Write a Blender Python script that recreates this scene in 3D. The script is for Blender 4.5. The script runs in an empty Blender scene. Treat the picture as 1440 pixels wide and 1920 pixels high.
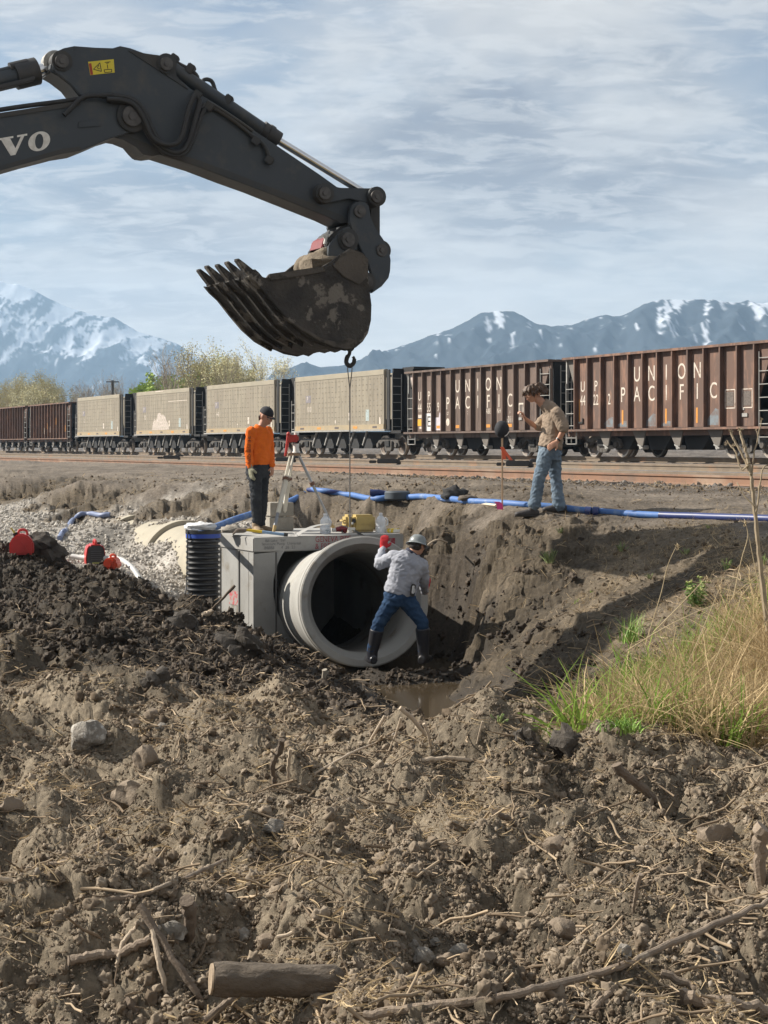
import bpy, bmesh, math, random
import numpy as np
from mathutils import Vector, Matrix, Euler
R = math.radians
SC = bpy.context.scene
COL = SC.collection
# ------------------------------------------------------------------ camera, sky, sun, exposure
F, HY = 3200.0, 837.0            # focal length of the photograph in its own pixels, row of its horizon
cam_d = bpy.data.cameras.new("camera"); cam = bpy.data.objects.new("camera", cam_d); COL.objects.link(cam)
cam.location = (0, 0, 0); cam.rotation_euler = (R(90), 0, 0)
cam_d.sensor_fit = 'VERTICAL'; cam_d.sensor_height = 24.0; cam_d.lens = 24.0 * F / 1920.0
cam_d.shift_y = -(960 - HY) / 1920.0
cam_d.clip_start = 0.1; cam_d.clip_end = 20000
SC.camera = cam
SUN_AZ = math.atan2(0.24, -0.97)     # direction to the sun, seen from above
SUN_EL = R(36)
sun_dir = Vector((math.cos(SUN_AZ) * math.cos(SUN_EL), math.sin(SUN_AZ) * math.cos(SUN_EL), math.sin(SUN_EL)))
sd = bpy.data.lights.new("sun", 'SUN'); sd.energy = 5.0; sd.angle = R(0.55); sd.color = (1.0, 0.935, 0.835)
sun = bpy.data.objects.new("sun", sd); COL.objects.link(sun)
sun.rotation_euler = sun_dir.to_track_quat('Z', 'Y').to_euler()
SC.view_settings.view_transform = 'Standard'
try: SC.view_settings.look = 'None'
except Exception: pass
SC.view_settings.exposure = 0.78; SC.view_settings.gamma = 1.0; SC.view_settings.use_curve_mapping = False
SC.cycles.max_bounces = 6; SC.cycles.volume_bounces = 1; SC.cycles.transparent_max_bounces = 12
SC.cycles.use_denoising = True

W = bpy.data.worlds.new("World"); SC.world = W; W.use_nodes = True
def build_world():
    nt = W.node_tree; N = nt.nodes; L = nt.links; N.clear()
    out = N.new('ShaderNodeOutputWorld'); bg = N.new('ShaderNodeBackground'); bg.inputs[1].default_value = 0.050
    L.new(bg.outputs[0], out.inputs[0])
    sky = N.new('ShaderNodeTexSky'); sky.sky_type = 'NISHITA'; sky.sun_disc = False
    sky.sun_elevation = SUN_EL; sky.sun_rotation = math.atan2(sun_dir.x, sun_dir.y)
    sky.air_density = 1.0; sky.dust_density = 1.5; sky.ozone_density = 1.2; sky.altitude = 1300
    tc = N.new('ShaderNodeTexCoord'); sep = N.new('ShaderNodeSeparateXYZ'); L.new(tc.outputs['Generated'], sep.inputs[0])
    def math_(op, a, b=None):
        m = N.new('ShaderNodeMath'); m.operation = op
        for i, v in enumerate((a, b)):
            if v is None: continue
            if isinstance(v, (int, float)): m.inputs[i].default_value = v
            else: L.new(v, m.inputs[i])
        return m.outputs[0]
    zz = math_('MAXIMUM', sep.outputs[2], 0.0); den = math_('ADD', zz, 0.24)
    cx = math_('DIVIDE', sep.outputs[0], den); cy = math_('DIVIDE', sep.outputs[1], den)
    comb = N.new('ShaderNodeCombineXYZ'); L.new(cx, comb.inputs[0]); L.new(cy, comb.inputs[1])
    def noise(scale, detail, rough, dist, loc, sc=(1, 1, 1)):
        mp = N.new('ShaderNodeMapping'); mp.inputs['Location'].default_value = loc; mp.inputs['Scale'].default_value = sc
        L.new(comb.outputs[0], mp.inputs[0])
        n = N.new('ShaderNodeTexNoise'); n.inputs['Scale'].default_value = scale; n.inputs['Detail'].default_value = detail
        n.inputs['Roughness'].default_value = rough; n.inputs['Distortion'].default_value = dist
        L.new(mp.outputs[0], n.inputs[0]); return n.outputs[0]
    def ramp(v, p0, p1, c0=(0, 0, 0, 1), c1=(1, 1, 1, 1)):
        r = N.new('ShaderNodeValToRGB'); r.color_ramp.interpolation = 'EASE'
        r.color_ramp.elements[0].position = p0; r.color_ramp.elements[1].position = p1
        r.color_ramp.elements[0].color = c0; r.color_ramp.elements[1].color = c1
        L.new(v, r.inputs[0]); return r.outputs[0]
    def mix(f, a, b):
        m = N.new('ShaderNodeMix'); m.data_type = 'RGBA'
        if isinstance(f, float): m.inputs[0].default_value = f
        else: L.new(f, m.inputs[0])
        for i, v in ((6, a), (7, b)):
            if isinstance(v, tuple): m.inputs[i].default_value = v
            else: L.new(v, m.inputs[i])
        return m.outputs[2]
    # altostratus sheet: blue-grey body, paler thin streaks, bright torn puffs
    cover = ramp(noise(1.1, 5, .55, .3, (3.1, 1.2, 0)), .30, .60)
    base = mix(ramp(noise(1.3, 6, .55, .3, (7.3, 2.2, 0)), .40, .58), (3.5, 3.65, 4.15, 1), (7.7, 7.6, 7.5, 1))
    c = mix(math_('MULTIPLY', cover, 1.0), sky.outputs[0], base)
    streak = ramp(noise(4.2, 9, .60, .4, (0.3, 5.7, 0), (.8, 1.5, 1)), .44, .66)
    c = mix(math_('MULTIPLY', streak, 0.5), c, (9.2, 9.1, 8.8, 1))
    puff = ramp(noise(2.6, 10, .6, .15, (5.2, 4.1, 2)), .56, .74)
    c = mix(math_('MULTIPLY', puff, 0.7), c, (10.5, 10.7, 10.9, 1))
    rip = ramp(noise(13, 7, .58, .5, (2.2, 8.1, 1), (.8, 1.3, 1)), .45, .62)
    c = mix(math_('MULTIPLY', rip, 0.42), c, (9.8, 9.7, 9.4, 1))
    low = ramp(zz, 0.0, .17, (1, 1, 1, 1), (0, 0, 0, 1))
    c = mix(math_('MULTIPLY', low, 0.6), c, (13.0, 12.2, 10.8, 1))
    L.new(c, bg.inputs[0])
build_world()

# ------------------------------------------------------------------ helpers
def P(px, py, d):
    "world point seen at photograph pixel (px, py) at distance d along the view axis"
    return Vector(((px - 720) / F * d, d, -(py - HY) / F * d))
ROOTM = {}
def props(o, label=None, cat=None, group=None, kind=None):
    if label: o["label"] = label
    if cat: o["category"] = cat
    if group: o["group"] = group
    if kind: o["kind"] = kind
    return o
def thing(name, label, cat, loc=(0, 0, 0), rotz=0.0, group=None):
    o = bpy.data.objects.new(name, None); COL.objects.link(o)
    o.location = loc; o.rotation_euler = (0, 0, rotz); o.empty_display_size = .1
    ROOTM[o.name] = Matrix.Translation(Vector(loc)) @ Matrix.Rotation(rotz, 4, 'Z')
    return props(o, label, cat, group)
class MB:
    "collects shapes into one mesh"
    def __init__(s): s.v = []; s.f = []
    def add(s, vs, fs):
        k = len(s.v); s.v += [tuple(v) for v in vs]; s.f += [tuple(k + i for i in f) for f in fs]; return s
    def box(s, c, d, m=None, taper=1.0):
        x, y, z = d[0] / 2, d[1] / 2, d[2] / 2; t = taper
        vs = [(-x, -y, -z), (x, -y, -z), (x, y, -z), (-x, y, -z), (-x * t, -y * t, z), (x * t, -y * t, z), (x * t, y * t, z), (-x * t, y * t, z)]
        if m is not None: vs = [m @ Vector(v) for v in vs]
        vs = [Vector(v) + Vector(c) for v in vs]
        return s.add(vs, [(0, 3, 2, 1), (4, 5, 6, 7), (0, 1, 5, 4), (1, 2, 6, 5), (2, 3, 7, 6), (3, 0, 4, 7)])
    def tube(s, pts, r, n=8, cap=True):
        pts = [Vector(p) for p in pts]; m = len(pts)
        rs = list(r) if hasattr(r, '__len__') else [r] * m
        vs = []; up = None
        for i, p in enumerate(pts):
            t = (pts[min(i + 1, m - 1)] - pts[max(i - 1, 0)])
            if t.length < 1e-9: t = Vector((0, 0, 1))
            t.normalize()
            if up is None:
                up = Vector((0, 0, 1)) if abs(t.z) < .9 else Vector((1, 0, 0))
            a = t.cross(up)
            if a.length < 1e-6: a = t.orthogonal()
            a.normalize(); b = a.cross(t).normalized(); up = b
            for k in range(n):
                q = 2 * math.pi * k / n
                vs.append(p + (a * math.cos(q) + b * math.sin(q)) * rs[i])
        fs = []
        for i in range(m - 1):
            for k in range(n):
                k2 = (k + 1) % n
                fs.append((i * n + k, i * n + k2, (i + 1) * n + k2, (i + 1) * n + k))
        if cap:
            fs.append(tuple(range(n))); fs.append(tuple(reversed(range((m - 1) * n, m * n))))
        return s.add(vs, fs)
    def cyl(s, a, b, r, n=16, r2=None): return s.tube([a, b], [r, r if r2 is None else r2], n)
    def prism(s, poly, fn, w0, w1):
        "poly: 2-D points; fn(u, v, w) -> world; extruded from w0 to w1"
        n = len(poly)
        vs = [fn(u, v, w0) for u, v in poly] + [fn(u, v, w1) for u, v in poly]
        fs = [tuple(range(n)), tuple(reversed(range(n, 2 * n)))]
        fs += [(i, i + n, (i + 1) % n + n, (i + 1) % n) for i in range(n)]
        return s.add(vs, fs)
    def lathe(s, prof, o=(0, 0, 0), ax=(0, 0, 1), n=32, arc=2 * math.pi, closed=False, start=0.0):
        "prof: (radius, height along the axis)"
        ax = Vector(ax).normalized(); a = ax.orthogonal().normalized(); b = ax.cross(a); o = Vector(o)
        vs = []; m = len(prof); full = arc > 6.28
        nn = n if full else n + 1
        for k in range(nn):
            q = start + arc * k / n
            for r, h in prof: vs.append(o + ax * h + (a * math.cos(q) + b * math.sin(q)) * r)
        fs = []
        for k in range(n):
            k2 = (k + 1) % nn
            for i in range(m - 1 + (1 if closed else 0)):
                i2 = (i + 1) % m
                fs.append((k * m + i, k2 * m + i, k2 * m + i2, k * m + i2))
        return s.add(vs, fs)
    def ball(s, c, r, n=10, sc=(1, 1, 1)):
        prof = [(max(1e-4, math.sin(math.pi * i / n)), -math.cos(math.pi * i / n)) for i in range(n + 1)]
        k = len(s.v); s.lathe(prof, (0, 0, 0), (0, 0, 1), n + 4)
        for i in range(k, len(s.v)):
            v = s.v[i]; s.v[i] = (v[0] * r * sc[0] + c[0], v[1] * r * sc[1] + c[1], v[2] * r * sc[2] + c[2])
        return s
def link(name, me, mat=None, parent=None):
    o = bpy.data.objects.new(name, me); COL.objects.link(o)
    if mat is not None and len(me.materials) == 0: me.materials.append(mat)
    if parent is not None:
        o.parent = parent
        ROOTM[o.name] = ROOTM.get(parent.name, Matrix())
    return o
def obj(name, mb, mat, parent=None, smooth=False, bevel=0.0, world=True, label=None, fixn=True, sub=0):
    "link the collected shapes as ONE mesh object; world: they were given in world coordinates"
    me = bpy.data.meshes.new(name); me.from_pydata([tuple(v) for v in mb.v], [], mb.f); me.update()
    if parent is not None and world:
        me.transform(ROOTM.get(parent.name, Matrix()).inverted())
    if fixn or bevel or sub:
        bm = bmesh.new(); bm.from_mesh(me)
        if fixn: bmesh.ops.recalc_face_normals(bm, faces=bm.faces)
        if bevel:
            es = [e for e in bm.edges if len(e.link_faces) == 2 and e.calc_face_angle(0) > .6]
            bmesh.ops.bevel(bm, geom=es, offset=bevel, segments=2, affect='EDGES', clamp_overlap=True)
        bm.to_mesh(me); bm.free()
    if smooth:
        me.polygons.foreach_set('use_smooth', [True] * len(me.polygons))
        if smooth != 'all':
            try: me.set_sharp_from_angle(angle=R(38))
            except Exception: pass
    me.update()
    o = link(name, me, mat, parent)
    if label: o["label"] = label
    return o
def solo(name, mb, mat, label, cat, group=None, origin=None, **k):
    "a thing that is one mesh; its origin is moved to its base"
    o = obj(name, mb, mat, **k)
    if origin is None:
        vs = np.array(mb.v); origin = (float(vs[:, 0].mean()), float(vs[:, 1].mean()), float(vs[:, 2].min()))
    o.data.transform(Matrix.Translation(-Vector(origin))); o.location = origin
    return props(o, label, cat, group)
def copy_tree(o, parent=None):
    c = o.copy(); COL.objects.link(c)
    if parent is not None: c.parent = parent
    ROOTM[c.name] = ROOTM.get(o.name, Matrix())
    for ch in list(o.children): copy_tree(ch, c)
    return c
def spline(pts, n=6):
    "Catmull-Rom through pts"
    pts = [Vector(p) for p in pts]; q = [pts[0]] + pts + [pts[-1]]; out = []
    for i in range(1, len(q) - 2):
        a, b, c, d = q[i - 1], q[i], q[i + 1], q[i + 2]
        for k in range(n):
            t = k / n
            out.append(.5 * ((2 * b) + (c - a) * t + (2 * a - 5 * b + 4 * c - d) * t * t + (3 * b - a - 3 * c + d) * t ** 3))
    out.append(pts[-1]); return out

# ------------------------------------------------------------------ materials
MATS = {}
def M(name, c1, c2=None, scale=4.0, rough=.8, metal=0.0, bump=0.0, bscale=40.0, lo=.4, hi=.65, c3=None, s3=1.0, lo3=.55, hi3=.7,
      detail=6, bdist=.02, coord='Object', spec=.5, stretch=(1, 1, 1), rvar=0.0, trans=0.0, alpha=1.0):
    if name in MATS: return MATS[name]
    m = bpy.data.materials.new(name); m.use_nodes = True; nt = m.node_tree; N = nt.nodes; L = nt.links
    b = N['Principled BSDF']; b.inputs['Roughness'].default_value = rough; b.inputs['Metallic'].default_value = metal
    b.inputs['Specular IOR Level'].default_value = spec
    if trans: b.inputs['Transmission Weight'].default_value = trans
    if alpha < 1: b.inputs['Alpha'].default_value = alpha
    tc = N.new('ShaderNodeTexCoord'); mp = N.new('ShaderNodeMapping'); mp.inputs['Scale'].default_value = stretch
    L.new(tc.outputs[coord], mp.inputs[0])
    def nz(s, d=detail):
        n = N.new('ShaderNodeTexNoise'); n.inputs['Scale'].default_value = s; n.inputs['Detail'].default_value = d
        n.inputs['Roughness'].default_value = .62; L.new(mp.outputs[0], n.inputs[0]); return n.outputs[0]
    def rp(v, a, bb):
        r = N.new('ShaderNodeValToRGB'); r.color_ramp.elements[0].position = a; r.color_ramp.elements[1].position = bb
        L.new(v, r.inputs[0]); return r.outputs[0]
    def mx(f, a, bb):
        k = N.new('ShaderNodeMix'); k.data_type = 'RGBA'; L.new(f, k.inputs[0])
        for i, v in ((6, a), (7, bb)):
            if isinstance(v, tuple): k.inputs[i].default_value = (v[0], v[1], v[2], 1)
            else: L.new(v, k.inputs[i])
        return k.outputs[2]
    if c2 is None: c2 = tuple(x * .8 for x in c1)
    f1 = rp(nz(scale), lo, hi)
    col = mx(f1, tuple(c1), tuple(c2))
    if c3 is not None: col = mx(rp(nz(s3, 8), lo3, hi3), col, tuple(c3))
    L.new(col, b.inputs['Base Color'])
    if rvar:
        mr = N.new('ShaderNodeMapRange'); mr.inputs[3].default_value = max(.02, rough - rvar); mr.inputs[4].default_value = min(1, rough + rvar)
        L.new(nz(scale * 1.7), mr.inputs[0]); L.new(mr.outputs[0], b.inputs['Roughness'])
    if bump:
        bp = N.new('ShaderNodeBump'); bp.inputs['Strength'].default_value = bump; bp.inputs['Distance'].default_value = bdist
        L.new(nz(bscale), bp.inputs['Height']); L.new(bp.outputs[0], b.inputs['Normal'])
    MATS[name] = m; return m
def text_mesh(body, size, depth=0.0):
    cu = bpy.data.curves.new("lettering", 'FONT'); cu.body = body; cu.size = size; cu.align_x = 'CENTER'; cu.align_y = 'CENTER'; cu.extrude = depth
    to = bpy.data.objects.new("lettering", cu); COL.objects.link(to)
    dg = bpy.context.evaluated_depsgraph_get(); me = bpy.data.meshes.new_from_object(to.evaluated_get(dg))
    bpy.data.objects.remove(to); bpy.data.curves.remove(cu)
    vs = [tuple(v.co) for v in me.vertices]; fs = [tuple(p.vertices) for p in me.polygons]
    bpy.data.meshes.remove(me); return vs, fs
def put_text(mb, body, o, ux, uy, size, wide=1.0):
    "lay flat lettering into mb: o centre, ux reading direction, uy up"
    vs, fs = text_mesh(body, size); ux = Vector(ux).normalized(); uy = Vector(uy).normalized(); o = Vector(o)
    mb.add([o + ux * v[0] * wide + uy * v[1] for v in vs], fs)

# ------------------------------------------------------------------ noise on arrays
_rng = np.random.RandomState(7); _perm = _rng.permutation(4096); _ang = _rng.rand(4096) * 2 * np.pi
_gx = np.cos(_ang); _gy = np.sin(_ang)
def perlin(x, y, seed=0):
    xi = np.floor(x).astype(np.int64); yi = np.floor(y).astype(np.int64); xf = x - xi; yf = y - yi
    u = xf * xf * xf * (xf * (xf * 6 - 15) + 10); v = yf * yf * yf * (yf * (yf * 6 - 15) + 10)
    def g(ix, iy, dx, dy):
        h = _perm[(_perm[(ix + seed * 131) & 4095] + iy) & 4095]
        return _gx[h] * dx + _gy[h] * dy
    a = g(xi, yi, xf, yf); b = g(xi + 1, yi, xf - 1, yf); c = g(xi, yi + 1, xf, yf - 1); d = g(xi + 1, yi + 1, xf - 1, yf - 1)
    return (a + u * (b - a)) * (1 - v) + (c + u * (d - c)) * v * 1.0
def facet(v, seed, n=9, lo=.55, hi=.9):
    "cut a unit lump back to a few random planes, as broken rock and dry clods are"
    r = np.random.RandomState(seed)
    for _ in range(n):
        d = r.normal(size=3); d /= np.linalg.norm(d); h = r.uniform(lo, hi); k = v @ d; o = np.maximum(k - h, 0); v = v - np.outer(o * .92, d)
    return v
def smooth(a, b, x):
    t = np.clip((x - a) / (b - a), 0, 1); return t * t * (3 - 2 * t)
# ------------------------------------------------------------------ the ground
# survey points: photograph column, row, distance, kind of ground
# D dry spoil, K wet dark spoil, R haul road, G gravel bedding, B cut bank, W pit mud, V grassy bank, X dark clay of the recess wall with shade put into its colour
CT = []
def c_(tag, *pts):
    for p in pts: CT.append((*P(*p), tag))
def w_(tag, *pts):
    for p in pts: CT.append((*p, tag))
w_('D', *[(x, y, -1.74) for x in (-9, -4, -1.5, 0, 1.5, 4, 9) for y in (-8, 0, 3)])
w_('D', *[(x, y, z) for y, z in ((5.3, -1.70), (7.1, -1.69)) for x in (-3, -2, -1, -.3, .4, 1, 2, 3)])
c_('D', (0, 1500, 8.1), (150, 1440, 9), (350, 1440, 9), (600, 1440, 9), (800, 1440, 9), (980, 1420, 9.3), (1100, 1388, 9.6), (1250, 1400, 9.3), (1440, 1440, 8.9))
c_('D', (-200, 1330, 11), (0, 1330, 11), (200, 1330, 11), (450, 1335, 11), (650, 1370, 10.5), (800, 1400, 10.6), (950, 1388, 10.6), (1050, 1386, 10.2))
c_('K', (-250, 1160, 16), (0, 1190, 15), (200, 1200, 15), (400, 1235, 14.4), (560, 1280, 13.7), (690, 1342, 13), (780, 1385, 12.2))
c_('K', (-250, 1050, 20), (0, 1062, 20), (100, 1072, 19.7), (200, 1088, 19.2), (300, 1110, 18.6), (380, 1143, 18), (460, 1172, 17.8), (540, 1207, 17.4), (620, 1246, 17.2), (690, 1287, 16.6), (750, 1342, 15.4), (800, 1372, 13.8))
c_('K', (-150, 1030, 22.5), (40, 1046, 22), (120, 1075, 21.8), (180, 1072, 22), (250, 1095, 21.5))
w_('K', (-2.6, 20.6, -2.0), (-2.0, 20.3, -2.3), (-1.6, 20.2, -2.45))
c_('G', (330, 1105, 22.2), (230, 1072, 23.2), (80, 1020, 24.5), (-100, 1000, 26), (40, 968, 30), (120, 978, 28.6), (190, 985, 27.6), (0, 955, 32), (-200, 945, 35))
c_('B', (250, 975, 28), (300, 980, 27.2), (150, 962, 30), (90, 952, 31.8), (30, 944, 33.5), (260, 955, 29), (330, 955, 28.3), (200, 948, 30.3), (230, 962, 29.2), (300, 942, 29), (180, 968, 29), (380, 962, 27.4), (120, 940, 32))
_b = np.array([-2.02, 24.1]); _d2 = np.array([-.421, .907]); _l2 = np.array([-.907, -.421])
for k in range(0, 3):
    for off, z in ((-.5, -1.2), (0, -1.19), (.5, -1.48), (.95, -1.84)):
        q_ = _b + _d2 * (1.2 + k * 2.2) + _l2 * off
        if not (k > 2 and abs(off) > .3): w_('G', (q_[0], q_[1], z + .02 * k))
w_('W', (-.14, 19.12, -2.47), (.45, 19.2, -2.47), (.15, 19.0, -2.52))
w_('W', (-1.2, 19.4, -2.55), (-.8, 18.7, -2.66), (-.2, 18.2, -2.70), (0, 19.3, -2.66), (.5, 19.5, -2.64), (.9, 20.2, -2.62), (.35, 20.9, -2.75), (-.3, 20.4, -2.85), (-.5, 21.0, -2.98), (-.7, 21.7, -3.05), (-1.6, 22, -2.9), (-.5, 23, -3.0), (-1.3, 24, -2.9), (.4, 18.3, -2.68), (.8, 18.6, -2.64), (.0, 18.0, -2.80), (.5, 18.2, -2.80), (.3, 17.4, -2.82), (.7, 17.0, -2.80), (.55, 16.3, -2.78), (.8, 15.8, -2.74), (.62, 15.6, -2.74), (.85, 15.0, -2.66), (.6, 21.25, -2.6), (.92, 21.0, -2.6))
c_('W', (720, 1318, 16.2), (900, 1368, 14.9), (860, 1385, 13.4), (960, 1385, 12.6), (905, 1262, 18.6), (893, 1240, 19.6))
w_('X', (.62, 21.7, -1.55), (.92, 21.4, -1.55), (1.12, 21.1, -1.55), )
w_('B', (1.19, 20.6, -1.50), (1.16, 20.0, -1.62), (1.15, 19.4, -1.80), (1.11, 18.6, -1.98), (1.06, 17.7, -2.2))
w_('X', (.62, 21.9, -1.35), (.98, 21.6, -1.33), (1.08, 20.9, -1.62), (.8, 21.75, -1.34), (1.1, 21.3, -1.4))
w_('B', (1.3, 21.1, -1.3), (1.35, 20.5, -1.45), (.5, 22.6, -1.15), (.95, 22.5, -1.08), (1.3, 19.4, -1.75))
w_('W', (1.06, 20.4, -2.6), (1.04, 19.8, -2.6), (1.02, 19.0, -2.58), (1.0, 18.2, -2.56))
c_('K', (935, 1225, 18.0), (925, 1320, 16.2), (1030, 1325, 14.6), (990, 1362, 13.4), (1060, 1300, 14.9))
c_('B', (925, 1080, 20.1), (950, 1080, 19.9), (930, 1160, 19.2), (945, 1185, 18.6), (1050, 1050, 19.6), (1040, 1200, 16.9), (880, 1000, 21.9), (960, 1010, 20.7))
c_('B', (450, 978, 27), (600, 985, 26), (700, 985, 25), (780, 978, 24), (350, 968, 28), (200, 952, 31), (50, 938, 34), (-150, 930, 36), (700, 960, 25.2), (520, 950, 27), (400, 940, 28.5))
c_('V', (1120, 1368, 12), (1200, 1050, 18.8), (1200, 1200, 15.6), (1200, 1320, 12.6), (1180, 1385, 10.8), (1440, 1044, 17), (1440, 1125, 15), (1440, 1277, 12), (1440, 1400, 10.2), (1300, 1120, 16), (1300, 1380, 11), (1320, 1010, 18.8), (1700, 1020, 17), (1700, 1277, 12), (1100, 1120, 17.9))
c_('R', (1440, 985, 19), (1200, 972, 21), (1060, 966, 21.5), (950, 957, 21.8), (880, 948, 22.6), (800, 930, 24), (700, 924, 25.3), (600, 918, 26.6), (450, 910, 28.4), (300, 905, 30), (150, 900, 32.5), (0, 895, 35), (-200, 890, 37), (1700, 985, 19))
c_('R', (1200, 935, 23), (1440, 950, 21), (1000, 925, 25), (800, 905, 28), (600, 898, 31), (400, 890, 34), (200, 885, 37), (0, 878, 42))
CA = np.array([c[:3] for c in CT], float); TAGS = [c[3] for c in CT]
AMP = {'X': .05, 'D': .085, 'K': .13, 'R': .010, 'G': .022, 'B': .10, 'W': .028, 'V': .06}
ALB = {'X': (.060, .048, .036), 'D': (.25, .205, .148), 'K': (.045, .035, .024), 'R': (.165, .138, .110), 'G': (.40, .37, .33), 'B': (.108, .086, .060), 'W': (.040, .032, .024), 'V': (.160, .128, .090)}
WET = {'X': .1, 'D': .0, 'K': .30, 'R': .0, 'G': .0, 'B': .08, 'W': .6, 'V': .0}
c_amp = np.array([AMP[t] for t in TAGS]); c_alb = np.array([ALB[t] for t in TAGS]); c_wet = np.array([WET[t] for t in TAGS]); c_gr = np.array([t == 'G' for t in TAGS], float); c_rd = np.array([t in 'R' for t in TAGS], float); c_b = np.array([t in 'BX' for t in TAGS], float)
_d = np.hypot(CA[:, None, 0] - CA[None, :, 0], CA[:, None, 1] - CA[None, :, 1])
_n = len(CA); _A = np.zeros((_n + 1, _n + 1)); _A[:_n, :_n] = _d - np.eye(_n) * .02; _A[:_n, _n] = 1; _A[_n, :_n] = 1
_w = np.linalg.solve(_A, np.append(CA[:, 2], 0))
TN = (.902, .432); TT = (-.432, .902)
def qdist(x, y, y0): return TN[0] * x + TN[1] * (y - y0)
def ground(x, y, full=False):
    x = np.atleast_1d(np.asarray(x, float)); y = np.atleast_1d(np.asarray(y, float))
    z = np.empty_like(x); at = np.empty((len(x), 8))
    Q = np.column_stack([c_amp, c_alb, c_wet, c_gr, c_rd, c_b])
    for i in range(0, len(x), 20000):
        s = slice(i, i + 20000)
        r = np.hypot(x[s, None] - CA[None, :, 0], y[s, None] - CA[None, :, 1])
        z[s] = r @ _w[:-1] + _w[-1]
        wx = x[s] + .6 * perlin(x[s] * 1.3, y[s] * 1.3, 5) + .22 * perlin(x[s] * 6, y[s] * 6, 6)
        wy = y[s] + 1.1 * perlin(x[s] * 1.1, y[s] * 1.1, 8) * np.clip((24 - y[s]) / 6, .3, 1) + .3 * perlin(x[s] * 5, y[s] * 5, 18)
        r = np.hypot(wx[:, None] - CA[None, :, 0], wy[:, None] - CA[None, :, 1])
        k = 1.0 / (r + .08) ** 4; k /= k.sum(1, keepdims=True)
        at[s] = k @ Q
    q = qdist(x, y, 37.6)
    fl = smooth(-3.6, -1.0, q)
    fl = np.maximum(fl, smooth(60, 90, np.abs(x))); fl = np.maximum(fl, smooth(-20, -60, y))
    z = z * (1 - fl) - .63 * fl
    z = z - fl * .10 * smooth(2, 6, q) + .10 * smooth(38.6 - 3.2, 38.6 - 1.6, qdist(x, y, 37.6) + 21.5) * fl * 0
    tr = fl > .5
    at[:, 0] = at[:, 0] * (1 - fl) + .018 * fl
    bal = np.array([.135, .115, .097])
    at[:, 1:4] = at[:, 1:4] * (1 - fl[:, None]) + bal * fl[:, None]; at[:, 4] *= (1 - fl); at[:, 6] = at[:, 6] * (1 - fl)
    near_pit = smooth(1.7, 3.4, np.hypot((x - .45), (y - 15.0) * .75)); A = at[:, 0] * (.35 + .65 * near_pit); big = smooth(.07, .085, A) * (1 - .5 * smooth(15, 17, y)) * (.18 + .82 * smooth(1.6, 3.4, np.hypot((x - .45), (y - 14.6) * .8)))
    n = (1.0 + 1.9 * big * smooth(14, 12, y)) * perlin(x * .9, y * .8, 1) + big * (1.9 * np.abs(perlin(x * 1.6 + .5 * y, y * 1.1, 15)) * 2 - .6) + .8 * big * (np.abs(perlin(x * 3.6 + .8 * y, y * 2.6, 17)) * 2 - .35) + .55 * np.abs(perlin(x * 2.3, y * 2.3, 2)) * 2 + .30 * np.abs(perlin(x * 5.5, y * 5.5, 3)) * 2
    n += .21 * np.abs(perlin(x * 12, y * 12, 4)) * 2 + .13 * np.abs(perlin(x * 27, y * 27, 9)) * 2 + .10 * np.abs(perlin(x * 60, y * 60, 10)) * 2
    n += .028 * perlin(x * 130, y * 130, 11)
    far = smooth(70, 45, y) * smooth(60, 30, np.abs(x))
    # gullies running down the cut bank
    gul = np.abs(perlin((x * .85 + y * .2) * 3.4, y * .8, 13)) * at[:, 7] * .22
    ruts = .02 * at[:, 6] * np.sin(qdist(x, y, 0) * 3.1 + .6 * perlin(x * .5, y * .5, 12))
    zz = z + (A * 1.25 * (n - .55) + ruts + gul - .03 * at[:, 7]) * far
    # ledges left by the bucket in the cut face
    ph = zz * 6.5 + 1.6 * perlin(x * 1.1, y * 1.1, 16); fr = ph - np.floor(ph)
    zz = zz + (smooth(.15, .75, fr) - fr) / 6.5 * .85 * np.clip(at[:, 7], 0, 1) * far
    if full: return zz, at, fl
    return zz
def gz(x, y): return float(ground([x], [y])[0])
def hit(px, py, dmin=3.5, dmax=80, n=700):
    "first point of the ground met by the line of sight through a photograph pixel"
    d = np.geomspace(dmin, dmax, n); x = (px - 720) / F * d; z = -(py - HY) / F * d
    g = ground(x, d); k = np.argmax(z <= g)
    return Vector((x[k], d[k], g[k]))
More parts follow.
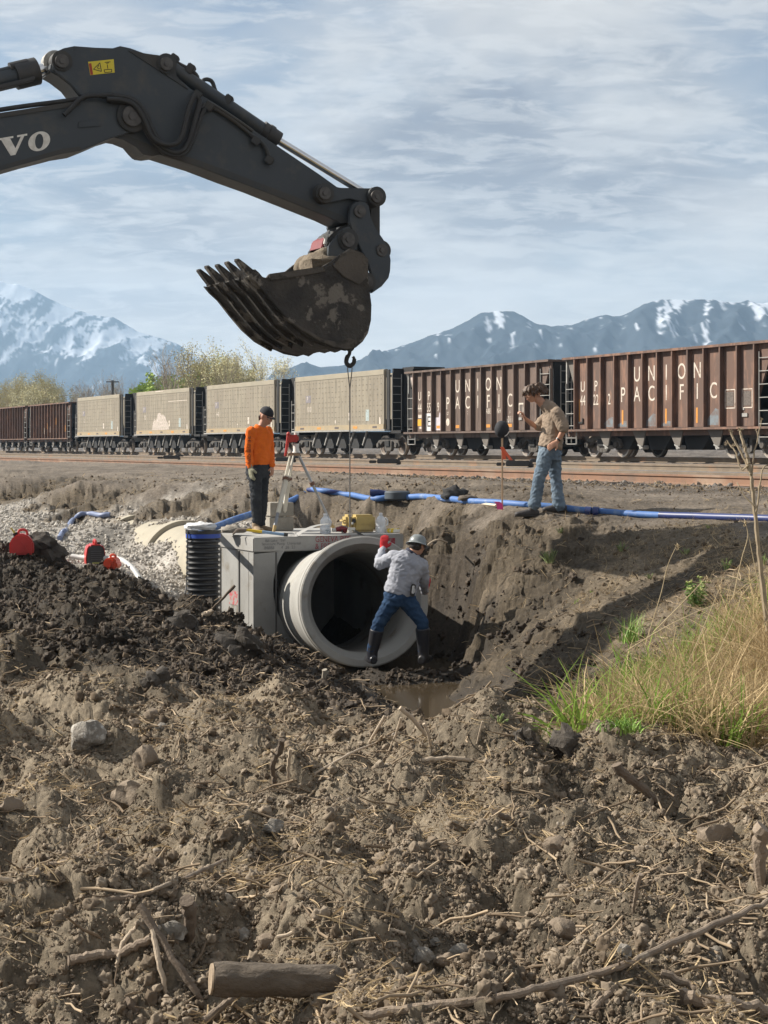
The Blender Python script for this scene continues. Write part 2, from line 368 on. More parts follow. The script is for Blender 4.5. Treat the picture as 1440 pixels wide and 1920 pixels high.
def build_ground():
    inv = 1 / np.linspace(1 / 4.0, 1 / 46.0, 560); extra = np.concatenate([np.linspace(13.5, 24, 210), np.linspace(24, 40, 60)])
    Y = np.unique(np.concatenate([[-300, -100, -40, -15, -5, 0, 2, 3, 3.5], inv, extra, np.geomspace(47, 9000, 45)]))
    u = np.concatenate([-np.geomspace(3.5, .27, 26), np.linspace(-.262, .262, 860), np.geomspace(.27, 3.5, 26)])
    U, YY = np.meshgrid(u, Y); XX = U * np.maximum(YY, 4.0)
    out = (np.abs(U) > .3) & (YY < 4); XX = np.where(out, XX * (1 + (4 - np.minimum(YY, 4)) * .25), XX)
    x = XX.ravel(); y = YY.ravel()
    z, at, fl = ground(x, y, True)
    near = smooth(60, 40, y)
    x2 = x + near * at[:, 0] * .5 * perlin(x * 14, y * 14, 21); y2 = y + near * at[:, 0] * .5 * perlin(x * 14, y * 14, 22)
    me = bpy.data.meshes.new('ground'); ny, nx = XX.shape
    co = np.column_stack([x2, y2, z]).astype(np.float32)
    me.vertices.add(len(co)); me.vertices.foreach_set('co', co.ravel())
    i = np.arange(ny - 1)[:, None] * nx + np.arange(nx - 1)[None, :]
    q = np.stack([i, i + 1, i + nx + 1, i + nx], -1).reshape(-1, 4).astype(np.int32)
    me.loops.add(q.size); me.loops.foreach_set('vertex_index', q.ravel())
    me.polygons.add(len(q)); me.polygons.foreach_set('loop_start', np.arange(0, q.size, 4, dtype=np.int32))
    me.polygons.foreach_set('loop_total', np.full(len(q), 4, np.int32)); me.polygons.foreach_set('use_smooth', np.ones(len(q), bool))
    me.update(); me.validate()
    alb = at[:, 1:4] * (1 + .5 * perlin(x * 1.7, y * 1.7, 31) + .3 * perlin(x * 7, y * 7, 32) + .25 * perlin(x * 23, y * 23, 33))[:, None]
    alb *= (1 + 1.6 * np.clip(perlin(x * 1.3, y * 1.3, 37) - .12, 0, 1) * (at[:, 4] > .15))[:, None]
    alb *= (1 - .45 * np.clip(perlin(x * .8, y * 1.1, 34) * 2, 0, 1) * (1 - at[:, 6]))[:, None]
    st = np.clip(perlin(qdist(x, y, 0) * 1.3, (x * TT[0] + y * TT[1]) * .12, 35) * 2, -1, 1) * at[:, 6]
    alb *= (1 + .18 * st)[:, None]
    a = me.color_attributes.new('soil', 'FLOAT_COLOR', 'POINT')
    a.data.foreach_set('color', np.column_stack([np.clip(alb, .008, .7), np.ones(len(x))]).astype(np.float32).ravel())
    b = me.attributes.new('wet', 'FLOAT', 'POINT')
    b.data.foreach_set('value', np.clip(at[:, 4] + .35 * perlin(x * 4, y * 4, 36) * at[:, 4], 0, 1).astype(np.float32))
    m = bpy.data.materials.new('soil'); m.use_nodes = True; N = m.node_tree.nodes; L = m.node_tree.links; bs = N['Principled BSDF']
    ca = N.new('ShaderNodeAttribute'); ca.attribute_name = 'soil'; wa = N.new('ShaderNodeAttribute'); wa.attribute_name = 'wet'
    geo = N.new('ShaderNodeNewGeometry')
    def nz(s, d=8, r=.65):
        n = N.new('ShaderNodeTexNoise'); n.inputs['Scale'].default_value = s; n.inputs['Detail'].default_value = d; n.inputs['Roughness'].default_value = r
        L.new(geo.outputs['Position'], n.inputs[0]); return n.outputs[0]
    mr = N.new('ShaderNodeMapRange'); mr.inputs[1].default_value = .3; mr.inputs[2].default_value = .7; mr.inputs[3].default_value = .55; mr.inputs[4].default_value = 1.45; L.new(nz(26), mr.inputs[0])
    mu = N.new('ShaderNodeVectorMath'); mu.operation = 'SCALE'; L.new(ca.outputs['Color'], mu.inputs[0]); L.new(mr.outputs[0], mu.inputs['Scale'])
    L.new(mu.outputs[0], bs.inputs['Base Color'])
    rr = N.new('ShaderNodeMapRange'); rr.inputs[3].default_value = .95; rr.inputs[4].default_value = .32; L.new(wa.outputs['Fac'], rr.inputs[0]); L.new(rr.outputs[0], bs.inputs['Roughness'])
    bs.inputs['Specular IOR Level'].default_value = .2
    bp = N.new('ShaderNodeBump'); bp.inputs['Strength'].default_value = 1.0; bp.inputs['Distance'].default_value = .02; L.new(nz(48, 10, .8), bp.inputs['Height'])
    L.new(bp.outputs[0], bs.inputs['Normal'])
    o = link('ground', me, m); o['kind'] = 'structure'
build_ground()
# ------------------------------------------------------------------ mountains (they stand in real haze)
def mountain(name, label, prof, dist, depth, seed, snow_lo, snow_hi, cell=7.0, jag=1.0, sbias=0.0):
    "prof: photograph (column, row) of the skyline; a relief of ridges and gullies falls from it towards the camera"
    xs = np.array([(p[0] - 720) / F * dist for p in prof]); zs = np.array([-(p[1] - HY) / F * dist for p in prof])
    nx = int((xs[-1] - xs[0]) / cell); ny = 150
    X = np.linspace(xs[0], xs[-1], nx); T = np.linspace(-.35, 1, ny)     # T 0 crest, 1 foot
    XX, TT_ = np.meshgrid(X, T); YY = dist - TT_ * depth
    base = np.interp(XX + 14 * perlin(XX / 110, YY / 110, seed), xs, zs)
    fall = np.where(TT_ > 0, (1 - TT_) ** 1.15, np.clip(1 + TT_ * 1.6, 0, 1))
    k = 420 / depth
    ridge = (1 - 2.2 * np.abs(perlin(XX / 150 + .6 * TT_, YY / 420, seed + 1))) * 40 + (1 - 2.2 * np.abs(perlin(XX / 55 + 1.2 * TT_, YY / 150, seed + 2))) * 17
    ridge += (1 - 2.2 * np.abs(perlin(XX / 22, YY / 50, seed + 3))) * 7 + perlin(XX / 9, YY / 16, seed + 4) * 4
    amp = np.clip(TT_ * 4, 0, 1) * np.clip((1 - TT_) * 3, .0, 1) * np.clip(base / 120, .15, 1) * jag
    ZZ = base * fall + ridge * amp * .8 * dist / 3000 + perlin(XX / 12, XX * 0 + seed, seed + 5) * 2.2 * (TT_ < .02) - 3
    me = bpy.data.meshes.new(name)
    co = np.column_stack([XX.ravel(), YY.ravel(), ZZ.ravel()]).astype(np.float32)
    i = np.arange(ny - 1)[:, None] * nx + np.arange(nx - 1)[None, :]
    q = np.stack([i, i + nx, i + nx + 1, i + 1], -1).reshape(-1, 4)
    me.from_pydata(co.tolist(), [], q.tolist()); me.polygons.foreach_set('use_smooth', [True] * len(q)); me.update()
    # snow lies in the gullies and on the high ground
    alt = smooth(snow_lo, snow_hi, ZZ - 50 * perlin(XX / 160, YY / 260, seed + 8) * dist / 3000)
    k2 = dist / 3000
    gul = -np.clip(ridge / 60.0, -1, 1) * .30 + .62 * perlin(XX / (34 * k2) + TT_ * 2.5, YY / 220, seed + 9) + .5 * perlin(XX / (13 * k2) + TT_ * 4, YY / 110, seed + 10) + .34 * perlin(XX / (5.5 * k2), YY / 26, seed + 11)
    s = smooth(.50, .66, alt * .62 + gul + sbias) * (alt > .02)
    rock = np.array([.036, .044, .052]); sn = np.array([.50, .53, .58])
    colr = rock * (1 + .5 * perlin(XX / 30, YY / 40, seed + 12))[..., None] * (1 - s[..., None]) + sn * s[..., None]
    a = me.color_attributes.new('rock', 'FLOAT_COLOR', 'POINT')
    a.data.foreach_set('color', np.column_stack([colr.reshape(-1, 3), np.ones(XX.size)]).astype(np.float32).ravel())
    m = bpy.data.materials.get('mountain_side')
    if m is None:
        m = bpy.data.materials.new('mountain_side'); m.use_nodes = True
        ca = m.node_tree.nodes.new('ShaderNodeAttribute'); ca.attribute_name = 'rock'; b = m.node_tree.nodes['Principled BSDF']
        m.node_tree.links.new(ca.outputs['Color'], b.inputs['Base Color']); b.inputs['Roughness'].default_value = 1; b.inputs['Specular IOR Level'].default_value = 0
    o = link(name, me, m); o['kind'] = 'structure'
mountain('mountain', '', [(-1100, 640), (-700, 560), (-350, 575), (-150, 530), (-40, 516), (0, 524), (12, 529), (35, 530), (65, 541), (90, 556), (130, 573), (180, 590), (210, 592), (260, 619), (330, 641), (380, 668), (430, 700), (500, 745), (600, 790), (760, 830)], 4600, 900, 40, 70, 300, cell=5.0, jag=.42, sbias=.20)
mountain('mountain', '', [(430, 836), (480, 745), (520, 700), (552, 683), (580, 682), (600, 690), (650, 682), (720, 655), (780, 636), (850, 612), (875, 597), (895, 584), (930, 580), (965, 580), (985, 589), (1010, 604), (1040, 608), (1075, 606), (1105, 594), (1135, 587), (1160, 590), (1180, 581), (1205, 566), (1240, 558), (1330, 558), (1355, 563), (1380, 564), (1400, 558), (1415, 566), (1440, 564), (1520, 570), (1640, 600), (1800, 585), (2100, 640), (2500, 700)], 3000, 560, 70, 115, 270, cell=4.0, sbias=.19)
hz = MB().box((0, 2350, 225.0), (6400, 5200, 456.4))
hm = bpy.data.materials.new('haze_air'); hm.use_nodes = True; hm.node_tree.nodes.clear()
_o = hm.node_tree.nodes.new('ShaderNodeOutputMaterial'); _v = hm.node_tree.nodes.new('ShaderNodeVolumePrincipled')
_v.inputs['Color'].default_value = (.50, .73, 1.0, 1); _v.inputs['Density'].default_value = .00016; _v.inputs['Anisotropy'].default_value = .25
hm.node_tree.links.new(_v.outputs[0], _o.inputs['Volume'])
ho = obj('haze', hz, hm); ho['kind'] = 'stuff'; ho["label"] = 'thin blue air between the pit and the mountains'

# ------------------------------------------------------------------ bare spring trees behind the train
BARK = M('bark', (.30, .25, .19), (.40, .34, .26), 3, .95)
def make_tree(seed, h, spread, levels, leafcol, label, nm, loc, leafn=3, leafs=.16, group=None):
    rnd = random.Random(seed); t = thing(nm, label, 'tree', loc, rnd.random() * 6, group)
    tr = MB(); tips = []
    def grow(p, d, l, r, lv):
        q = [p]; n = 4; dd = d.copy()
        for i in range(n):
            dd = (dd + Vector((rnd.gauss(0, .10), rnd.gauss(0, .10), .05))).normalized(); q.append(q[-1] + dd * l / n)
        tr.tube(q, [r * (1 - .45 * i / n) for i in range(n + 1)], 6 if lv < 2 else 3, cap=False)
        if lv >= levels:
            tips.extend(q[1:]); return
        k = rnd.choice((3, 3, 4)) if lv else 5
        for j in range(k):
            a = rnd.random() * 6.283; s = spread * (.45 + .6 * rnd.random())
            nd = (dd + Vector((math.cos(a) * s, math.sin(a) * s, rnd.random() * .25))).normalized()
            b = q[rnd.choice((2, 3, 4, 4))] if lv else q[rnd.choice((1, 2, 3, 4, 4))]
            grow(b, nd, l * (.55 + .25 * rnd.random()), r * .55, lv + 1)
    for s in range(2):
        grow(Vector((rnd.gauss(0, .3), rnd.gauss(0, .3), -.3)), Vector((rnd.gauss(0, .12), rnd.gauss(0, .12), 1)).normalized(), h * .42, h * .014, 0)
    obj('trunk', tr, BARK, t, world=False, fixn=False)
    cr = MB()
    for p in tips:
        for _ in range(leafn):
            c = p + Vector((rnd.gauss(0, .3), rnd.gauss(0, .3), rnd.gauss(0, .3))); s = leafs * (.5 + rnd.random())
            a = Vector((rnd.gauss(0, 1), rnd.gauss(0, 1), rnd.gauss(0, 1))).normalized() * s; b = a.orthogonal().normalized() * s * .7
            cr.add([c - a, c + b, c + a, c - b], [(0, 1, 2, 3)])
    obj('crown', cr, leafcol, t, world=False, fixn=False)
    return t
BUD = M('bud_tan', (.56, .52, .30), (.46, .42, .24), 1, .9); BUDG = M('bud_green', (.36, .40, .12), (.46, .46, .20), .6, .9); GREEN = M('young_leaf', (.28, .38, .07), (.38, .46, .13), .6, .9)
GREY = M('bud_grey', (.33, .31, .27), (.24, .22, .19), 1, .9)
protos = {}
def put_tree(key, px, top, d, label, group):
    gzv = -.62
    H = (HY - top) / F * d + .65
    loc = ((px - 720) / F * d, d, gzv)
    spec = {'bare': (3, 12, .50, 4, BUD, 'budding_tree', 4, .085), 'bareb': (14, 12, .46, 4, BUD, 'budding_tree', 4, .08), 'grey': (5, 12, .55, 4, GREY, 'bare_tree', 1, .06),
            'green': (8, 12, 1.1, 4, GREEN, 'leafing_tree', 7, .22), 'olive': (21, 12, 1.0, 4, BUDG, 'leafing_tree', 6, .15)}[key]
    if key not in protos:
        t = make_tree(spec[0], spec[1], spec[2], spec[3], spec[4], label, spec[5], loc, spec[6], spec[7], group)
        zs = [v.co.z for ch in t.children for v in ch.data.vertices]; t['top'] = float(np.percentile(zs, 99.7)); protos[key] = t
    else:
        t = copy_tree(protos[key]); t['label'] = label; t['group'] = group; t.location = loc
    s = H / protos[key]['top']; rnd = random.Random(int(px * 7)); t.rotation_euler.z = rnd.random() * 6.28; w = s * rnd.uniform(.85, 1.15)
    t.scale = (w, w, s)
G1 = 'tan budding trees behind the brown hoppers at the far end of the train'; L1 = 'tan budding tree in the low row behind the far brown hopper cars'
ORD = ['first', 'second', 'third', 'fourth', 'fifth', 'sixth', 'seventh', 'eighth', 'ninth', 'tenth']
def row(specs, keyf, fmt, grp):
    for i, (px, top, d) in enumerate(sorted(specs)): put_tree(keyf(px), px, top, d, fmt % ORD[i], grp)
row(((-60, 700, 250), (-25, 712, 240), (5, 704, 235), (28, 712, 250), (52, 702, 240), (72, 696, 235), (92, 706, 245), (-5, 720, 225), (40, 722, 220), (84, 720, 225)), lambda p: 'bareb' if p % 2 else 'bare', 'tan budding tree, %s from the left in the row behind the far brown wagons', G1)
G2 = 'low grey trees behind the first pale cars'; L2 = 'small grey bare tree behind the farthest pale hopper car'
row(((118, 716, 260), (140, 712, 250), (165, 716, 255), (190, 722, 250), (225, 697, 240), (248, 706, 235)), lambda p: 'grey', 'small grey bare tree, %s from the left behind the first two pale wagons', G2)
G3 = 'green leafing trees behind the pale cars'; L3 = 'low bright green leafing tree behind the pale hopper cars'
row(((272, 712, 215), (298, 708, 210), (325, 706, 205), (352, 700, 200), (440, 700, 200), (465, 708, 205)), lambda p: 'green', 'low bright green leafing tree, %s from the left behind the pale wagons', G3)
put_tree('olive', 405, 668, 195, 'olive green tree in the middle of the tall clump behind the pale cars', None); put_tree('olive', 378, 682, 200, 'shorter olive tree at the left foot of the tall clump', None)
put_tree('grey', 345, 645, 190, 'tall grey bare tree leading the clump, nearest the snowy peak', None)
put_tree('bare', 385, 646, 188, 'tall tan budding tree second in the clump, behind the pale car with the scribble', None)
put_tree('bareb', 428, 641, 185, 'tallest tan budding tree in the middle of the clump', None)
put_tree('bare', 452, 668, 192, 'shorter tan budding tree right of the tallest one', None)
put_tree('olive', 365, 690, 200, 'olive green tree filling the left half of the tall clump', None); put_tree('olive', 440, 690, 198, 'olive green tree low behind the two tallest tan trees', None)
put_tree('bareb', 495, 646, 190, 'separate tan budding tree just left of the bucket bottom', None)
pl = MB().cyl(P(211, 742, 215) - Vector((0, 0, 8)), P(211, 713, 215), .16, 8); pl.box(P(211, 716, 215), (1.6, .12, .14))
solo('utility_pole', pl, M('pole_wood', (.06, .05, .045)), 'thin dark utility pole rising behind the pale hopper cars', 'utility pole')
# ------------------------------------------------------------------ railway
STEEL = M('rusty_rail', (.24, .135, .085), (.17, .11, .078), 3, .85, bump=.2, bscale=40, c3=(.30, .21, .15), s3=.6)
RTOP = M('rail_head', (.34, .27, .22), (.24, .18, .14), 6, .45, .4)
TIE = M('old_tie', (.11, .09, .075), (.17, .14, .12), 6, .95, bump=.4)
BALL = M('ballast', (.13, .12, .115), (.20, .185, .17), 8, .95, bump=.9, bscale=22, bdist=.05)
def line_pt(y0, s, z, side=0.0): return Vector((TT[0] * s + TN[0] * side, y0 + TT[1] * s + TN[1] * side, z))
MIDR = M('tan_rail', (.20, .155, .11), (.155, .12, .088), 3, .85, c3=(.25, .15, .09), s3=1.1)
def track(label, y0, ztop, s0, s1, ties=True):
    t = thing('railway_track', label, 'railway track', line_pt(y0, 0, ztop - .3), 0)
    prof = [(-.075, -.17), (.075, -.17), (.07, -.15), (.012, -.13), (.012, -.045), (.036, -.035), (.036, 0), (-.036, 0), (-.036, -.035), (-.012, -.045), (-.012, -.13), (-.07, -.15)]
    for side in (0, 1.505):
        m = MB(); m.prism(prof, lambda u, v, w: line_pt(y0, w, ztop + v, side + u), s0, s1)
        r = obj('rail', m, STEEL if y0 < 50 and side == 0 else MIDR, t)
        h = MB(); h.prism([(-.034, -.006), (.034, -.006), (.034, .003), (-.034, .003)], lambda u, v, w: line_pt(y0, w, ztop + v, side + u), s0, s1); obj('rail_head', h, RTOP, r)
    if ties:
        m = MB(); s = s0; rnd = random.Random(int(y0)); mm = Matrix.Rotation(math.atan2(TT[1], TT[0]), 3, 'Z')
        while s < s1:
            m.box(line_pt(y0, s, ztop - .235 + rnd.uniform(-.015, .015), .75), (.23, 2.6, .14), mm @ Matrix.Rotation(rnd.gauss(0, .02), 3, 'Z')); s += .55
        o = obj('sleepers', m, TIE, t); o['kind'] = 'stuff'
    return t
track('nearest rusty railway track running along the haul road', 37.6, -.45, -14, 220)
track('middle railway track between the rusty near rails and the train', 59.0, -.47, -30, 220)
track('far railway track the coal train stands on', 76.3, -.37, -48, 240)
def bed(y0, z, half):
    m = MB(); m.prism([(-half - .7, z - .35), (half + .7, z - .35), (half, z), (-half, z)], lambda u, v, w: line_pt(y0, w, v, .75 + u), -60, 300)
    o = obj('track_bed', m, BALL); o['kind'] = 'structure'
bed(59.0, -.62, 1.6); bed(76.3, -.55, 1.9)
for s, y0 in ((-9.8, 59.0), (8.2, 59.0), (-1, 59.0), (22, 59.0)):
    m = MB(); c = line_pt(y0, s, -.5, -.35)
    m.box(c, (.7, .25, .16)); m.box(c + Vector((.45, 0, .02)), (.2, .3, .22)); m.box(c + Vector((-.5, .05, -.02)), (.25, .18, .1))
    solo('track_clamp', m, M('dark_iron', (.05, .045, .042), rough=.7), {-9.8: 'dark iron fitting on the middle track, seen left of the man in jeans', 8.2: 'dark iron fitting on the middle track, seen just left of the cable', -1: 'dark iron fitting on the middle track, seen between cable and survey stake', 22: 'dark iron fitting on the middle track, seen left of the orange-shirted worker'}[s], 'rail fitting', 'iron fittings along the middle track', bevel=.02)

# ---- wagons: local x runs along the side towards the camera's right, y into the wagon, z up from the rail top
WROT = math.atan2(-TT[1], -TT[0])
BRN = M('wagon_brown', (.115, .078, .060), (.150, .102, .080), .7, .75, c3=(.075, .05, .04), s3=2.6, lo3=.5, hi3=.62, bump=.1, bscale=8, stretch=(1.6, 1, .35))
BRN2 = M('wagon_brown_red', (.128, .072, .051), (.105, .067, .052), .7, .75, c3=(.22, .12, .08), s3=2.4, lo3=.5, hi3=.62, bump=.1, bscale=8, stretch=(1.6, 1, .35))
TAN = M('wagon_tan', (.27, .235, .175), (.235, .20, .15), .6, .7, c3=(.175, .15, .11), s3=2.2, lo3=.48, hi3=.62, bump=.08, bscale=6, stretch=(2.2, 1, .25))
TANL = M('wagon_tan_light', (.32, .28, .21), (.27, .24, .18), 1.2, .7); BEI = M('wagon_sill', (.36, .28, .17), (.30, .25, .17), 1.5, .75, c3=(.42, .25, .10), s3=2)
BLK = M('wagon_black', (.010, .010, .010), (.018, .016, .015), 2, .75); IRON = M('truck_iron', (.10, .088, .075), (.05, .045, .04), 5, .75); WHL = M('wheel_steel', (.10, .075, .06), (.16, .12, .09), 4, .6)
TREAD = M('wheel_tread', (.42, .36, .30), (.3, .25, .2), 5, .4, .5); LAD = M('ladder_grey', (.33, .32, .30), (.25, .24, .22), 8, .7); SLOPE = M('slope_sheet', (.13, .115, .10), (.16, .14, .12), 2, .8)
WHT = M('lettering_white', (.60, .53, .45), (.24, .17, .13), 5, .8, lo=.52, hi=.70); YEL = M('sticker_yellow', (.75, .38, .03)); ORG = M('reflector_orange', (.62, .27, .05), (.5, .2, .04), 9)
BLUEP = M('faded_blue', (.17, .20, .22), (.14, .10, .085), 3, .8, lo=.4, hi=.62); PINK = M('scribble_pink', (.50, .40, .37), (.44, .37, .32), 6, .8)
I3 = lambda u, v, w: (u, w, v)
def L_(mb, name, mat, par, **k): return obj(name, mb, mat, par, world=False, **k)
def truck(par, cx):
    for y in (.38, 2.3):
        f = MB(); pf = [(-1.15, .40), (-1.0, .62), (-.55, .74), (.55, .74), (1.0, .62), (1.15, .40), (1.0, .30), (.78, .40), (.52, .58), (.36, .58), (.34, .24), (.22, .15), (-.22, .15), (-.34, .24), (-.36, .58), (-.52, .58), (-.78, .40), (-1.0, .30)]
        f.prism([(cx + a, b) for a, b in pf], I3, y - .07, y + .07)
        for sx in (-.9, .9): f.cyl((cx + sx, y - .16, .42), (cx + sx, y + .1, .42), .12, 12)
        fr = L_(f, 'side_frame', IRON, par, bevel=.015)
        s = MB()
        for sx in (-.2, 0, .2):
            for k in range(6): s.lathe([(.085, 0), (.085, .028), (.06, .034), (.06, .048)], (cx + sx, y, .2 + k * .055), n=10)
        L_(s, 'spring', IRON, fr)
    L_(MB().box((cx, 1.35, .5), (.4, 2.2, .25)), 'bolster', BLK, par)
    for sx in (-.9, .9):
        for y in (.62, 2.06):
            w = MB(); w.lathe([(.0, -.03), (.10, -.05), (.14, -.03), (.33, -.02), (.38, -.05), (.42, -.06), (.42, .05), (.445, .06), (.445, .085), (.38, .085), (0, .05)], (cx + sx, y, .42), (0, 1, 0), 28)
            wo = L_(w, 'wheel', WHL, par, smooth=True)
            tr = MB().lathe([(.352, -.056), (.421, -.064), (.423, .045), (.352, .045)], (cx + sx, y, .42), (0, 1, 0), 28, closed=True); L_(tr, 'tread', TREAD, wo, smooth=True)
        L_(MB().cyl((cx + sx, .5, .42), (cx + sx, 2.2, .42), .08, 10), 'axle', IRON, par)
def ladder(par, x, y0, y1, z0, z1, n, plane='y'):
    m = MB(); f = (lambda a, z: (x, a, z)) if plane == 'y' else (lambda a, z: (a, x, z))
    for a in (y0, y1): m.cyl(f(a, z0), f(a, z1), .022, 6)
    for k in range(n): z = z0 + (z1 - z0) * (k + .5) / n; m.cyl(f(y0, z), f(y1, z), .016, 6)
    return L_(m, 'ladder', LAD, par)
def glyph(par, s, x, z, h, wide=1.0, mat=None, y=-.004, name='letter'):
    m = MB(); put_text(m, s, (x, y, z), (1, 0, 0), (0, 0, 1), h * 1.38, wide)
    return L_(m, name, mat or WHT, par, fixn=False)
def coupler(par, x, dx):
    m = MB().box((x + dx * .3, 1.5, .72), (.7, .22, .24)); m.box((x + dx * .7, 1.5, .7), (.28, .34, .34)); return L_(m, 'coupler', IRON, par, bevel=.03)
def place(s, label, name, group): return thing(name, label, 'railway wagon', line_pt(74.2, s, -.37), WROT, group)
GBR = 'brown open hopper wagons of the coal train'; GTN = 'pale coal hopper wagons of the train'
LEN = 11.65; NP = 14
def hopper(s, label, mat, marks):
    t = place(s, label, 'open_hopper_wagon', GBR); z0, z1 = .98, 3.44
    xs = [.0] + [.78 + (LEN - 1.6) * i / 12 for i in range(13)] + [LEN]
    body = MB()
    for i in range(1, 13):
        p = MB().box(((xs[i] + xs[i + 1]) / 2, .045, (z0 + z1) / 2), (xs[i + 1] - xs[i] - .004, .09, z1 - z0)); L_(p, 'side_panel', mat, t)
    for (a, b, c) in ((xs[0] + .06, xs[1], xs[1]), (xs[14] - .06, xs[13], xs[13])):
        p = MB(); p.prism([(a, z1), (b, z1), (b, z1 - 1.55)], I3, .01, .09); L_(p, 'end_gusset', SLOPE if a < 1 else mat, t)
    for i in range(1, 14):
        r = MB(); r.box((xs[i], -.08, (z0 + z1) / 2), (.03, .155, z1 - z0)); r.box((xs[i] - .02, -.153, (z0 + z1) / 2), (.05, .012, z1 - z0))
        L_(r, 'rib', mat, t)
    b = MB().box((LEN / 2, 2.955, (z0 + z1) / 2), (LEN - 1.6, .09, z1 - z0))
    b.prism([(.1, z1), (.16, z1), (2.6, z0 - .1), (2.5, z0 - .1)], I3, .09, 2.91); b.prism([(LEN - .1, z1), (LEN - .16, z1), (LEN - 2.6, z0 - .1), (LEN - 2.5, z0 - .1)], I3, .09, 2.91)
    b.box((.9, 1.5, 1.25), (.08, 2.6, .5)); b.box((LEN - .9, 1.5, 1.25), (.08, 2.6, .5))
    L_(b, 'slope_floor', BLK, t)
    L_(MB().box((LEN - .035, 1.5, 2.6), (.07, 2.8, 1.62)), 'end_wall', BLK, t); L_(MB().box((.035, 1.5, 3.1), (.07, 2.8, .62)), 'end_wall', BLK, t)
    c = MB().box((LEN / 2, -.02, z1 + .03), (LEN + .06, .3, .08)); c.box((LEN / 2, 3.02, z1 + .03), (LEN + .06, .26, .08)); c.box((.03, 1.5, z1 + .03), (.16, 2.7, .08)); c.box((LEN - .03, 1.5, z1 + .03), (.16, 2.7, .08)); L_(c, 'top_chord', mat, t)
    c = MB().box((LEN / 2, -.07, z0 - .05), (LEN, .30, .07)); c.box((LEN / 2, .1, z0 - .16), (LEN, .05, .2)); c.box((LEN / 2, 1.5, .78), (LEN, .45, .3)); L_(c, 'side_sill', mat, t)
    for x in (.04, LEN - .04):
        for y in (.02, 2.98): L_(MB().box((x, y, (z0 + z1) / 2), (.07, .07, z1 - z0)), 'corner_post', LAD if x < 1 else mat, t)
    ladder(t, -.04, .06, .72, .45, 2.6, 5, 'x'); ladder(t, -.04, LEN - .72, LEN - .06, .45, 3.2, 7, 'x'); ladder(t, LEN + .06, .35, .8, .5, 3.3, 7)
    for k in range(4):
        x = 1.95 + k * 2.08
        h = MB(); h.prism([(x + .25, z0 - .1), (x + 1.9, z0 - .1), (x + 1.35, .26), (x + .55, .26)], I3, .45, 1.38); h.prism([(x + .25, z0 - .1), (x + 1.9, z0 - .1), (x + 1.35, .26), (x + .55, .26)], I3, 1.62, 2.6); L_(h, 'hopper_outlet', BLK, t)
        g = MB(); g.prism([(x + .08, z0 - .09), (x + .86, z0 - .09), (x + .66, .32), (x + .52, .30)], I3, .04, .09); L_(g, 'hopper_gusset', SLOPE, t)
        L_(MB().cyl((x + .6, .0, .34), (x + .6, .3, .34), .07, 10).cyl((x + .5, -.02, .42), (x + .78, -.02, .3), .025, 8), 'gate_lever', LAD, t)
    truck(t, 1.85); truck(t, LEN - 1.85); coupler(t, 0, -1); coupler(t, LEN, 1)
    st = MB()
    for x in (.1, .75): st.cyl((x, -.03, .95), (x, -.03, .45), .018, 6)
    st.cyl((.1, -.03, .45), (.75, -.03, .45), .018, 6); L_(st, 'step', LAD, t)
    pc = lambda i: (xs[i] + xs[i + 1]) / 2 - .10
    marks(t, pc, xs); return t
def std_marks(t, pc, xs, num, big=True):
    for i, s in ((1, 'U'), (2, 'P')): glyph(t, s, pc(i), 2.44, .38, .8)
    for i, s in enumerate(num): glyph(t, s, pc(1 + i), 1.96, .38, .66)
    for i, s in enumerate('PACIFIC'): glyph(t, s, pc(4 + i), 2.08 , 0.52, .8)
    for i, s in enumerate('UNION'): glyph(t, s, pc(5 + i), 2.74, .52, .8)
def marks_a(t, pc, xs):
    std_marks(t, pc, xs, ['44', '22', '2'])
    for i in (11, 12):
        m = MB()
        for dx, dz, w, h in ((-.24, 0, .03, .56), (.24, 0, .03, .56), (0, .28, .5, .03), (0, -.28, .5, .03)): m.box((pc(i) + dx, -.003, 1.82 + dz), (w, .004, h))
        L_(m, 'painted_box', WHT, t)
        L_(MB().box((pc(i), -.003, 1.82), (.36, .004, .44)), 'data_panel', M('data_black', (.09, .075, .065), (.16, .13, .11), 16), t)
    for i in (4, 7, 9): L_(MB().box((pc(i) - .02, -.003, 1.35), (.09, .004, .48)), 'reflector', ORG, t)
    L_(MB().box((xs[1] + .10, -.003, 1.62), (.06, .004, .8)), 'reflector', ORG, t); L_(MB().box((xs[13] - .06, -.003, 1.5), (.06, .004, .9)), 'reflector', ORG, t)
    for i, h in ((3, .35), (4, .2), (6, .42), (7, .16), (10, .52)):
        m = MB(); x0, x1 = xs[i] + .02, xs[i + 1] - .02; m.prism([(x0, 1.03), (x1, 1.03), (x1, 1.03 + h * .8), (x0 + .5 * (x1 - x0), 1.03 + h), (x0, 1.03 + h * .4)], I3, -.0035, -.001); L_(m, 'faded_patch', BLUEP, t)
    L_(MB().box((pc(12) - .1, -.02, 1.32), (.28, .03, .11)).box((pc(12) - .16, -.01, 1.5), (.06, .02, .06)), 'name_plate', LAD, t)
    L_(MB().box((pc(1) - .1, -.03, 1.2), (.26, .04, .06)).box((pc(1) + .04, -.03, 1.26), (.03, .04, .18)), 'bracket', BLK, t)
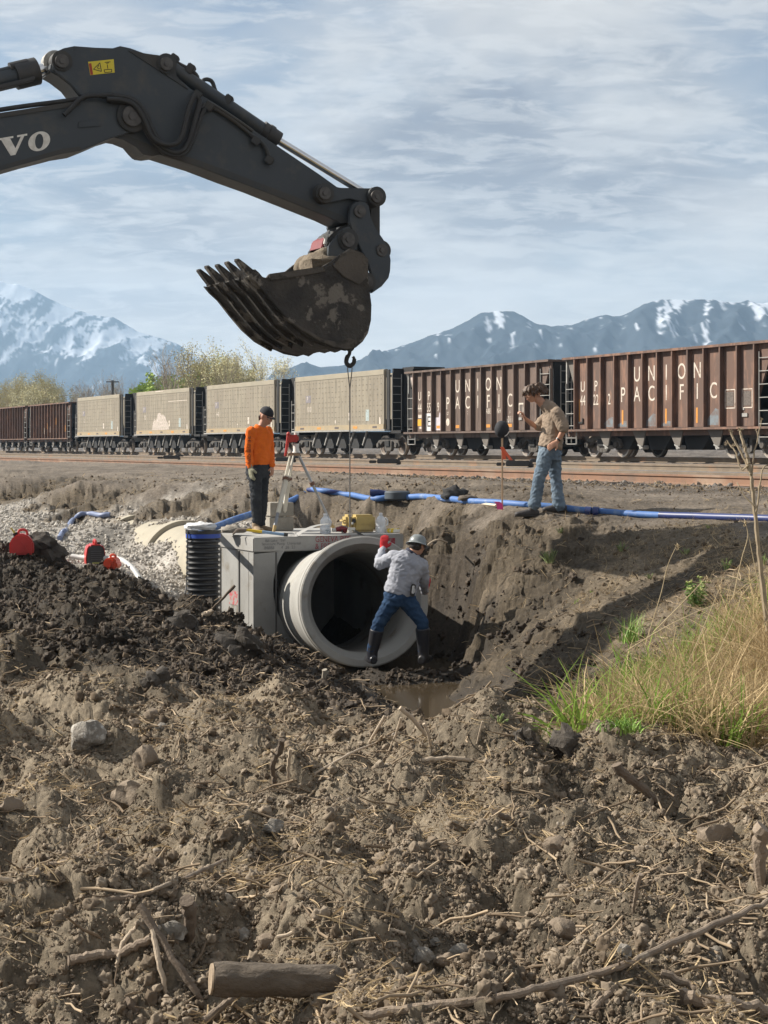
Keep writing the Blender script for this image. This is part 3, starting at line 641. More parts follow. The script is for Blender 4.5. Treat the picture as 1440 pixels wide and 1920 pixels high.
def marks_b(t, pc, xs):
    std_marks(t, pc, xs, ['44', '55', '9'])
    L_(MB().box((pc(1) - .02, -.003, 1.36), (.34, .004, .27)), 'sticker', YEL, t)
    L_(MB().box((pc(1) + .02, -.003, 1.62), (.3, .004, .14)).box((pc(1) + .05, -.003, 1.14), (.2, .004, .1)), 'sticker', WHT, t)
    L_(MB().box((pc(2), -.003, 1.37), (.56, .004, .72)), 'painted_block', M('paint_white', (.68, .66, .64), (.55, .52, .5), 9), t)
    glyph(t, 'E', pc(2), 1.37, .46, 1.1, M('paint_black', (.03, .03, .03)), -.007)
    m = MB(); m.prism([(pc(3) - .3, 1.03), (pc(3) + .26, 1.03), (pc(3) + .26, 1.72), (pc(3) + .1, 1.75), (pc(3) + .05, 1.55), (pc(3) - .28, 1.55)], I3, -.0035, -.001); L_(m, 'painted_block', M('paint_pale', (.55, .52, .55), (.42, .36, .40), 5), t)
    for i in (3, 5, 8, 10): L_(MB().box((pc(i), -.005, 1.16), (.3, .004, .12)), 'reflector', ORG, t)
    m = MB().lathe([(.15, 0), (.15, .003), (0.001, .003)], (pc(4), -.002, 1.35), (0, -1, 0), 20); L_(m, 'sticker', WHT, t)
    for i, s in ((4, 'cr'), (6, ':'), (8, 'ABE'), (9, 'NH')): glyph(t, s, pc(i), 1.72, .2, .75, name='scribble')
    glyph(t, '6011.', pc(10), 1.38, .26, .7, name='scribble'); glyph(t, '3', pc(10), 1.66, .1, name='scribble')
    L_(MB().box((pc(11), -.003, 1.78), (.34, .004, .42)), 'data_panel', WHT, t); L_(MB().box((pc(11), -.006, 1.78), (.24, .004, .3)), 'data_panel', M('data_black', (.09, .075, .065)), t)
    L_(MB().box((pc(11) - .02, -.02, 1.4), (.22, .03, .1)), 'name_plate', LAD, t)
    m = MB(); m.prism([(.2, 3.38), (.72, 3.38), (.74, 2.7), (.64, 2.4)], I3, .001, .008); L_(m, 'scribble', PINK, t)
def marks_c(t, pc, xs):
    rnd = random.Random(5)
    for i in range(2, 13):
        if rnd.random() < .75: m = MB(); x = pc(i) + rnd.uniform(-.1, .1); z = rnd.uniform(1.15, 2.1); m.prism([(x - .16, z), (x + .1, z - .1), (x + .17, z + .35), (x + .02, z + .52), (x - .13, z + .4)], I3, -.004, -.001); L_(m, 'scribble', rnd.choice((PINK, ORG, WHT, PINK)), t)
hopper(-15.0, 'brown ribbed hopper wagon numbered 44222, last one beside the dry tall weed', BRN2, marks_a)
hopper(-2.35, 'brown ribbed hopper wagon with a white block letter E and a yellow sticker', BRN, marks_b)
hopper(62.75, 'brown hopper wagon with pink and orange scribbles coupled to the pale ones', BRN2, marks_c)
hopper(75.4, 'brown hopper wagon at the far end of the train, cut by the frame', BRN2, lambda *a: None)
def coalcar(s, label, num, extra):
    t = place(s, label, 'pale_hopper_wagon', GTN); z0, z1, L = 1.12, 3.74, 10.0
    m = MB().box((L / 2, .05, (z0 + .22 + z1 - .26) / 2), (L, .1, z1 - z0 - .48)); m.box((L / 2, 2.95, (z0 + z1) / 2), (L, .1, z1 - z0)); L_(m, 'side_wall', TAN, t)
    m = MB(); m.prism([(0, z1 - .26), (0.0, z1 - .02), (.12, z1), (.22, z1), (.22, z1 - .26)], lambda u, v, w: (w, u - .012, v), 0, L); m.box((L / 2, 2.9, z1 + .02), (L, .2, .1)); L_(m, 'top_chord', TANL, t, bevel=.02)
    L_(MB().box((L / 2, .035, z0 + .11), (L, .12, .218)), 'side_sill', BEI, t)
    L_(MB().box((L / 2, .0, z0 - .04), (L + .5, .2, .07)).box((L / 2, 1.5, .85), (L + 1.9, .5, .35)), 'sill_flange', LAD, t)
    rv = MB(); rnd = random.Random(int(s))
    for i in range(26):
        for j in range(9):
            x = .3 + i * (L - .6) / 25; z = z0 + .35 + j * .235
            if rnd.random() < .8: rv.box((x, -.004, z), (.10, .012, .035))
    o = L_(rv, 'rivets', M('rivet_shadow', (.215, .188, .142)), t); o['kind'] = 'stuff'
    for k in range(5): L_(MB().box((.9 + k * 2.05, -.028, z0 + .1), (.45, .006, .09)), 'reflector', ORG if k % 2 else M('dark_mark', (.12, .1, .09)), t)
    # ends: black bulkheads with ladders
    for s_ in (-1, 1):
        xo = L if s_ > 0 else 0
        m = MB().box((xo + s_ * .34, 1.52, 2.38), (.10, 2.5, 2.74)).box((xo + s_ * .15, 1.5, 1.3), (.36, 2.8, .5))
        if s_ > 0: m.box((xo + .2, .12, 2.4), (.3, .05, 2.6))
        L_(m, 'end_wall', BLK, t); L_(MB().box((xo + s_ * .85, 1.5, 1.0), (1.0, 2.7, .12)), 'end_platform', BLK, t)
    m = MB().box((L + .85, 1.0, 2.45), (.9, .5, 2.5)); m.box((L + .85, 1.5, 3.75), (1.1, 1.5, .1)); L_(m, 'brake_housing', BLK, t)
    ladder(t, L + .46, .18, .62, 1.05, 3.5, 7); ladder(t, -.02, -.42, -.04, 1.0, 2.6, 4, 'x'); L_(MB().cyl((-.05, .0, 1.05), (-.05, 0, 3.55), .04, 6), 'corner_post', LAD, t)
    for k in range(5):
        x = 1.55 + k * 1.42
        h = MB(); h.prism([(x - .1, z0 - .14), (x + 1.34, z0 - .14), (x + .76, .95), (x + .48, .95)], I3, .5, .58)
        h = MB(); h.prism([(x + .62, 1.02), (x + .16, .42), (x + .2, .28), (x + 1.04, .28), (x + 1.08, .42)], I3, .25, 2.6); L_(h, 'hopper_outlet', BLK, t)
        for dx in (0,): g = MB(); g.prism([(x + .62, 1.04), (x + .52, 1.04), (x + .1, .44), (x + .15, .4)], I3, .18, .245); L_(g, 'hopper_edge', LAD, t)
    m = MB().box((L / 2, 1.5, .68), (L - 3, 1.2, .5)); L_(m, 'underframe', BLK, t)
    truck(t, .75); truck(t, L - .25); coupler(t, -.95, -1); coupler(t, L + .95, 1)
    L_(MB().box((1.62, -.004, 2.62), (.62, .004, .34)), 'marking_panel', M('panel_grey', (.22, .20, .21)), t)
    glyph(t, 'P', 1.52, 2.62, .24, 1, y=-.008); glyph(t, num, 1.7, 2.12, .26, .8)
    L_(MB().box((8.3, -.004, 1.75), (.34, .004, .5)), 'marking_panel', M('panel_teal', (.38, .44, .43), (.30, .35, .34), 12, lo=.45, hi=.55), t); L_(MB().box((6.4, -.004, 1.72), (.22, .004, .34)).box((9.6, -.004, 1.5), (.14, .004, .3)).box((4.8, -.004, 1.5), (.1, .004, .14)), 'marking_panel', WHT, t)
    extra(t)
def ex_scribble(t):
    m = MB(); rnd = random.Random(2); pts = [(3.1 + 3.3 * i / 14, 1.38 + (.95 * math.sin(math.pi * i / 14)) ** .6 * rnd.uniform(.75, 1.15) if 0 < i < 14 else 1.36) for i in range(15)]
    m.prism(pts, I3, -.0075, -.001); L_(m, 'scribble', M('chalk_pink', (.52, .44, .40), (.40, .35, .29), 7, lo=.45, hi=.5), t)
    L_(MB().box((7.9, -.0045, 3.02), (3.4, .004, .03)).box((4.6, -.02, 3.66), (1.6, .004, .05)), 'chalk_line', WHT, t)
coalcar(10.0, 'pale coal hopper wagon coupled to the brown one, behind the hanging cable', '1010', lambda t: None)
coalcar(22.75, 'pale coal hopper wagon directly behind the orange-shirted worker', '1446', lambda t: None)
coalcar(35.7, 'pale coal hopper wagon with a pinkish scribble low on its side', '778', ex_scribble)
coalcar(49.35, 'pale coal hopper wagon farthest from the pit, smallest looking', '12', lambda t: None)
# ------------------------------------------------------------------ excavator arm
EA = Vector((-.44, .898, 0)).normalized()     # across the machine, pointing away from the camera
EB = Vector((.898, .44, 0)).normalized()      # along the boom, towards the bucket
E0 = Vector((-.40, 20.27, 0))                 # a point of the machine's middle plane above the lifted pipe
def EP(px, py, w=0.0):
    "the point at photograph pixel (px, py) in the plane w metres beyond the machine's middle plane"
    d = Vector(((px - 720) / F, 1, -(py - HY) / F)); o = E0 + EA * w
    return d * (o.dot(EA) / d.dot(EA))
def flat(mb, poly, w0, w1, wref=None):
    "plate traced in the plane wref and given real thickness w0..w1"
    wr = w0 if wref is None else wref
    pts = [EP(x, y, wr) - EA * wr for x, y in poly]
    n = len(pts); mb.add([p + EA * w0 for p in pts] + [p + EA * w1 for p in pts],
        [tuple(range(n)), tuple(reversed(range(n, 2 * n)))] + [(i, i + n, (i + 1) % n + n, (i + 1) % n) for i in range(n)]); return mb
def epin(mb, px, py, r, w0, w1, n=20):
    c = EP(px, py, w0) - EA * w0; mb.cyl(c + EA * w0, c + EA * w1, r, n); return mb
PAINT = M('machine_grey', (.034, .043, .053), (.028, .035, .043), 1.2, .5, c3=(.062, .061, .057), s3=3.4, lo3=.52, hi3=.7, bump=.12, bscale=34, rvar=.12)
PAINTD = M('machine_grey_dirty', (.036, .039, .042), (.052, .047, .041), 2.5, .7, bump=.12, bscale=50)
RUB = M('hose_rubber', (.018, .018, .019), (.028, .027, .026), 9, .6); CHR = M('chrome_rod', (.72, .72, .72), (.62, .62, .62), 4, .18, 1.0)
PIN = M('pin_steel', (.10, .095, .09), (.065, .06, .058), 14, .5, .5); DMETAL = M('dark_bracket', (.03, .031, .033), (.045, .042, .04), 8, .6)
MUD = M('muddy_steel', (.030, .026, .023), (.062, .053, .044), 2.2, .75, c3=(.17, .15, .125), s3=3.1, lo3=.55, hi3=.585, bump=1.0, bscale=26, bdist=.03, rvar=.2, lo=.42, hi=.6)
MUDL = M('dried_mud', (.10, .085, .07), (.07, .06, .05), 3, .9, c3=(.04, .035, .03), s3=4, lo3=.58, hi3=.66, bump=.8, bscale=30, bdist=.02)
EX = thing('excavator', 'dark grey excavator arm reaching over the pit with its muddy bucket', 'excavator', (-7.0, 17.0, -.9))
bm_ = MB(); flat(bm_, [(-420, 330), (-420, 480), (-150, 362), (0, 320), (60, 303), (118, 288), (150, 283), (178, 272), (205, 260), (232, 252), (258, 243), (273, 230), (276, 214), (268, 200), (250, 190), (228, 187), (200, 188), (172, 190), (150, 189), (0, 212), (-150, 240)], -.27, .27)
BOOM = obj('boom', bm_, PAINT, EX, bevel=.012)
m = MB(); flat(m, [(-420, 332), (-420, 342), (-150, 249), (0, 221), (150, 198), (150, 189), (0, 212), (-150, 240)], -.285, -.2702, -.27); obj('boom_flange', m, PAINTD, BOOM)
m = MB(); flat(m, [(-150, 352), (0, 311), (118, 279), (150, 275), (152, 283), (118, 288), (0, 320), (-150, 362)], -.285, -.2702, -.27); obj('boom_flange', m, PAINTD, BOOM)
m = MB(); flat(m, [(146, 229), (180, 222), (190, 227), (188, 237), (160, 239), (146, 240)], -.28, -.2705, -.27); obj('boom_boss', m, PAINT, BOOM, bevel=.008)
st_ = [(97, 108), (105, 97), (120, 90), (140, 86), (180, 89), (212, 90), (226, 86), (245, 90), (275, 101), (300, 104), (318, 107), (326, 115), (328, 130), (330, 142), (358, 166), (400, 191), (440, 217), (480, 246), (520, 273), (560, 300), (600, 327), (632, 350), (655, 358), (672, 372), (676, 395), (668, 412), (652, 417), (638, 418), (615, 407), (540, 377), (480, 353), (430, 335), (370, 312), (300, 290), (285, 292), (270, 290), (260, 280), (250, 268), (230, 260), (212, 257), (195, 240), (165, 205), (150, 183), (132, 160), (110, 143), (94, 134), (96, 120)]
m = MB(); flat(m, st_, -.20, .20); STK = obj('stick', m, PAINT, EX, bevel=.012)
m = MB(); flat(m, [(230, 262), (212, 258), (240, 255), (300, 280), (370, 300), (430, 322), (540, 364), (640, 404), (652, 417), (638, 418), (615, 407), (540, 377), (430, 335), (370, 312), (300, 290), (285, 293), (268, 290), (255, 276)], -.215, -.2005, -.20); obj('stick_plate', m, PAINTD, STK)
m = MB(); flat(m, [(99, 108), (105, 98), (120, 91), (143, 88), (136, 96), (141, 125), (168, 178), (158, 183), (148, 178), (130, 158), (108, 141), (97, 132)], -.225, -.2005, -.2); obj('stick_lug', m, PAINT, STK, bevel=.008)
m = MB(); flat(m, [(240, 95), (352, 168), (330, 142), (326, 112), (312, 106), (275, 101)], -.212, -.2005, -.2); obj('stick_rib', m, PAINTD, STK)
for (x, y, r, w0, w1) in ((249, 217, .115, -.33, .33), (117, 114, .075, -.26, .26), (313, 119, .075, -.25, .25), (610, 362, .075, -.33, .33), (708, 368, .075, -.37, .37), (676, 396, .075, -.34, .34), (654, 449, .085, -.36, .36), (717, 469, .075, -.33, .33), (690, 528, .07, -.36, .36)):
    c = MB(); epin(c, x, y, r * 1.55, w0 + .02, w1 - .02); h = obj('pin_collar', c, PAINTD, EX, bevel=.008, smooth=True)
    c = MB(); epin(c, x, y, r, w0 - .02, w0 + .05); epin(c, x, y, r * .45, w0 - .035, w0 + .05, 6); obj('pin', c, PIN, h, bevel=.006, smooth=True)
for x, y in ((677, 442), (707, 514)): c = MB(); epin(c, x, y, .022, -.325, -.3); obj('bolt_hole', c, M('plain_light', (.5, .5, .48)), EX)
# cylinders
def cyl_(name, pts, w, r, mat, par, **k): return obj(name, MB().tube([EP(a, b, w) for a, b in pts], r, 20), mat, par, smooth=True, **k)
bc = cyl_('cylinder_barrel', [(322, 128), (516, 260)], 0, .085, PAINT, EX)
cyl_('cylinder_gland', [(490, 242), (521, 263.5)], 0, .105, DMETAL, bc); cyl_('cylinder_gland', [(500, 250), (508, 255)], 0, .12, DMETAL, bc)
cyl_('cylinder_rod', [(518, 261), (700, 372)], 0, .045, CHR, bc)
sc_ = cyl_('cylinder_barrel', [(-420, 250), (62, 136)], 0, .115, PAINT, EX)
cyl_('cylinder_gland', [(28, 143), (69, 133)], 0, .15, DMETAL, sc_); cyl_('cylinder_rod', [(66, 134), (104, 122)], 0, .062, CHR, sc_)
m = MB(); flat(m, [(-60, 172), (50, 146), (66, 141), (66, 150), (30, 160), (-60, 182)], -.17, -.1); obj('cylinder_bracket', m, DMETAL, sc_, bevel=.01)
cyl_('cylinder_pipe', [(-200, 184), (20, 128), (52, 121)], -.05, .03, PAINT, sc_); m = MB().tube([EP(18, 127, -.05), EP(52, 119, -.05)], .055, 12); obj('pipe_clamp', m, DMETAL, sc_)
m = MB(); epin(m, 105, 118, .14, -.06, .06); obj('rod_eye', m, M('worn_steel', (.45, .43, .38), (.25, .24, .22), 8, .45, .4), sc_, smooth=True)
# linkage
for s in (-1, 1):
    m = MB(); w0, w1 = (-.29, -.235) if s < 0 else (.235, .29)
    flat(m, [(596, 356), (602, 349), (612, 347), (640, 352), (695, 353), (705, 354), (716, 360), (720, 370), (715, 381), (705, 384), (694, 382), (655, 372), (640, 375), (620, 379), (606, 378), (597, 370)], w0, w1, -.29); obj('link_bar', m, PAINT, EX, bevel=.008)
for s in (-1, 1):
    m = MB(); w0, w1 = (-.33, -.27) if s < 0 else (.27, .33)
    flat(m, [(655, 417), (656, 397), (660, 384), (670, 378), (684, 378), (692, 385), (696, 409), (706, 430), (718, 447), (729, 465), (733, 488), (732, 508), (729, 521), (716, 537), (697, 550), (701, 531), (697, 515), (692, 498), (675, 463), (668, 448), (661, 432)], w0, w1, -.33); obj('coupler_plate', m, PAINT, EX, bevel=.008)
m = MB(); flat(m, [(694, 378), (713, 376), (713, 450), (700, 444), (694, 430)], -.12, .12); obj('push_link', m, PAINTD, EX, bevel=.01)
m = MB(); flat(m, [(560, 520), (617, 487), (612, 462), (622, 440), (640, 425), (655, 419), (668, 432), (676, 470), (690, 500), (698, 540), (690, 562), (660, 520)], -.2, .2, -.2); obj('coupler_body', m, DMETAL, EX, bevel=.02)
for s in (-1, 1):
    m = MB(); w0, w1 = (-.31, -.25) if s < 0 else (.25, .31)
    flat(m, [(620, 492), (616, 478), (617, 462), (628, 447), (644, 428), (656, 423), (668, 432), (672, 452), (670, 470), (655, 466), (638, 477)], w0, w1, -.31); obj('bucket_ear', m, PAINT, EX, bevel=.008)
RED = M('red_paint', (.20, .016, .02), (.14, .014, .018), 8, .5); WHTP = M('white_paint_worn', (.72, .70, .66), (.55, .53, .48), 14, .6)
m = MB(); flat(m, [(602, 466), (607, 448), (622, 439), (638, 434), (634, 450), (616, 461)], -.1, .25); rr_ = obj('coupler_guard', m, RED, EX, bevel=.01)
for a, b in (((609, 458), (613, 437)), ((622, 452), (622, 434)), ((607, 444), (626, 440)), ((632, 430), (646, 426))): cyl_('guard_rail', [a, b], -.14, .02, WHTP, rr_)
# bucket
BK = MB()
prof_in = []
shell = [(480, 527), (465, 521), (476, 534), (492, 548), (515, 576), (538, 602), (562, 623), (591, 640), (620, 652), (646, 656), (664, 650), (677, 639), (686, 624), (691, 601), (692, 572), (689, 548), (685, 517)]
WN, WF = -.62, .72
pts = [EP(x, y, WN) - EA * WN for x, y in shell[1:]]
cen = EP(610, 560, WN) - EA * WN
vs = []; n = len(pts); rnd = random.Random(3); NW = 14
for k in range(NW + 1):
    w = WN + (WF - WN) * k / NW
    for i, p in enumerate(pts): vs.append(p + EA * w + (p - cen).normalized() * (.012 * rnd.gauss(0, 1)))
for k in range(NW + 1):
    w = WN + (WF - WN) * k / NW
    for i, p in enumerate(pts): vs.append(p + EA * w - (p - cen).normalized() * .045)
fs = []; o2 = (NW + 1) * n
for k in range(NW):
    for i in range(n - 1):
        a = k * n + i; fs.append((a, a + 1, a + n + 1, a + n)); fs.append((o2 + a, o2 + a + n, o2 + a + n + 1, o2 + a + 1))
for k in range(NW): fs.append((k * n, k * n + n, o2 + k * n + n, o2 + k * n)); a = k * n + n - 1; fs.append((a, o2 + a, o2 + a + n, a + n))
for i in range(n - 1): fs.append((i, o2 + i, o2 + i + 1, i + 1)); a = NW * n + i; fs.append((a, a + 1, o2 + a + 1, o2 + a))
BK.add(vs, fs); BUC = obj('bucket', BK, MUD, EX, smooth=True)
side = [(497, 522), (503, 514), (567, 505), (602, 500), (620, 490), (637, 476), (655, 466), (675, 474), (688, 487), (687, 505), (686, 517), (690, 546), (693.5, 572), (692.5, 601), (687, 625), (677, 641), (664, 652), (646, 658), (620, 653), (591, 640), (562, 622), (538, 601), (515, 575), (492, 547), (478, 532), (484, 518)]
for w0, w1 in ((WN - .05, WN + .0), (WF, WF + .05)):
    m = MB(); flat(m, side, w0, w1, WN); obj('bucket_side', m, MUDL if False else MUD, BUC, bevel=.006)
m = MB(); flat(m, [(500, 516), (567, 506), (602, 501), (606, 510), (570, 517), (503, 527)], WN - .075, WN - .051, WN); flat(m, [(637, 478), (655, 468), (675, 476), (686, 488), (685, 520), (668, 535), (640, 520), (620, 500)], WN - .07, WN - .051, WN); obj('side_plate', m, MUDL, BUC, bevel=.006)
m = MB(); flat(m, [(540, 604), (562, 613), (600, 636), (625, 641), (650, 634), (666, 640), (661, 652), (646, 656), (620, 651), (591, 638), (562, 620)], WN - .07, WN - .051, WN); obj('wear_plate', m, MUDL, BUC, bevel=.006)
# wear ribs round the back of the bucket and the adapters with their teeth
m = MB()
for j in range(5):
    w = WN + .05 + (WF - WN - .1) * j / 4
    m = MB(); ring = [p + (p - cen).normalized() * .05 for p in pts[0:7]]; inn = [p - (p - cen).normalized() * .02 for p in pts[0:7]]
    poly = ring + list(reversed(inn)); nn = len(poly)
    m.add([p + EA * (w - .025) for p in poly] + [p + EA * (w + .025) for p in poly], [tuple(range(nn)), tuple(reversed(range(nn, 2 * nn)))] + [(i, i + nn, (i + 1) % nn + nn, (i + 1) % nn) for i in range(nn)])
    obj('wear_rib', m, MUD, BUC)
    dw = w; dz = EP(449, 492, WN) - EP(492, 536, WN)
    base = EP(488, 529, WN) - EA * WN + EA * dw; dv = dz * (1.0 if j != 3 else 1.05); up = Vector((0, 0, 1))
    side_v = EA; nrm = dv.cross(side_v).normalized()
    t_ = MB()
    def sec(c, a, b): return [c + side_v * sa * a + nrm * sb * b for sa, sb in ((-1, -1), (1, -1), (1, 1), (-1, 1))]
    S = [sec(base - dv * .12, .075, .05), sec(base + dv * .22, .08, .062), sec(base + dv * .42, .075, .058)]
    t_.add(sum(S, []), [(3, 2, 1, 0), (8, 9, 10, 11)] + [(q * 4 + i, q * 4 + (i + 1) % 4, q * 4 + 4 + (i + 1) % 4, q * 4 + 4 + i) for q in range(2) for i in range(4)])
    ad = obj('tooth_adapter', t_, MUD, BUC, bevel=.012)
    t_ = MB(); S = [sec(base + dv * .40, .055, .045), sec(base + dv * .70, .055, .032), sec(base + dv * 1.0, .06, .012)]
    t_.add(sum(S, []), [(3, 2, 1, 0), (8, 9, 10, 11)] + [(q * 4 + i, q * 4 + (i + 1) % 4, q * 4 + 4 + (i + 1) % 4, q * 4 + 4 + i) for q in range(2) for i in range(4)])
    obj('tooth', t_, MUD, BUC, bevel=.01)
m = MB(); k_ = len(m.v); m.ball(tuple(EP(607, 499, -.1)), .25, 12, (1.15, 1.1, .75)); v_ = np.array(m.v); c0 = np.array(EP(607, 497, -.1))
dn = perlin(v_[:, 0] * 7 + v_[:, 1] * 3, v_[:, 2] * 9 + v_[:, 1] * 4, 3); v_ = c0 + (v_ - c0) * (1 + .5 * dn)[:, None]; m.v = [tuple(a) for a in v_]
m.ball(tuple(EP(578, 503, .3)), .18, 10, (1, 1, .9)); obj('soil_lump', m, M('clay_lump', (.22, .18, .13), (.14, .11, .08), 9, .95, bump=1, bscale=20, bdist=.03), BUC, smooth=True)
# hoses and pipework
def hose(pts, w, r, mat=RUB, par=None, name='hose'): return obj(name, MB().tube(spline([EP(a, b, w) for a, b in pts], 6), r, 10), mat, par or EX, smooth=True)
hose([(120, 216), (136, 200), (150, 186), (165, 180), (190, 179), (212, 178)], -.33, .028); hose([(-200, 244), (0, 206), (140, 187), (160, 182)], -.25, .026)
hose([(190, 180), (215, 180), (240, 184), (258, 194), (270, 210), (282, 236), (292, 256), (306, 276), (325, 286), (342, 282), (352, 268), (360, 245), (366, 222), (372, 200), (374, 186)], -.31, .034)
hose([(200, 186), (228, 188), (250, 196), (266, 216), (276, 238), (286, 258), (300, 268), (318, 272), (333, 267), (342, 252), (348, 228), (354, 202), (362, 184), (368, 178)], -.36, .030)
hose([(205, 190), (232, 193), (252, 204), (264, 224), (276, 250), (292, 272), (312, 288), (334, 292), (350, 284), (360, 266), (370, 238), (378, 214), (384, 204)], -.30, .026)
hose([(378, 204), (386, 196), (410, 208), (440, 228), (470, 252), (484, 262), (496, 274), (502, 288), (505, 300)], -.235, .024, PAINTD, name='steel_pipe'); hose([(388, 190), (412, 204), (440, 222), (474, 246)], -.245, .02, PAINTD, name='steel_pipe')
hose([(380, 155), (382, 150), (390, 149), (398, 154), (403, 168), (410, 182), (424, 192)], 0, .024, PAINTD, name='steel_pipe'); hose([(326, 113), (335, 120), (350, 128), (364, 137), (370, 146), (362, 148), (354, 142)], -.02, .026, DMETAL, name='steel_pipe')
m = MB()
for x, y in ((326, 112), (357, 130), (428, 188), (503, 250)): c = EP(x, y, -.03); m = MB().box(c, (.09, .14, .11), Matrix.Rotation(.6, 3, 'Y')); obj('hose_clamp', m, DMETAL, EX, bevel=.01)
for x, y in ((392, 200), (480, 264), (505, 300), (374, 214), (370, 178)): m = MB().box(EP(x, y, -.25), (.10, .06, .09), Matrix.Rotation(.6, 3, 'Y')); obj('hose_clamp', m, PAINTD, EX, bevel=.01)
# maker's lettering along the boom, heavy slab-serif capitals
def serif(ch):
    if ch == 'O': return [([(.5 + .5 * math.cos(a), .5 + .52 * math.sin(a)) for a in np.linspace(0, 2 * math.pi, 40, False)], [(.5 + .19 * math.cos(a), .5 + .40 * math.sin(a)) for a in np.linspace(0, 2 * math.pi, 40, False)])]
    if ch == 'V': return [([(-.04, 1), (-.04, .90), (.06, .90), (.42, 0), (.60, 0), (.93, .90), (1.04, .90), (1.04, 1), (.66, 1), (.66, .90), (.80, .90), (.60, .34), (.40, .90), (.52, .90), (.52, 1)], None)]
    return [([(0, 0), (0, .1), (.12, .1), (.12, .9), (0, .9), (0, 1), (.55, 1), (.55, .9), (.42, .9), (.42, .1), (.62, .1), (.78, .34), (.86, .34), (.86, 0)], None)]
def bletter(ch, x0, x1, yt0, yb0, yt1, yb1):
    "letter between two boom stations: left column x0 with top/bottom rows, right column x1"
    m = MB()
    def mp(u, v, w): x = x0 + (x1 - x0) * u; t = yt0 + (yt1 - yt0) * u; b = yb0 + (yb1 - yb0) * u; return EP(x, b + (t - b) * v, w)
    for outer, inner in serif(ch):
        if inner is None: m.prism(outer, mp, -.2715, -.274)
        else:
            n = len(outer); vs = [mp(u, v, -.274) for u, v in outer] + [mp(u, v, -.274) for u, v in inner]; m.add(vs, [(i, (i + 1) % n, (i + 1) % n + n, i + n) for i in range(n)])
    obj('letter', m, WHTP, BOOM, fixn=False)
for ch, a in (('V', -140), ('O', -94), ('L', -46), ('V', -1), ('O', 53)):
    wd = {'V': 50, 'O': 41, 'L': 46}[ch]; sl = -.175; y = lambda x: 248 + sl * (x - 53)
    bletter(ch, a, a + wd, y(a) + (3 if ch == 'O' else 2), y(a) + 38, y(a + wd) + (3 if ch == 'O' else 2), y(a + wd) + 38)
m = MB(); flat(m, [(165, 116), (213, 111), (215, 136), (169, 141)], -.2035, -.2015, -.2); dcl = obj('warning_decal', m, M('decal_yellow', (.68, .55, .04), (.6, .5, .05), 9, .6), STK)
DBK = M('decal_ink', (.03, .03, .03)); 
m = MB(); flat(m, [(166, 119), (171, 118.5), (174.5, 140), (169.5, 140.5)], -.2045, -.2036, -.2); obj('decal_stripe', m, M('decal_red', (.35, .06, .03)), dcl)
def stroke(x0, y0, x1, y1, t, par, mat):
    dx, dy = x1 - x0, y1 - y0; l = math.hypot(dx, dy) or 1; nx, ny = -dy / l * t / 2, dx / l * t / 2
    m = MB(); flat(m, [(x0 + nx, y0 + ny), (x1 + nx, y1 + ny), (x1 - nx, y1 - ny), (x0 - nx, y0 - ny)], -.205, -.2037, -.2); return m
for a in ((175, 130, 187, 118), (187, 118, 190, 134), (190, 134, 175, 130), (196, 117, 207, 116), (199, 119, 204, 118), (201, 121, 202, 129), (195, 131, 209, 130), (209, 130, 209.5, 135), (209.5, 135, 196, 136), (196, 136, 195, 131), (182, 128, 185, 122), (183, 129, 187, 129)): obj('decal_mark', stroke(*a, 1.3, dcl, DBK), DBK, dcl)

# ------------------------------------------------------------------ sling from the bucket to the pipe
CBL = M('wire_rope', (.20, .19, .18), (.12, .115, .11), 60, .5, .5)
tp = EP(656, 660, 0); bt = Vector((tp.x, tp.y, -1.03)); m = MB()
CT_ = thing('lifting_sling', 'thin steel lifting cable hanging from the bucket hook to the concrete pipe', 'lifting cable', tuple(bt))
obj('cable', MB().tube([tp + Vector((0, 0, -.42)), bt], .0075, 8), CBL, CT_)
for s in (-1, 1): obj('cable_loop', MB().tube(spline([tp + Vector((.0 + s * .022, 0, -.14)), tp + Vector((s * .026, 0, -.2)), tp + Vector((s * .012, 0, -.34)), tp + Vector((0, 0, -.44))], 4), .007, 6), CBL, CT_)
hk = [tp + Vector(v) for v in ((0, 0, .06), (-.005, 0, -.02), (-.035, 0, -.07), (-.04, 0, -.13), (0, 0, -.165), (.045, 0, -.13), (.05, 0, -.08), (.035, 0, -.055))]
obj('hook', MB().tube(spline(hk, 5), [.022] * 8 + [.028] * 14 + [.026] * 8 + [.018] * 6, 10), DMETAL, CT_, smooth=True)
obj('shackle', MB().lathe([(.045 + .012 * math.cos(a), .012 * math.sin(a)) for a in np.linspace(0, 6.283, 9)[:-1]], tuple(tp + Vector((0, 0, .06))), (0, 1, 0), 16, closed=True), DMETAL, CT_)
obj('lifting_pin', MB().cyl(bt, bt + Vector((0, 0, .05)), .03, 10).box(bt + Vector((.02, 0, .05)), (.09, .05, .03)), M('pin_pale', (.5, .49, .46)), CT_, bevel=.005)
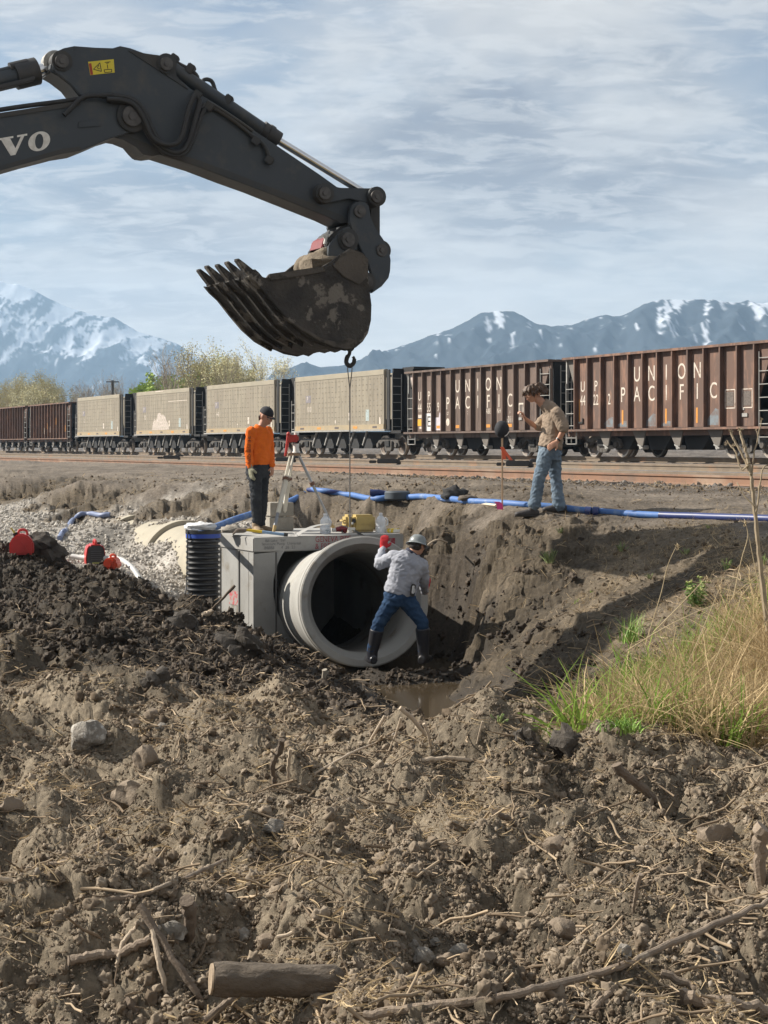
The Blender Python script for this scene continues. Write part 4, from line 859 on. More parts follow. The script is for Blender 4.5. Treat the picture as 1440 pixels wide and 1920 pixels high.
# ------------------------------------------------------------------ concrete vault
CON = M('concrete', (.31, .305, .29), (.24, .235, .22), 1.6, .85, bump=.25, bscale=60, c3=(.18, .155, .12), s3=2.2, lo3=.56, hi3=.68, bdist=.01)
CONL = M('concrete_lid', (.36, .35, .33), (.29, .28, .26), 1.8, .85, bump=.2, bscale=60, c3=(.25, .235, .21), s3=2.1, lo3=.58, hi3=.7, bdist=.01)
CONT = M('concrete_tan', (.38, .34, .26), (.31, .28, .22), 1.5, .85, bump=.2, bscale=50)
REDI = M('stencil_red', (.30, .035, .05), (.34, .17, .17), 22, .8, lo=.5, hi=.62); INK = M('pencil_ink', (.12, .12, .13), (.25, .25, .25), 40, .8)
VA = R(26); VX = Vector((math.cos(VA), math.sin(VA), 0)); VY = Vector((-math.sin(VA), math.cos(VA), 0)); V0 = Vector((-1.646, 21.5, 0))
def VP(u, v, z): return V0 + VX * u + VY * v + Vector((0, 0, z))
VW, VD, VT, VB = 2.12, 2.05, -1.15, -2.75
VM = Matrix((VX, VY, Vector((0, 0, 1)))).transposed()
def vbox(mb, u0, u1, v0, v1, z0, z1): return mb.box(VP((u0 + u1) / 2, (v0 + v1) / 2, (z0 + z1) / 2), (abs(u1 - u0), abs(v1 - v0), abs(z1 - z0)), VM)
VT_ = thing('concrete_vault', 'square precast concrete vault with red stencilled lid at the bottom of the trench', 'concrete vault', tuple(VP(VW / 2, VD / 2, VB)), 0)
ht = MB(); lid = vbox(MB(), 0, VW, 0, VD, VT - .185, VT); LID = obj('lid', lid, CONL, VT_, bevel=.012)
m = MB(); zt = VT - .19
# front wall with the round opening, as quads round the hole
cxu, czu, rr = 1.20, -1.80, .86
PD = Vector((-math.sin(R(12)), math.cos(R(12)), -.10)).normalized(); PC = Vector((-.223, 19.8, -1.80))
tt = (V0 - PC).dot(VY) / PD.dot(VY); hole = PC + PD * tt; cxu = (hole - V0).dot(VX)
def wall_with_hole(v0, v1):
    m = MB(); N_ = 48; L0, L1, Z0, Z1 = .0, VW, VB, zt
    for k in range(N_):
        a0, a1 = 2 * math.pi * k / N_, 2 * math.pi * (k + 1) / N_; q = []
        for a in (a0, a1):
            c, s = math.cos(a), math.sin(a); t = min(((L1 - cxu) / c) if c > 1e-6 else ((L0 - cxu) / c) if c < -1e-6 else 9e9, ((Z1 - czu) / s) if s > 1e-6 else ((Z0 - czu) / s) if s < -1e-6 else 9e9)
            t = max(t, rr + .001); q.append(((cxu + rr * c, czu + rr * s), (cxu + t * c, czu + t * s)))
        (i0, o0), (i1, o1) = q
        vs = [VP(*[i0[0], v, i0[1]]) for v in (v0, v1)] + [VP(o0[0], v, o0[1]) for v in (v0, v1)] + [VP(i1[0], v, i1[1]) for v in (v0, v1)] + [VP(o1[0], v, o1[1]) for v in (v0, v1)]
        m.add(vs, [(0, 2, 6, 4), (1, 5, 7, 3), (0, 4, 5, 1)])
    # corners between the fan and the rectangle
    return m
rr = min(.80, zt - czu + .0 + .8, VW - cxu + .0 if VW - cxu < .8 else .8)
fw = wall_with_hole(.002, .16); vbox(fw, .0, .012, .0, .15, VB, zt); obj('front_wall', fw, CON, VT_, fixn=False)
m = vbox(MB(), .002, .15, .165, VD - .16, VB, zt); obj('side_wall', m, CON, VT_, bevel=.004)
m = vbox(MB(), VW - .15, VW - .002, .165, VD - .16, VB, zt); obj('side_wall', m, CON, VT_)
m = vbox(MB(), .002, VW - .002, VD - .158, VD - .002, VB, zt); obj('back_wall', m, CON, VT_)
for v in (.47, 1.15): vbox(ht, -.012, .0015, v, v + .035, VB, zt)
for u in (.30,): vbox(ht, u, u + .02, -.004, .0015, VB, zt)
obj('form_joint', ht, M('joint_dark', (.12, .115, .11)), VT_)
def vtext(s, u, z, size, wide, mat, par): m = MB(); put_text(m, s, VP(u, -.004, z), VX, (0, 0, 1), size, wide); return obj('stencil', m, mat, par, fixn=False)
vtext('GENEVA PIPE', 1.10, VT - .045, .105, .82, REDI, LID); vtext('& PRECAST', 1.06, VT - .135, .105, .82, REDI, LID)
m = MB()
for k, (a, b, c, d) in enumerate(((1.66, 1.99, .05, .14),)): m = vbox(MB(), a, b, -.004, -.002, VT - d, VT - c); obj('stencil', m, REDI, LID)
m = MB(); put_text(m, 'INCH', VP(1.83, -.007, VT - .095), VX, (0, 0, 1), .10, .8); obj('stencil', m, M('stencil_pale', (.42, .38, .36)), LID, fixn=False)
vtext('Bill Lake   SW', .30, VT - .045, .05, 1, INK, LID); vtext('Structure Pump  Universal', .38, VT - .085, .05, 1, INK, LID); vtext('88888      4  26  23', .36, VT - .135, .055, 1, INK, LID)
m = vbox(MB(), -.0045, -.002, .52, .84, VT - .90, VT - .72); obj('stencil', m, M('stencil_worn', (.42, .08, .09), (.30, .28, .26), 16, .85, lo=.44, hi=.52), VT_)

# ------------------------------------------------------------------ the lifted pipe section
RB = .76
def PL(t, z=0): return PC + PD * t
cp = thing('concrete_pipe', 'large round concrete pipe section the worker in the pit steadies against the vault', 'concrete pipe', tuple(PC - Vector((0, 0, RB))), 0)
PCON = M('pipe_concrete', (.36, .35, .32), (.28, .27, .25), 1.5, .85, bump=.25, bscale=55, c3=(.20, .165, .125), s3=2.6, lo3=.56, hi3=.68, bdist=.01)
bell = [(.585, .34), (.60, .20), (.63, .13), (.66, .03), (.675, 0.0), (.745, 0.0), (.76, .012), (.76, .11), (.75, .118), (.75, .128), (.76, .135), (.76, .30), (.745, .34), (.70, .48), (.695, .50)]
ob_ = MB().lathe(bell + [(.585, .50)], PC, PD, 96, closed=True); obj('bell', ob_, PCON, cp, smooth=True)
bar = MB().lathe([(.585, .501), (.695, .501), (.695, 2.42), (.66, 2.43), (.66, 2.52), (.585, 2.52)], PC, PD, 96, closed=True); obj('barrel', bar, PCON, cp, smooth=True)
jr = MB().lathe([(.761, .114), (.764, .118), (.764, .126), (.761, .13)], PC, PD, 96, closed=True); obj('joint_line', jr, M('joint_dark', (.1, .1, .1)), cp)
# buried run of pipes beyond the vault: bells stand proud of the gravel
PD2 = Vector((-.42, .905, 0)).normalized(); B0 = Vector((-2.02, 24.1, -1.86))
for k in range(5):
    c = B0 + PD2 * (k * 2.44)
    t = thing('buried_pipe', ['tan concrete pipe half in gravel just behind the black riser', 'tan concrete pipe flank bare between two arched rims in the gravel', 'narrow tan pipe rim, farther along the gravel, curving like an arch', 'pipe almost covered by grey gravel near the small blue hose', 'farthest pipe under the gravel toward the far cut bank'][k], 'concrete pipe', tuple(c - Vector((0, 0, .7))), 0, 'concrete pipes laid in the gravel')
    obj('bell', MB().lathe([(.60, 0), (.72, 0), (.72, .22), (.65, .34), (.60, .34)], c, PD2, 64, closed=True), CONT, t, smooth=True)
    obj('barrel', MB().lathe([(.60, .341), (.65, .341), (.65, 2.43), (.60, 2.43)], c, PD2, 64, closed=True), CONT, t, smooth=True)
# ------------------------------------------------------------------ black corrugated riser
cc = Vector(((381 - 720) / F * 21.35, 21.35, 0)); zt_, zb_ = -(994 - HY) / F * 21.35, -2.35
cr = thing('corrugated_pipe', 'black corrugated plastic riser pipe with a blue band standing beside the vault', 'plastic pipe', (cc.x, cc.y, zb_))
pf = []; z = zb_; pitch = .0665
while z < zt_ - .17: pf += [(.190, z), (.190, z + .012), (.212, z + .020), (.218, z + .034), (.212, z + .050), (.190, z + .058)]; z += pitch
BKP = M('black_plastic', (.022, .022, .024), (.035, .034, .033), 6, .38, c3=(.08, .07, .06), s3=5, lo3=.6, hi3=.75)
obj('corrugations', MB().lathe(pf, (cc.x, cc.y, 0), n=48), BKP, cr, smooth=True)
obj('collar', MB().lathe([(.205, z), (.214, z), (.214, zt_ - .045), (.222, zt_ - .04), (.222, zt_), (.195, zt_), (.195, z)], (cc.x, cc.y, 0), n=48), BKP, cr, smooth=True)
obj('blue_band', MB().lathe([(.215, z + .012), (.2175, z + .012), (.2175, z + .075), (.215, z + .075)], (cc.x, cc.y, 0), n=48), M('band_blue', (.02, .06, .42), (.03, .08, .36), 8, .45), cr, smooth=True)
def crumple(name, c, size, mat, label, cat, seed, amp=.25, group=None):
    m = MB().ball((0, 0, 0), 1, 14); v = np.array(m.v); s = np.array(size)
    d = np.abs(perlin(v[:, 0] * 2.1 + seed, v[:, 1] * 2.1 + v[:, 2], seed)) * 2 + .6 * perlin(v[:, 0] * 6 + v[:, 2] * 3, v[:, 1] * 6 + v[:, 2] * 4 + seed, seed + 1)
    v = v * (1 + amp * (d - .4))[:, None]; v[:, 2] = np.maximum(v[:, 2], -.35); v = v * s + np.array(c)
    m.v = [tuple(a) for a in v]; return solo(name, m, mat, label, cat, group, smooth='all')
crumple('plastic_sheet', (cc.x - .03, cc.y - .02, zt_ + .03), (.20, .17, .075), M('white_plastic', (.72, .72, .72), (.6, .6, .6), 12, .4), 'crumpled white plastic sheet stuffed in the top of the black riser', 'plastic sheet', 3, .5)
# shovel blade beside the riser, pick across the vault corner
SH = M('tool_grey', (.30, .28, .25), (.2, .18, .16), 9, .6); m = MB(); c = VP(.06, .55, VT + .03)
crumple('rubble_chunk', (c.x - .12, c.y + .05, VT + .06), (.17, .14, .07), M('mortar', (.28, .25, .21), (.2, .18, .15), 9, .9, bump=.5), 'grey lump of mortar behind the pick at the corner of the lid', 'mortar lump', 9, .3)
pk = thing('pick', 'pick with a yellow and blue handle lying on the corner of the vault lid', 'pick', tuple(VP(.1, .2, VT)))
h0, h1 = VP(.02, .30, VT + .085), VP(.46, .10, VT + .025)
obj('handle', MB().cyl(h0, h0.lerp(h1, .42), .018, 8), M('handle_yellow', (.70, .48, .04)), pk); obj('handle', MB().cyl(h0.lerp(h1, .421), h1, .019, 8), M('handle_blue', (.22, .33, .48)), pk)
obj('head', MB().tube(spline([h0 + Vector((-.17, -.02, -.06)), h0 + Vector((-.10, 0, .0)), h0, h0 + Vector((.05, .05, .02))], 5), [.008, .012, .014, .016] + [.02] * 12, 6), M('rust_tool', (.24, .19, .15)), pk)
obj('ferrule', MB().cyl(h1, h1 + (h1 - h0).normalized() * .05, .026, 8), DMETAL, pk)
obj('wire_loop', MB().tube(spline([h1 + Vector((-.1, .1, 0)), h1 + Vector((.1, .1, .02)), h1 + Vector((.14, 0, 0)), h1 + Vector((.08, -.03, -.005))], 5), .0035, 6), M('wire_pale', (.5, .48, .45)), pk)
# things standing on the lid
def on_lid(px, v):
    "point of the lid in image column px at depth v into it"
    q = (px - 720) / F; o = VP(0, v, VT); u = (q * o.y - o.x) / (VX.x - q * VX.y); return VP(u, v, VT)
BLKM = M('concrete_block', (.36, .33, .28), (.28, .26, .22), 6, .95, bump=.6, bscale=60)
for k, (zz, lb) in enumerate(((.095, 'lower grey concrete block behind the tripod legs'), (.295, 'upper grey concrete block stacked behind the tripod legs'))):
    c = on_lid(521, 1.55) + Vector((0, 0, zz)); m = MB().box(c, (.35, .28, .185), VM @ Matrix.Rotation(.05 * k, 3, 'Z')); t = solo('concrete_block', m, BLKM, lb, 'concrete block', None, bevel=.008)
def jug(px, v, label, rz):
    o = on_lid(px, v); t = thing('water_jug', label, 'water jug', tuple(o), rz)
    JUG = M('jug_plastic', (.86, .88, .90), (.78, .80, .84), 8, .25, trans=.35)
    obj('bottle', MB().lathe([(.0, 0), (.066, 0), (.072, .012), (.072, .07), (.068, .08), (.072, .09), (.072, .15), (.066, .175), (.045, .205), (.026, .225), (.022, .232), (.022, .245)], n=20), JUG, t, world=False, smooth=True)
    obj('cap', MB().lathe([(.025, .244), (.025, .264), (0, .264)], n=16), M('cap_white', (.8, .8, .82)), t, world=False, smooth=True)
    obj('handle', MB().tube(spline([(.03, -.05, .2), (.05, -.075, .17), (.05, -.078, .12), (.04, -.07, .1)], 4), .011, 6), JUG, t, world=False, smooth=True)
    obj('label', MB().lathe([(.0735, .02), (.0735, .06)], n=20, arc=2.2, start=3.6), M('label_grey', (.3, .35, .38), (.75, .77, .8), 60, lo=.45, hi=.55), t, world=False)
jug(610, .55, 'clear plastic water jug near the tripod, standing left of the tool case', .3); jug(714, .42, 'clear plastic water jug at the right end of the lid, beside the yellow case', 1.2)
YC = M('case_yellow', (.50, .37, .13), (.43, .32, .12), 6, .55, c3=(.35, .26, .12), s3=7)
o = on_lid(672, .62); yc = thing('tool_case', 'bulky yellow plastic instrument case standing on the vault lid', 'tool case', tuple(o), VA - .12)
m = MB().box((.055, 0, .125), (.31, .24, .23), taper=.94); obj('case_body', m, YC, yc, world=False, bevel=.03, smooth=True); m = MB().box((-.155, 0, .125), (.10, .22, .235), taper=.9); obj('case_lid', m, YC, yc, world=False, bevel=.03, smooth=True)
for z in (.16,): obj('latch', MB().box((-.105, -.125, z), (.05, .02, .05)), DMETAL, yc, world=False, bevel=.004); obj('latch', MB().box((-.125, -.125, z - .03), (.02, .022, .03)), M('latch_white', (.7, .7, .68)), yc, world=False)
obj('carry_handle', MB().tube(spline([(-.205, -.06, .17), (-.235, -.05, .16), (-.235, .05, .16), (-.205, .06, .17)], 4), .012, 8), YC, yc, world=False)
obj('case_rib', MB().box((.06, -.1215, .12), (.26, .008, .012)), YC, yc, world=False)
o = on_lid(643, .5); rd = thing('power_drill', 'small red and white power tool lying left of the yellow case', 'power drill', tuple(o), VA)
obj('drill_body', MB().tube([(-.11, 0, .05), (-.06, 0, .055), (0, 0, .06), (.05, 0, .06)], [.028, .036, .045, .045], 14), RED, rd, world=False, smooth=True, bevel=.004)
obj('drill_grip', MB().box((.02, -.01, .03), (.05, .05, .06)), RED, rd, world=False, bevel=.01); obj('drill_nose', MB().cyl((-.15, 0, .045), (-.10, 0, .05), .024, 12), WHTP, rd, world=False); obj('drill_foot', MB().cyl((-.03, -.04, .05), (-.035, -.05, -.035), .008, 6), DMETAL, rd, world=False)
o = on_lid(738, .30); pk2 = MB().box(o + Vector((0, 0, .03)), (.15, .12, .06), VM, taper=.95); t = solo('snack_packet', pk2, M('packet_yellow', (.75, .55, .03), (.85, .83, .75), 11, .35, lo=.48, hi=.52), 'yellow and white packet lying at the right corner of the lid', 'packet', bevel=.012)
# ------------------------------------------------------------------ tripod with a red laser level
hd = P(551, 852, 23.0); TRW = M('tripod_cream', (.66, .62, .52), (.55, .52, .44), 5, .6); TRG = M('tripod_aluminium', (.42, .43, .44), (.33, .34, .35), 8, .4, .7)
f1, f2, f3 = on_lid(512, .75), on_lid(529, 1.5), on_lid(628, 1.10)
tp_ = thing('tripod', 'cream and aluminium surveying tripod standing on the vault lid', 'tripod', tuple(VP(.6, 1.2, VT)))
obj('head_plate', MB().lathe([(0, 0), (.085, 0), (.085, .025), (.06, .045), (0, .045)], hd + Vector((0, 0, -.02)), n=20), M('tripod_wood', (.30, .20, .12)), tp_, smooth=True)
for i, (f, col, wd) in enumerate(((f1, TRW, .05), (f2, TRW, .045), (f3, TRG, .032))):
    top = hd + (Vector((f.x, f.y, hd.z)) - hd).normalized() * .06; leg = thing('x', '', '') if False else None
    s = (f - top); a = top.lerp(f, .5); sd_ = s.cross(Vector((0, 0, 1))).normalized() * wd * .55
    m = MB()
    if i < 2:
        for q in (-1, 1): m.tube([top + sd_ * q * .9, a + sd_ * q], .014, 6)
        m.tube([top.lerp(f, .28), top.lerp(f, .74)], [.034, .030], 8)
    else:
        for q in (-1, 1): m.tube([top + sd_ * q * .5, a + sd_ * q * .5], .015, 8)
        m.tube([top.lerp(f, .05), a], .02, 8)
    lg = obj('leg', m, col, tp_, smooth=True)
    obj('leg_clamp', MB().cyl(top.lerp(f, .30) if i < 2 else top.lerp(f, .36), top.lerp(f, .33) if i < 2 else top.lerp(f, .40), .05 if i < 2 else .035, 10), M('clamp_rust', (.18, .10, .07)), lg)
    obj('leg_extension', MB().tube([top.lerp(f, .70 if i < 2 else .45), top.lerp(f, .93)], .022 if i < 2 else .016, 8), M('ext_grey', (.25, .27, .30), (.2, .21, .23), 5, .5) if i == 0 else (TRG if i == 2 else TRW), lg, smooth=True)
    obj('leg_point', MB().tube([top.lerp(f, .90), top.lerp(f, .97), f], [.026, .02, .004], 8), M('brass_point', (.45, .32, .14)), lg)
lv = thing('laser_level', 'red laser level mounted on top of the cream tripod', 'laser level', tuple(hd + Vector((0, 0, .025))))
b = hd + Vector((0, 0, .025)); obj('level_column', MB().lathe([(0, 0), (.055, 0), (.04, .02), (.036, .12), (0, .12)], b + Vector((.03, 0, 0)), n=16), WHTP, lv, smooth=True)
REDL = M('level_red', (.48, .04, .03), (.40, .04, .03), 9, .45); obj('level_body', MB().box(b + Vector((-.01, 0, .19)), (.15, .12, .10)), REDL, lv, bevel=.02, smooth=True)
obj('level_head', MB().cyl(b + Vector((.035, 0, .235)), b + Vector((.035, 0, .27)), .033, 14), WHTP, lv, smooth=True); obj('level_dial', MB().cyl(b + Vector((-.045, -.07, .18)), b + Vector((-.045, -.02, .18)), .045, 14), REDL, lv, smooth=True, bevel=.004)
obj('level_grip', MB().tube([b + Vector((-.075, -.05, .235)), b + Vector((-.085, -.05, .12)), b + Vector((-.105, -.04, .0)), b + Vector((-.115, -.04, -.05))], [.02, .022, .018, .016], 8), REDL, lv, smooth=True); obj('level_knob', MB().ball(b + Vector((-.07, -.05, .25)), .028, 8), REDL, lv, smooth=True)
# ------------------------------------------------------------------ hoses
HB = M('hose_blue', (.065, .16, .40), (.05, .125, .33), 3, .6, c3=(.20, .27, .40), s3=5, lo3=.55, hi3=.7); HN = M('hose_navy', (.02, .035, .14), (.015, .03, .10), 4, .45)
def lay(pix, r, mat, n=7, name='hose_run', par=None, lift=.6, flat_=1.0):
    pts = [];
    for a in pix: p = hit(a[0], a[1], 18) if len(a) == 2 else P(a[0], a[1], a[2]); p.z += r * lift; pts.append(p)
    q = spline(pts, n)
    if len(pix[0]) == 2:
        g = ground([p.x for p in q], [p.y for p in q]); gs = np.convolve(np.pad(g, 6, 'edge'), np.ones(13) / 13, 'valid')
        for p, z in zip(q, gs): p.z = float(z) + r * lift
    return obj(name, MB().tube(q, r, 10), mat, par, smooth=True), q
bh = thing('blue_hose', 'long blue discharge hose running along the edge of the haul road', 'hose', tuple(hit(1000, 955, 18)))
lay([(1240, 971), (1180, 968), (1100, 962), (1050, 957), (980, 950), (930, 947), (880, 943), (830, 940), (790, 938), (745, 934), (700, 931), (650, 928), (605, 925), (585, 923)], .044, HB, par=bh)
lay([(1500, 981), (1440, 978), (1360, 975), (1300, 973), (1238, 971)], .046, HN, par=bh)
for a in (1103, 1117): p = hit(a, 965, 18); obj('hose_coupling', MB().cyl(p + Vector((-.035, .01, .035)), p + Vector((.035, -.01, .03)), .062, 14), HN, bh, smooth=True)
lay([(640, 927), (605, 925), (578, 922)], .035, HN, par=bh)
m, _ = lay([(694, 932), (708, 933), (722, 931), (735, 935), (752, 934)], .05, HN, par=bh, name='tie_strap'); 
p = hit(745, 938, 18); obj('drain_ring', MB().lathe([(.17, 0), (.19, .02), (.19, .11), (.17, .13), (.1, .10)], p + Vector((0, -.05, -.04)), n=24), M('ring_grey', (.06, .075, .09), (.04, .05, .06), 6, .6), bh, smooth=True)
bh2 = thing('blue_hose', 'blue hose coming down the cut bank behind the orange-shirted worker to the riser', 'hose', tuple(P(420, 983, 23.9)))
q = [P(570, 926, 27.2), P(548, 938, 26.6), P(520, 950, 25.9), P(490, 958, 25.2), P(465, 966, 24.7), P(437, 975, 24.2), P(412, 985, 23.5), P(392, 991, 22.6), P(378, 994, 21.7), P(377, 1003, 21.5)]
obj('hose_run', MB().tube(spline(q, 6), .048, 12), HB, bh2, smooth=True)
bh3 = thing('blue_hose', 'thin grey blue hose curling over the gravel far behind the generator', 'hose', tuple(hit(150, 980, 20)))
lay([(112, 1016), (116, 1005), (124, 994), (136, 984), (150, 977), (168, 972), (188, 970), (206, 969)], .045, M('hose_slate', (.16, .20, .32), (.13, .16, .26), 5, .5), par=bh3, lift=.8)
wh = thing('white_hose', 'white flexible hose curving over the gravel behind the red fuel can', 'hose', tuple(P(250, 1075, 22.5)))
q = [P(135, 1043, 23.3), P(160, 1046, 23.2), P(205, 1047, 22.9), P(225, 1049, 22.7), P(240, 1058, 22.4), P(252, 1070, 22.2), P(262, 1086, 22.0), P(266, 1096, 21.9)]
obj('hose_run', MB().tube(spline(q, 6), .036, 10), M('hose_white', (.58, .58, .55), (.48, .48, .46), 7, .5), wh, smooth=True)
bl = MB(); q = [P(352, 996, 21.2), P(351, 1040, 21.15), P(350, 1090, 21.1), P(347, 1112, 21.0), P(344, 1122, 20.9)]
solo('power_cable', MB().tube(spline(q, 5), .009, 6), RUB, 'thin black cable hanging down the side of the corrugated riser', 'cable')
# ------------------------------------------------------------------ cans and generator on the spoil heap
FR = M('fuel_red', (.52, .035, .03), (.45, .03, .025), 5, .38); FO = M('fuel_orange', (.62, .085, .03), (.55, .07, .03), 5, .4)
def fuel_can(px, py, d, w, h, rz, mat, label, spout=True):
    o = hit(px, py, 15); w *= o.y / d; h *= o.y / d; t = thing('fuel_can', label, 'fuel can', tuple(o), rz); k = w / .30
    m = MB(); prof = [(-.15, 0), (.15, 0), (.155, .06), (.15, .17), (.09, .25), (.02, .28), (-.05, .28), (-.12, .22), (-.155, .15), (-.155, .05)]
    m.prism([(a * k, b * h / .33) for a, b in prof], lambda u, v, w_: (u, w_, v), -.10, .10); obj('can_body', m, mat, t, world=False, bevel=.022, smooth=True)
    obj('can_handle', MB().tube(spline([(-.045 * k, 0, .27 * h / .33), (-.03 * k, 0, .325 * h / .33), (.05 * k, 0, .325 * h / .33), (.075 * k, 0, .26 * h / .33)], 4), .016, 8), mat, t, world=False, smooth=True)
    obj('can_rib', MB().box((.04 * k, -.108, .11 * h / .33), (.012, .012, .16), Matrix.Rotation(.6, 3, 'Y')).box((.04 * k, -.108, .11 * h / .33), (.012, .012, .16), Matrix.Rotation(-.6, 3, 'Y')), mat, t, world=False)
    if spout:
        obj('can_cap', MB().cyl((-.07 * k, 0, .24 * h / .33), (-.09 * k, 0, .29 * h / .33), .032, 12), BLK, t, world=False); obj('can_spout', MB().tube([(-.09 * k, 0, .285 * h / .33), (-.14 * k, 0, .36 * h / .33)], [.014, .01], 8), M('spout_yellow', (.6, .5, .12)), t, world=False)
    return t
fuel_can(41, 1040, 21.5, .29, .31, .15, FR, 'red plastic fuel can with yellow spout tilted on the dark spoil heap'); fuel_can(211, 1066, 21.9, .18, .17, -.2, FO, 'small orange red fuel can tucked behind the generator', False)
o = hit(178, 1062, 15); gn = thing('generator', 'small red and black portable generator on the dark spoil heap', 'generator', tuple(o), .25)
GP = lambda k: [(-.13 * k, 0), (.13 * k, 0), (.135 * k, .12), (.115 * k, .25 * k), (.08 * k, .30 * k), (-.08 * k, .30 * k), (-.115 * k, .25 * k), (-.135 * k, .12)]
obj('casing', MB().prism(GP(1), lambda u, v, w: (u, w, v), -.15, .22), FR, gn, world=False, bevel=.02, smooth=True)
GK = M('gen_black', (.028, .029, .032), (.045, .045, .047), 8, .6); obj('front_cover', MB().prism([(u * .92, v * .95 + .004) for u, v in GP(1)], lambda u, v, w: (u, w, v), -.18, -.151), GK, gn, world=False, bevel=.015)
obj('carry_handle', MB().tube(spline([(0, -.1, .29), (0, -.08, .345), (0, .12, .345), (0, .15, .29)], 4), .02, 8), FR, gn, world=False, smooth=True)
for k in range(5): obj('vent_slat', MB().box((0, -.188, .10 + k * .028), (.14, .014, .010)), M('gen_grey', (.10, .10, .105)), gn, world=False)
obj('maker_plate', MB().box((.0, -.186, .055), (.10, .008, .022)), M('plate_olive', (.30, .30, .10)), gn, world=False); obj('fuel_cap', MB().cyl((.05, .0, .3), (.05, 0, .325), .03, 12), BLK, gn, world=False)
# ------------------------------------------------------------------ survey lath with a cap on it, jacket heap
sb = hit(941, 957, 18); stp = Vector(((943 - 720) / F * sb.y, sb.y, -(800 - HY) / F * sb.y)); top = Vector((sb.x + .01, sb.y, -(815 - HY) / F * sb.y))
sk = thing('survey_stake', 'thin wooden survey lath with orange ribbon on the edge of the bank', 'survey stake', tuple(sb))
obj('lath', MB().box((sb + top) / 2, (.022, .010, (top - sb).length + .1)), M('lath_wood', (.62, .42, .27), (.52, .36, .22), 9, .8), sk)
RIB = M('ribbon_orange', (.75, .12, .04), (.65, .10, .04), 9, .5)
def ribbon(pts, w, mat, par, nm='ribbon'):
    pts = spline(pts, 4); m = MB(); vs = []
    for p in pts: vs += [p + Vector((0, -.002, 0)) - Vector((w / 2, 0, 0)), p + Vector((w / 2, .0, 0))]
    m.add(vs, [(2 * i, 2 * i + 1, 2 * i + 3, 2 * i + 2) for i in range(len(pts) - 1)]); return obj(nm, m, mat, par, fixn=False)
k0 = Vector((sb.x, sb.y - .012, -(838 - HY) / F * sb.y))
ribbon([k0, k0 + Vector((.03, -.01, -.05)), k0 + Vector((.08, -.02, -.12)), k0 + Vector((.115, -.03, -.17))], .045, RIB, sk); ribbon([k0, k0 + Vector((.02, -.01, -.06)), k0 + Vector((.03, -.015, -.16))], .05, RIB, sk)
pz = sb + Vector((-.035, -.02, .08)); ribbon([pz + Vector((-.04, 0, .03)), pz, pz + Vector((.01, 0, -.07))], .08, M('ribbon_pink', (.72, .06, .26), (.6, .05, .2), 8, .5), sk)
hc = Vector((sb.x, sb.y, -(805 - HY) / F * sb.y)); cap = thing('cap', 'black cap hung on the top of the thin survey lath', 'cap', tuple(hc))
m = MB().ball(hc + Vector((0, 0, 0)), .098, 12, (.98, 1.0, 1.15)); obj('crown', m, M('cap_black', (.016, .017, .022), (.026, .027, .033), 6, .85), cap, smooth='all')
m = MB(); m.prism([(-.08 + .16 * i / 10, .05 * math.sin(math.pi * i / 10) + .035) for i in range(11)] + [(.08, 0), (-.08, 0)], lambda u, v, w: hc + Vector((.04 + v * 1.2, -.02 + u * .6, -.02 - v * 1.6 + w)), -.004, .004); obj('visor', m, M('cap_black', (0, 0, 0)), cap)
obj('strap', MB().tube(spline([hc + Vector((.03, -.09, -.09)), hc + Vector((.06, -.08, -.07)), hc + Vector((.09, -.05, -.03))], 4), .006, 6), WHTP, cap)
p = hit(852, 940, 18); crumple('jacket', (p.x, p.y - .05, p.z + .07), (.17, .13, .13), M('jacket_black', (.018, .018, .02), (.035, .034, .033), 8, .9), 'crumpled black jacket lying on the blue hose at the bank edge', 'jacket', 5, .45)
p = hit(876, 942, 18); crumple('sandbag', (p.x, p.y - .08, p.z + .035), (.13, .1, .055), M('sack_brown', (.10, .08, .06), (.07, .055, .045), 8, .9), 'small dirty brown sack beside the black jacket', 'sack', 6, .3)
p0, p1 = hit(828, 944, 18), hit(930, 953, 18); m = MB().tube([p0 + Vector((0, -.03, .04)), p1 + Vector((0, -.03, .03))], .022, 4); solo('wood_lath', m, M('lath_pale', (.60, .50, .38), (.5, .42, .32), 6, .8), 'pale flat lath lying along the bank edge by the jacket', 'wood lath')
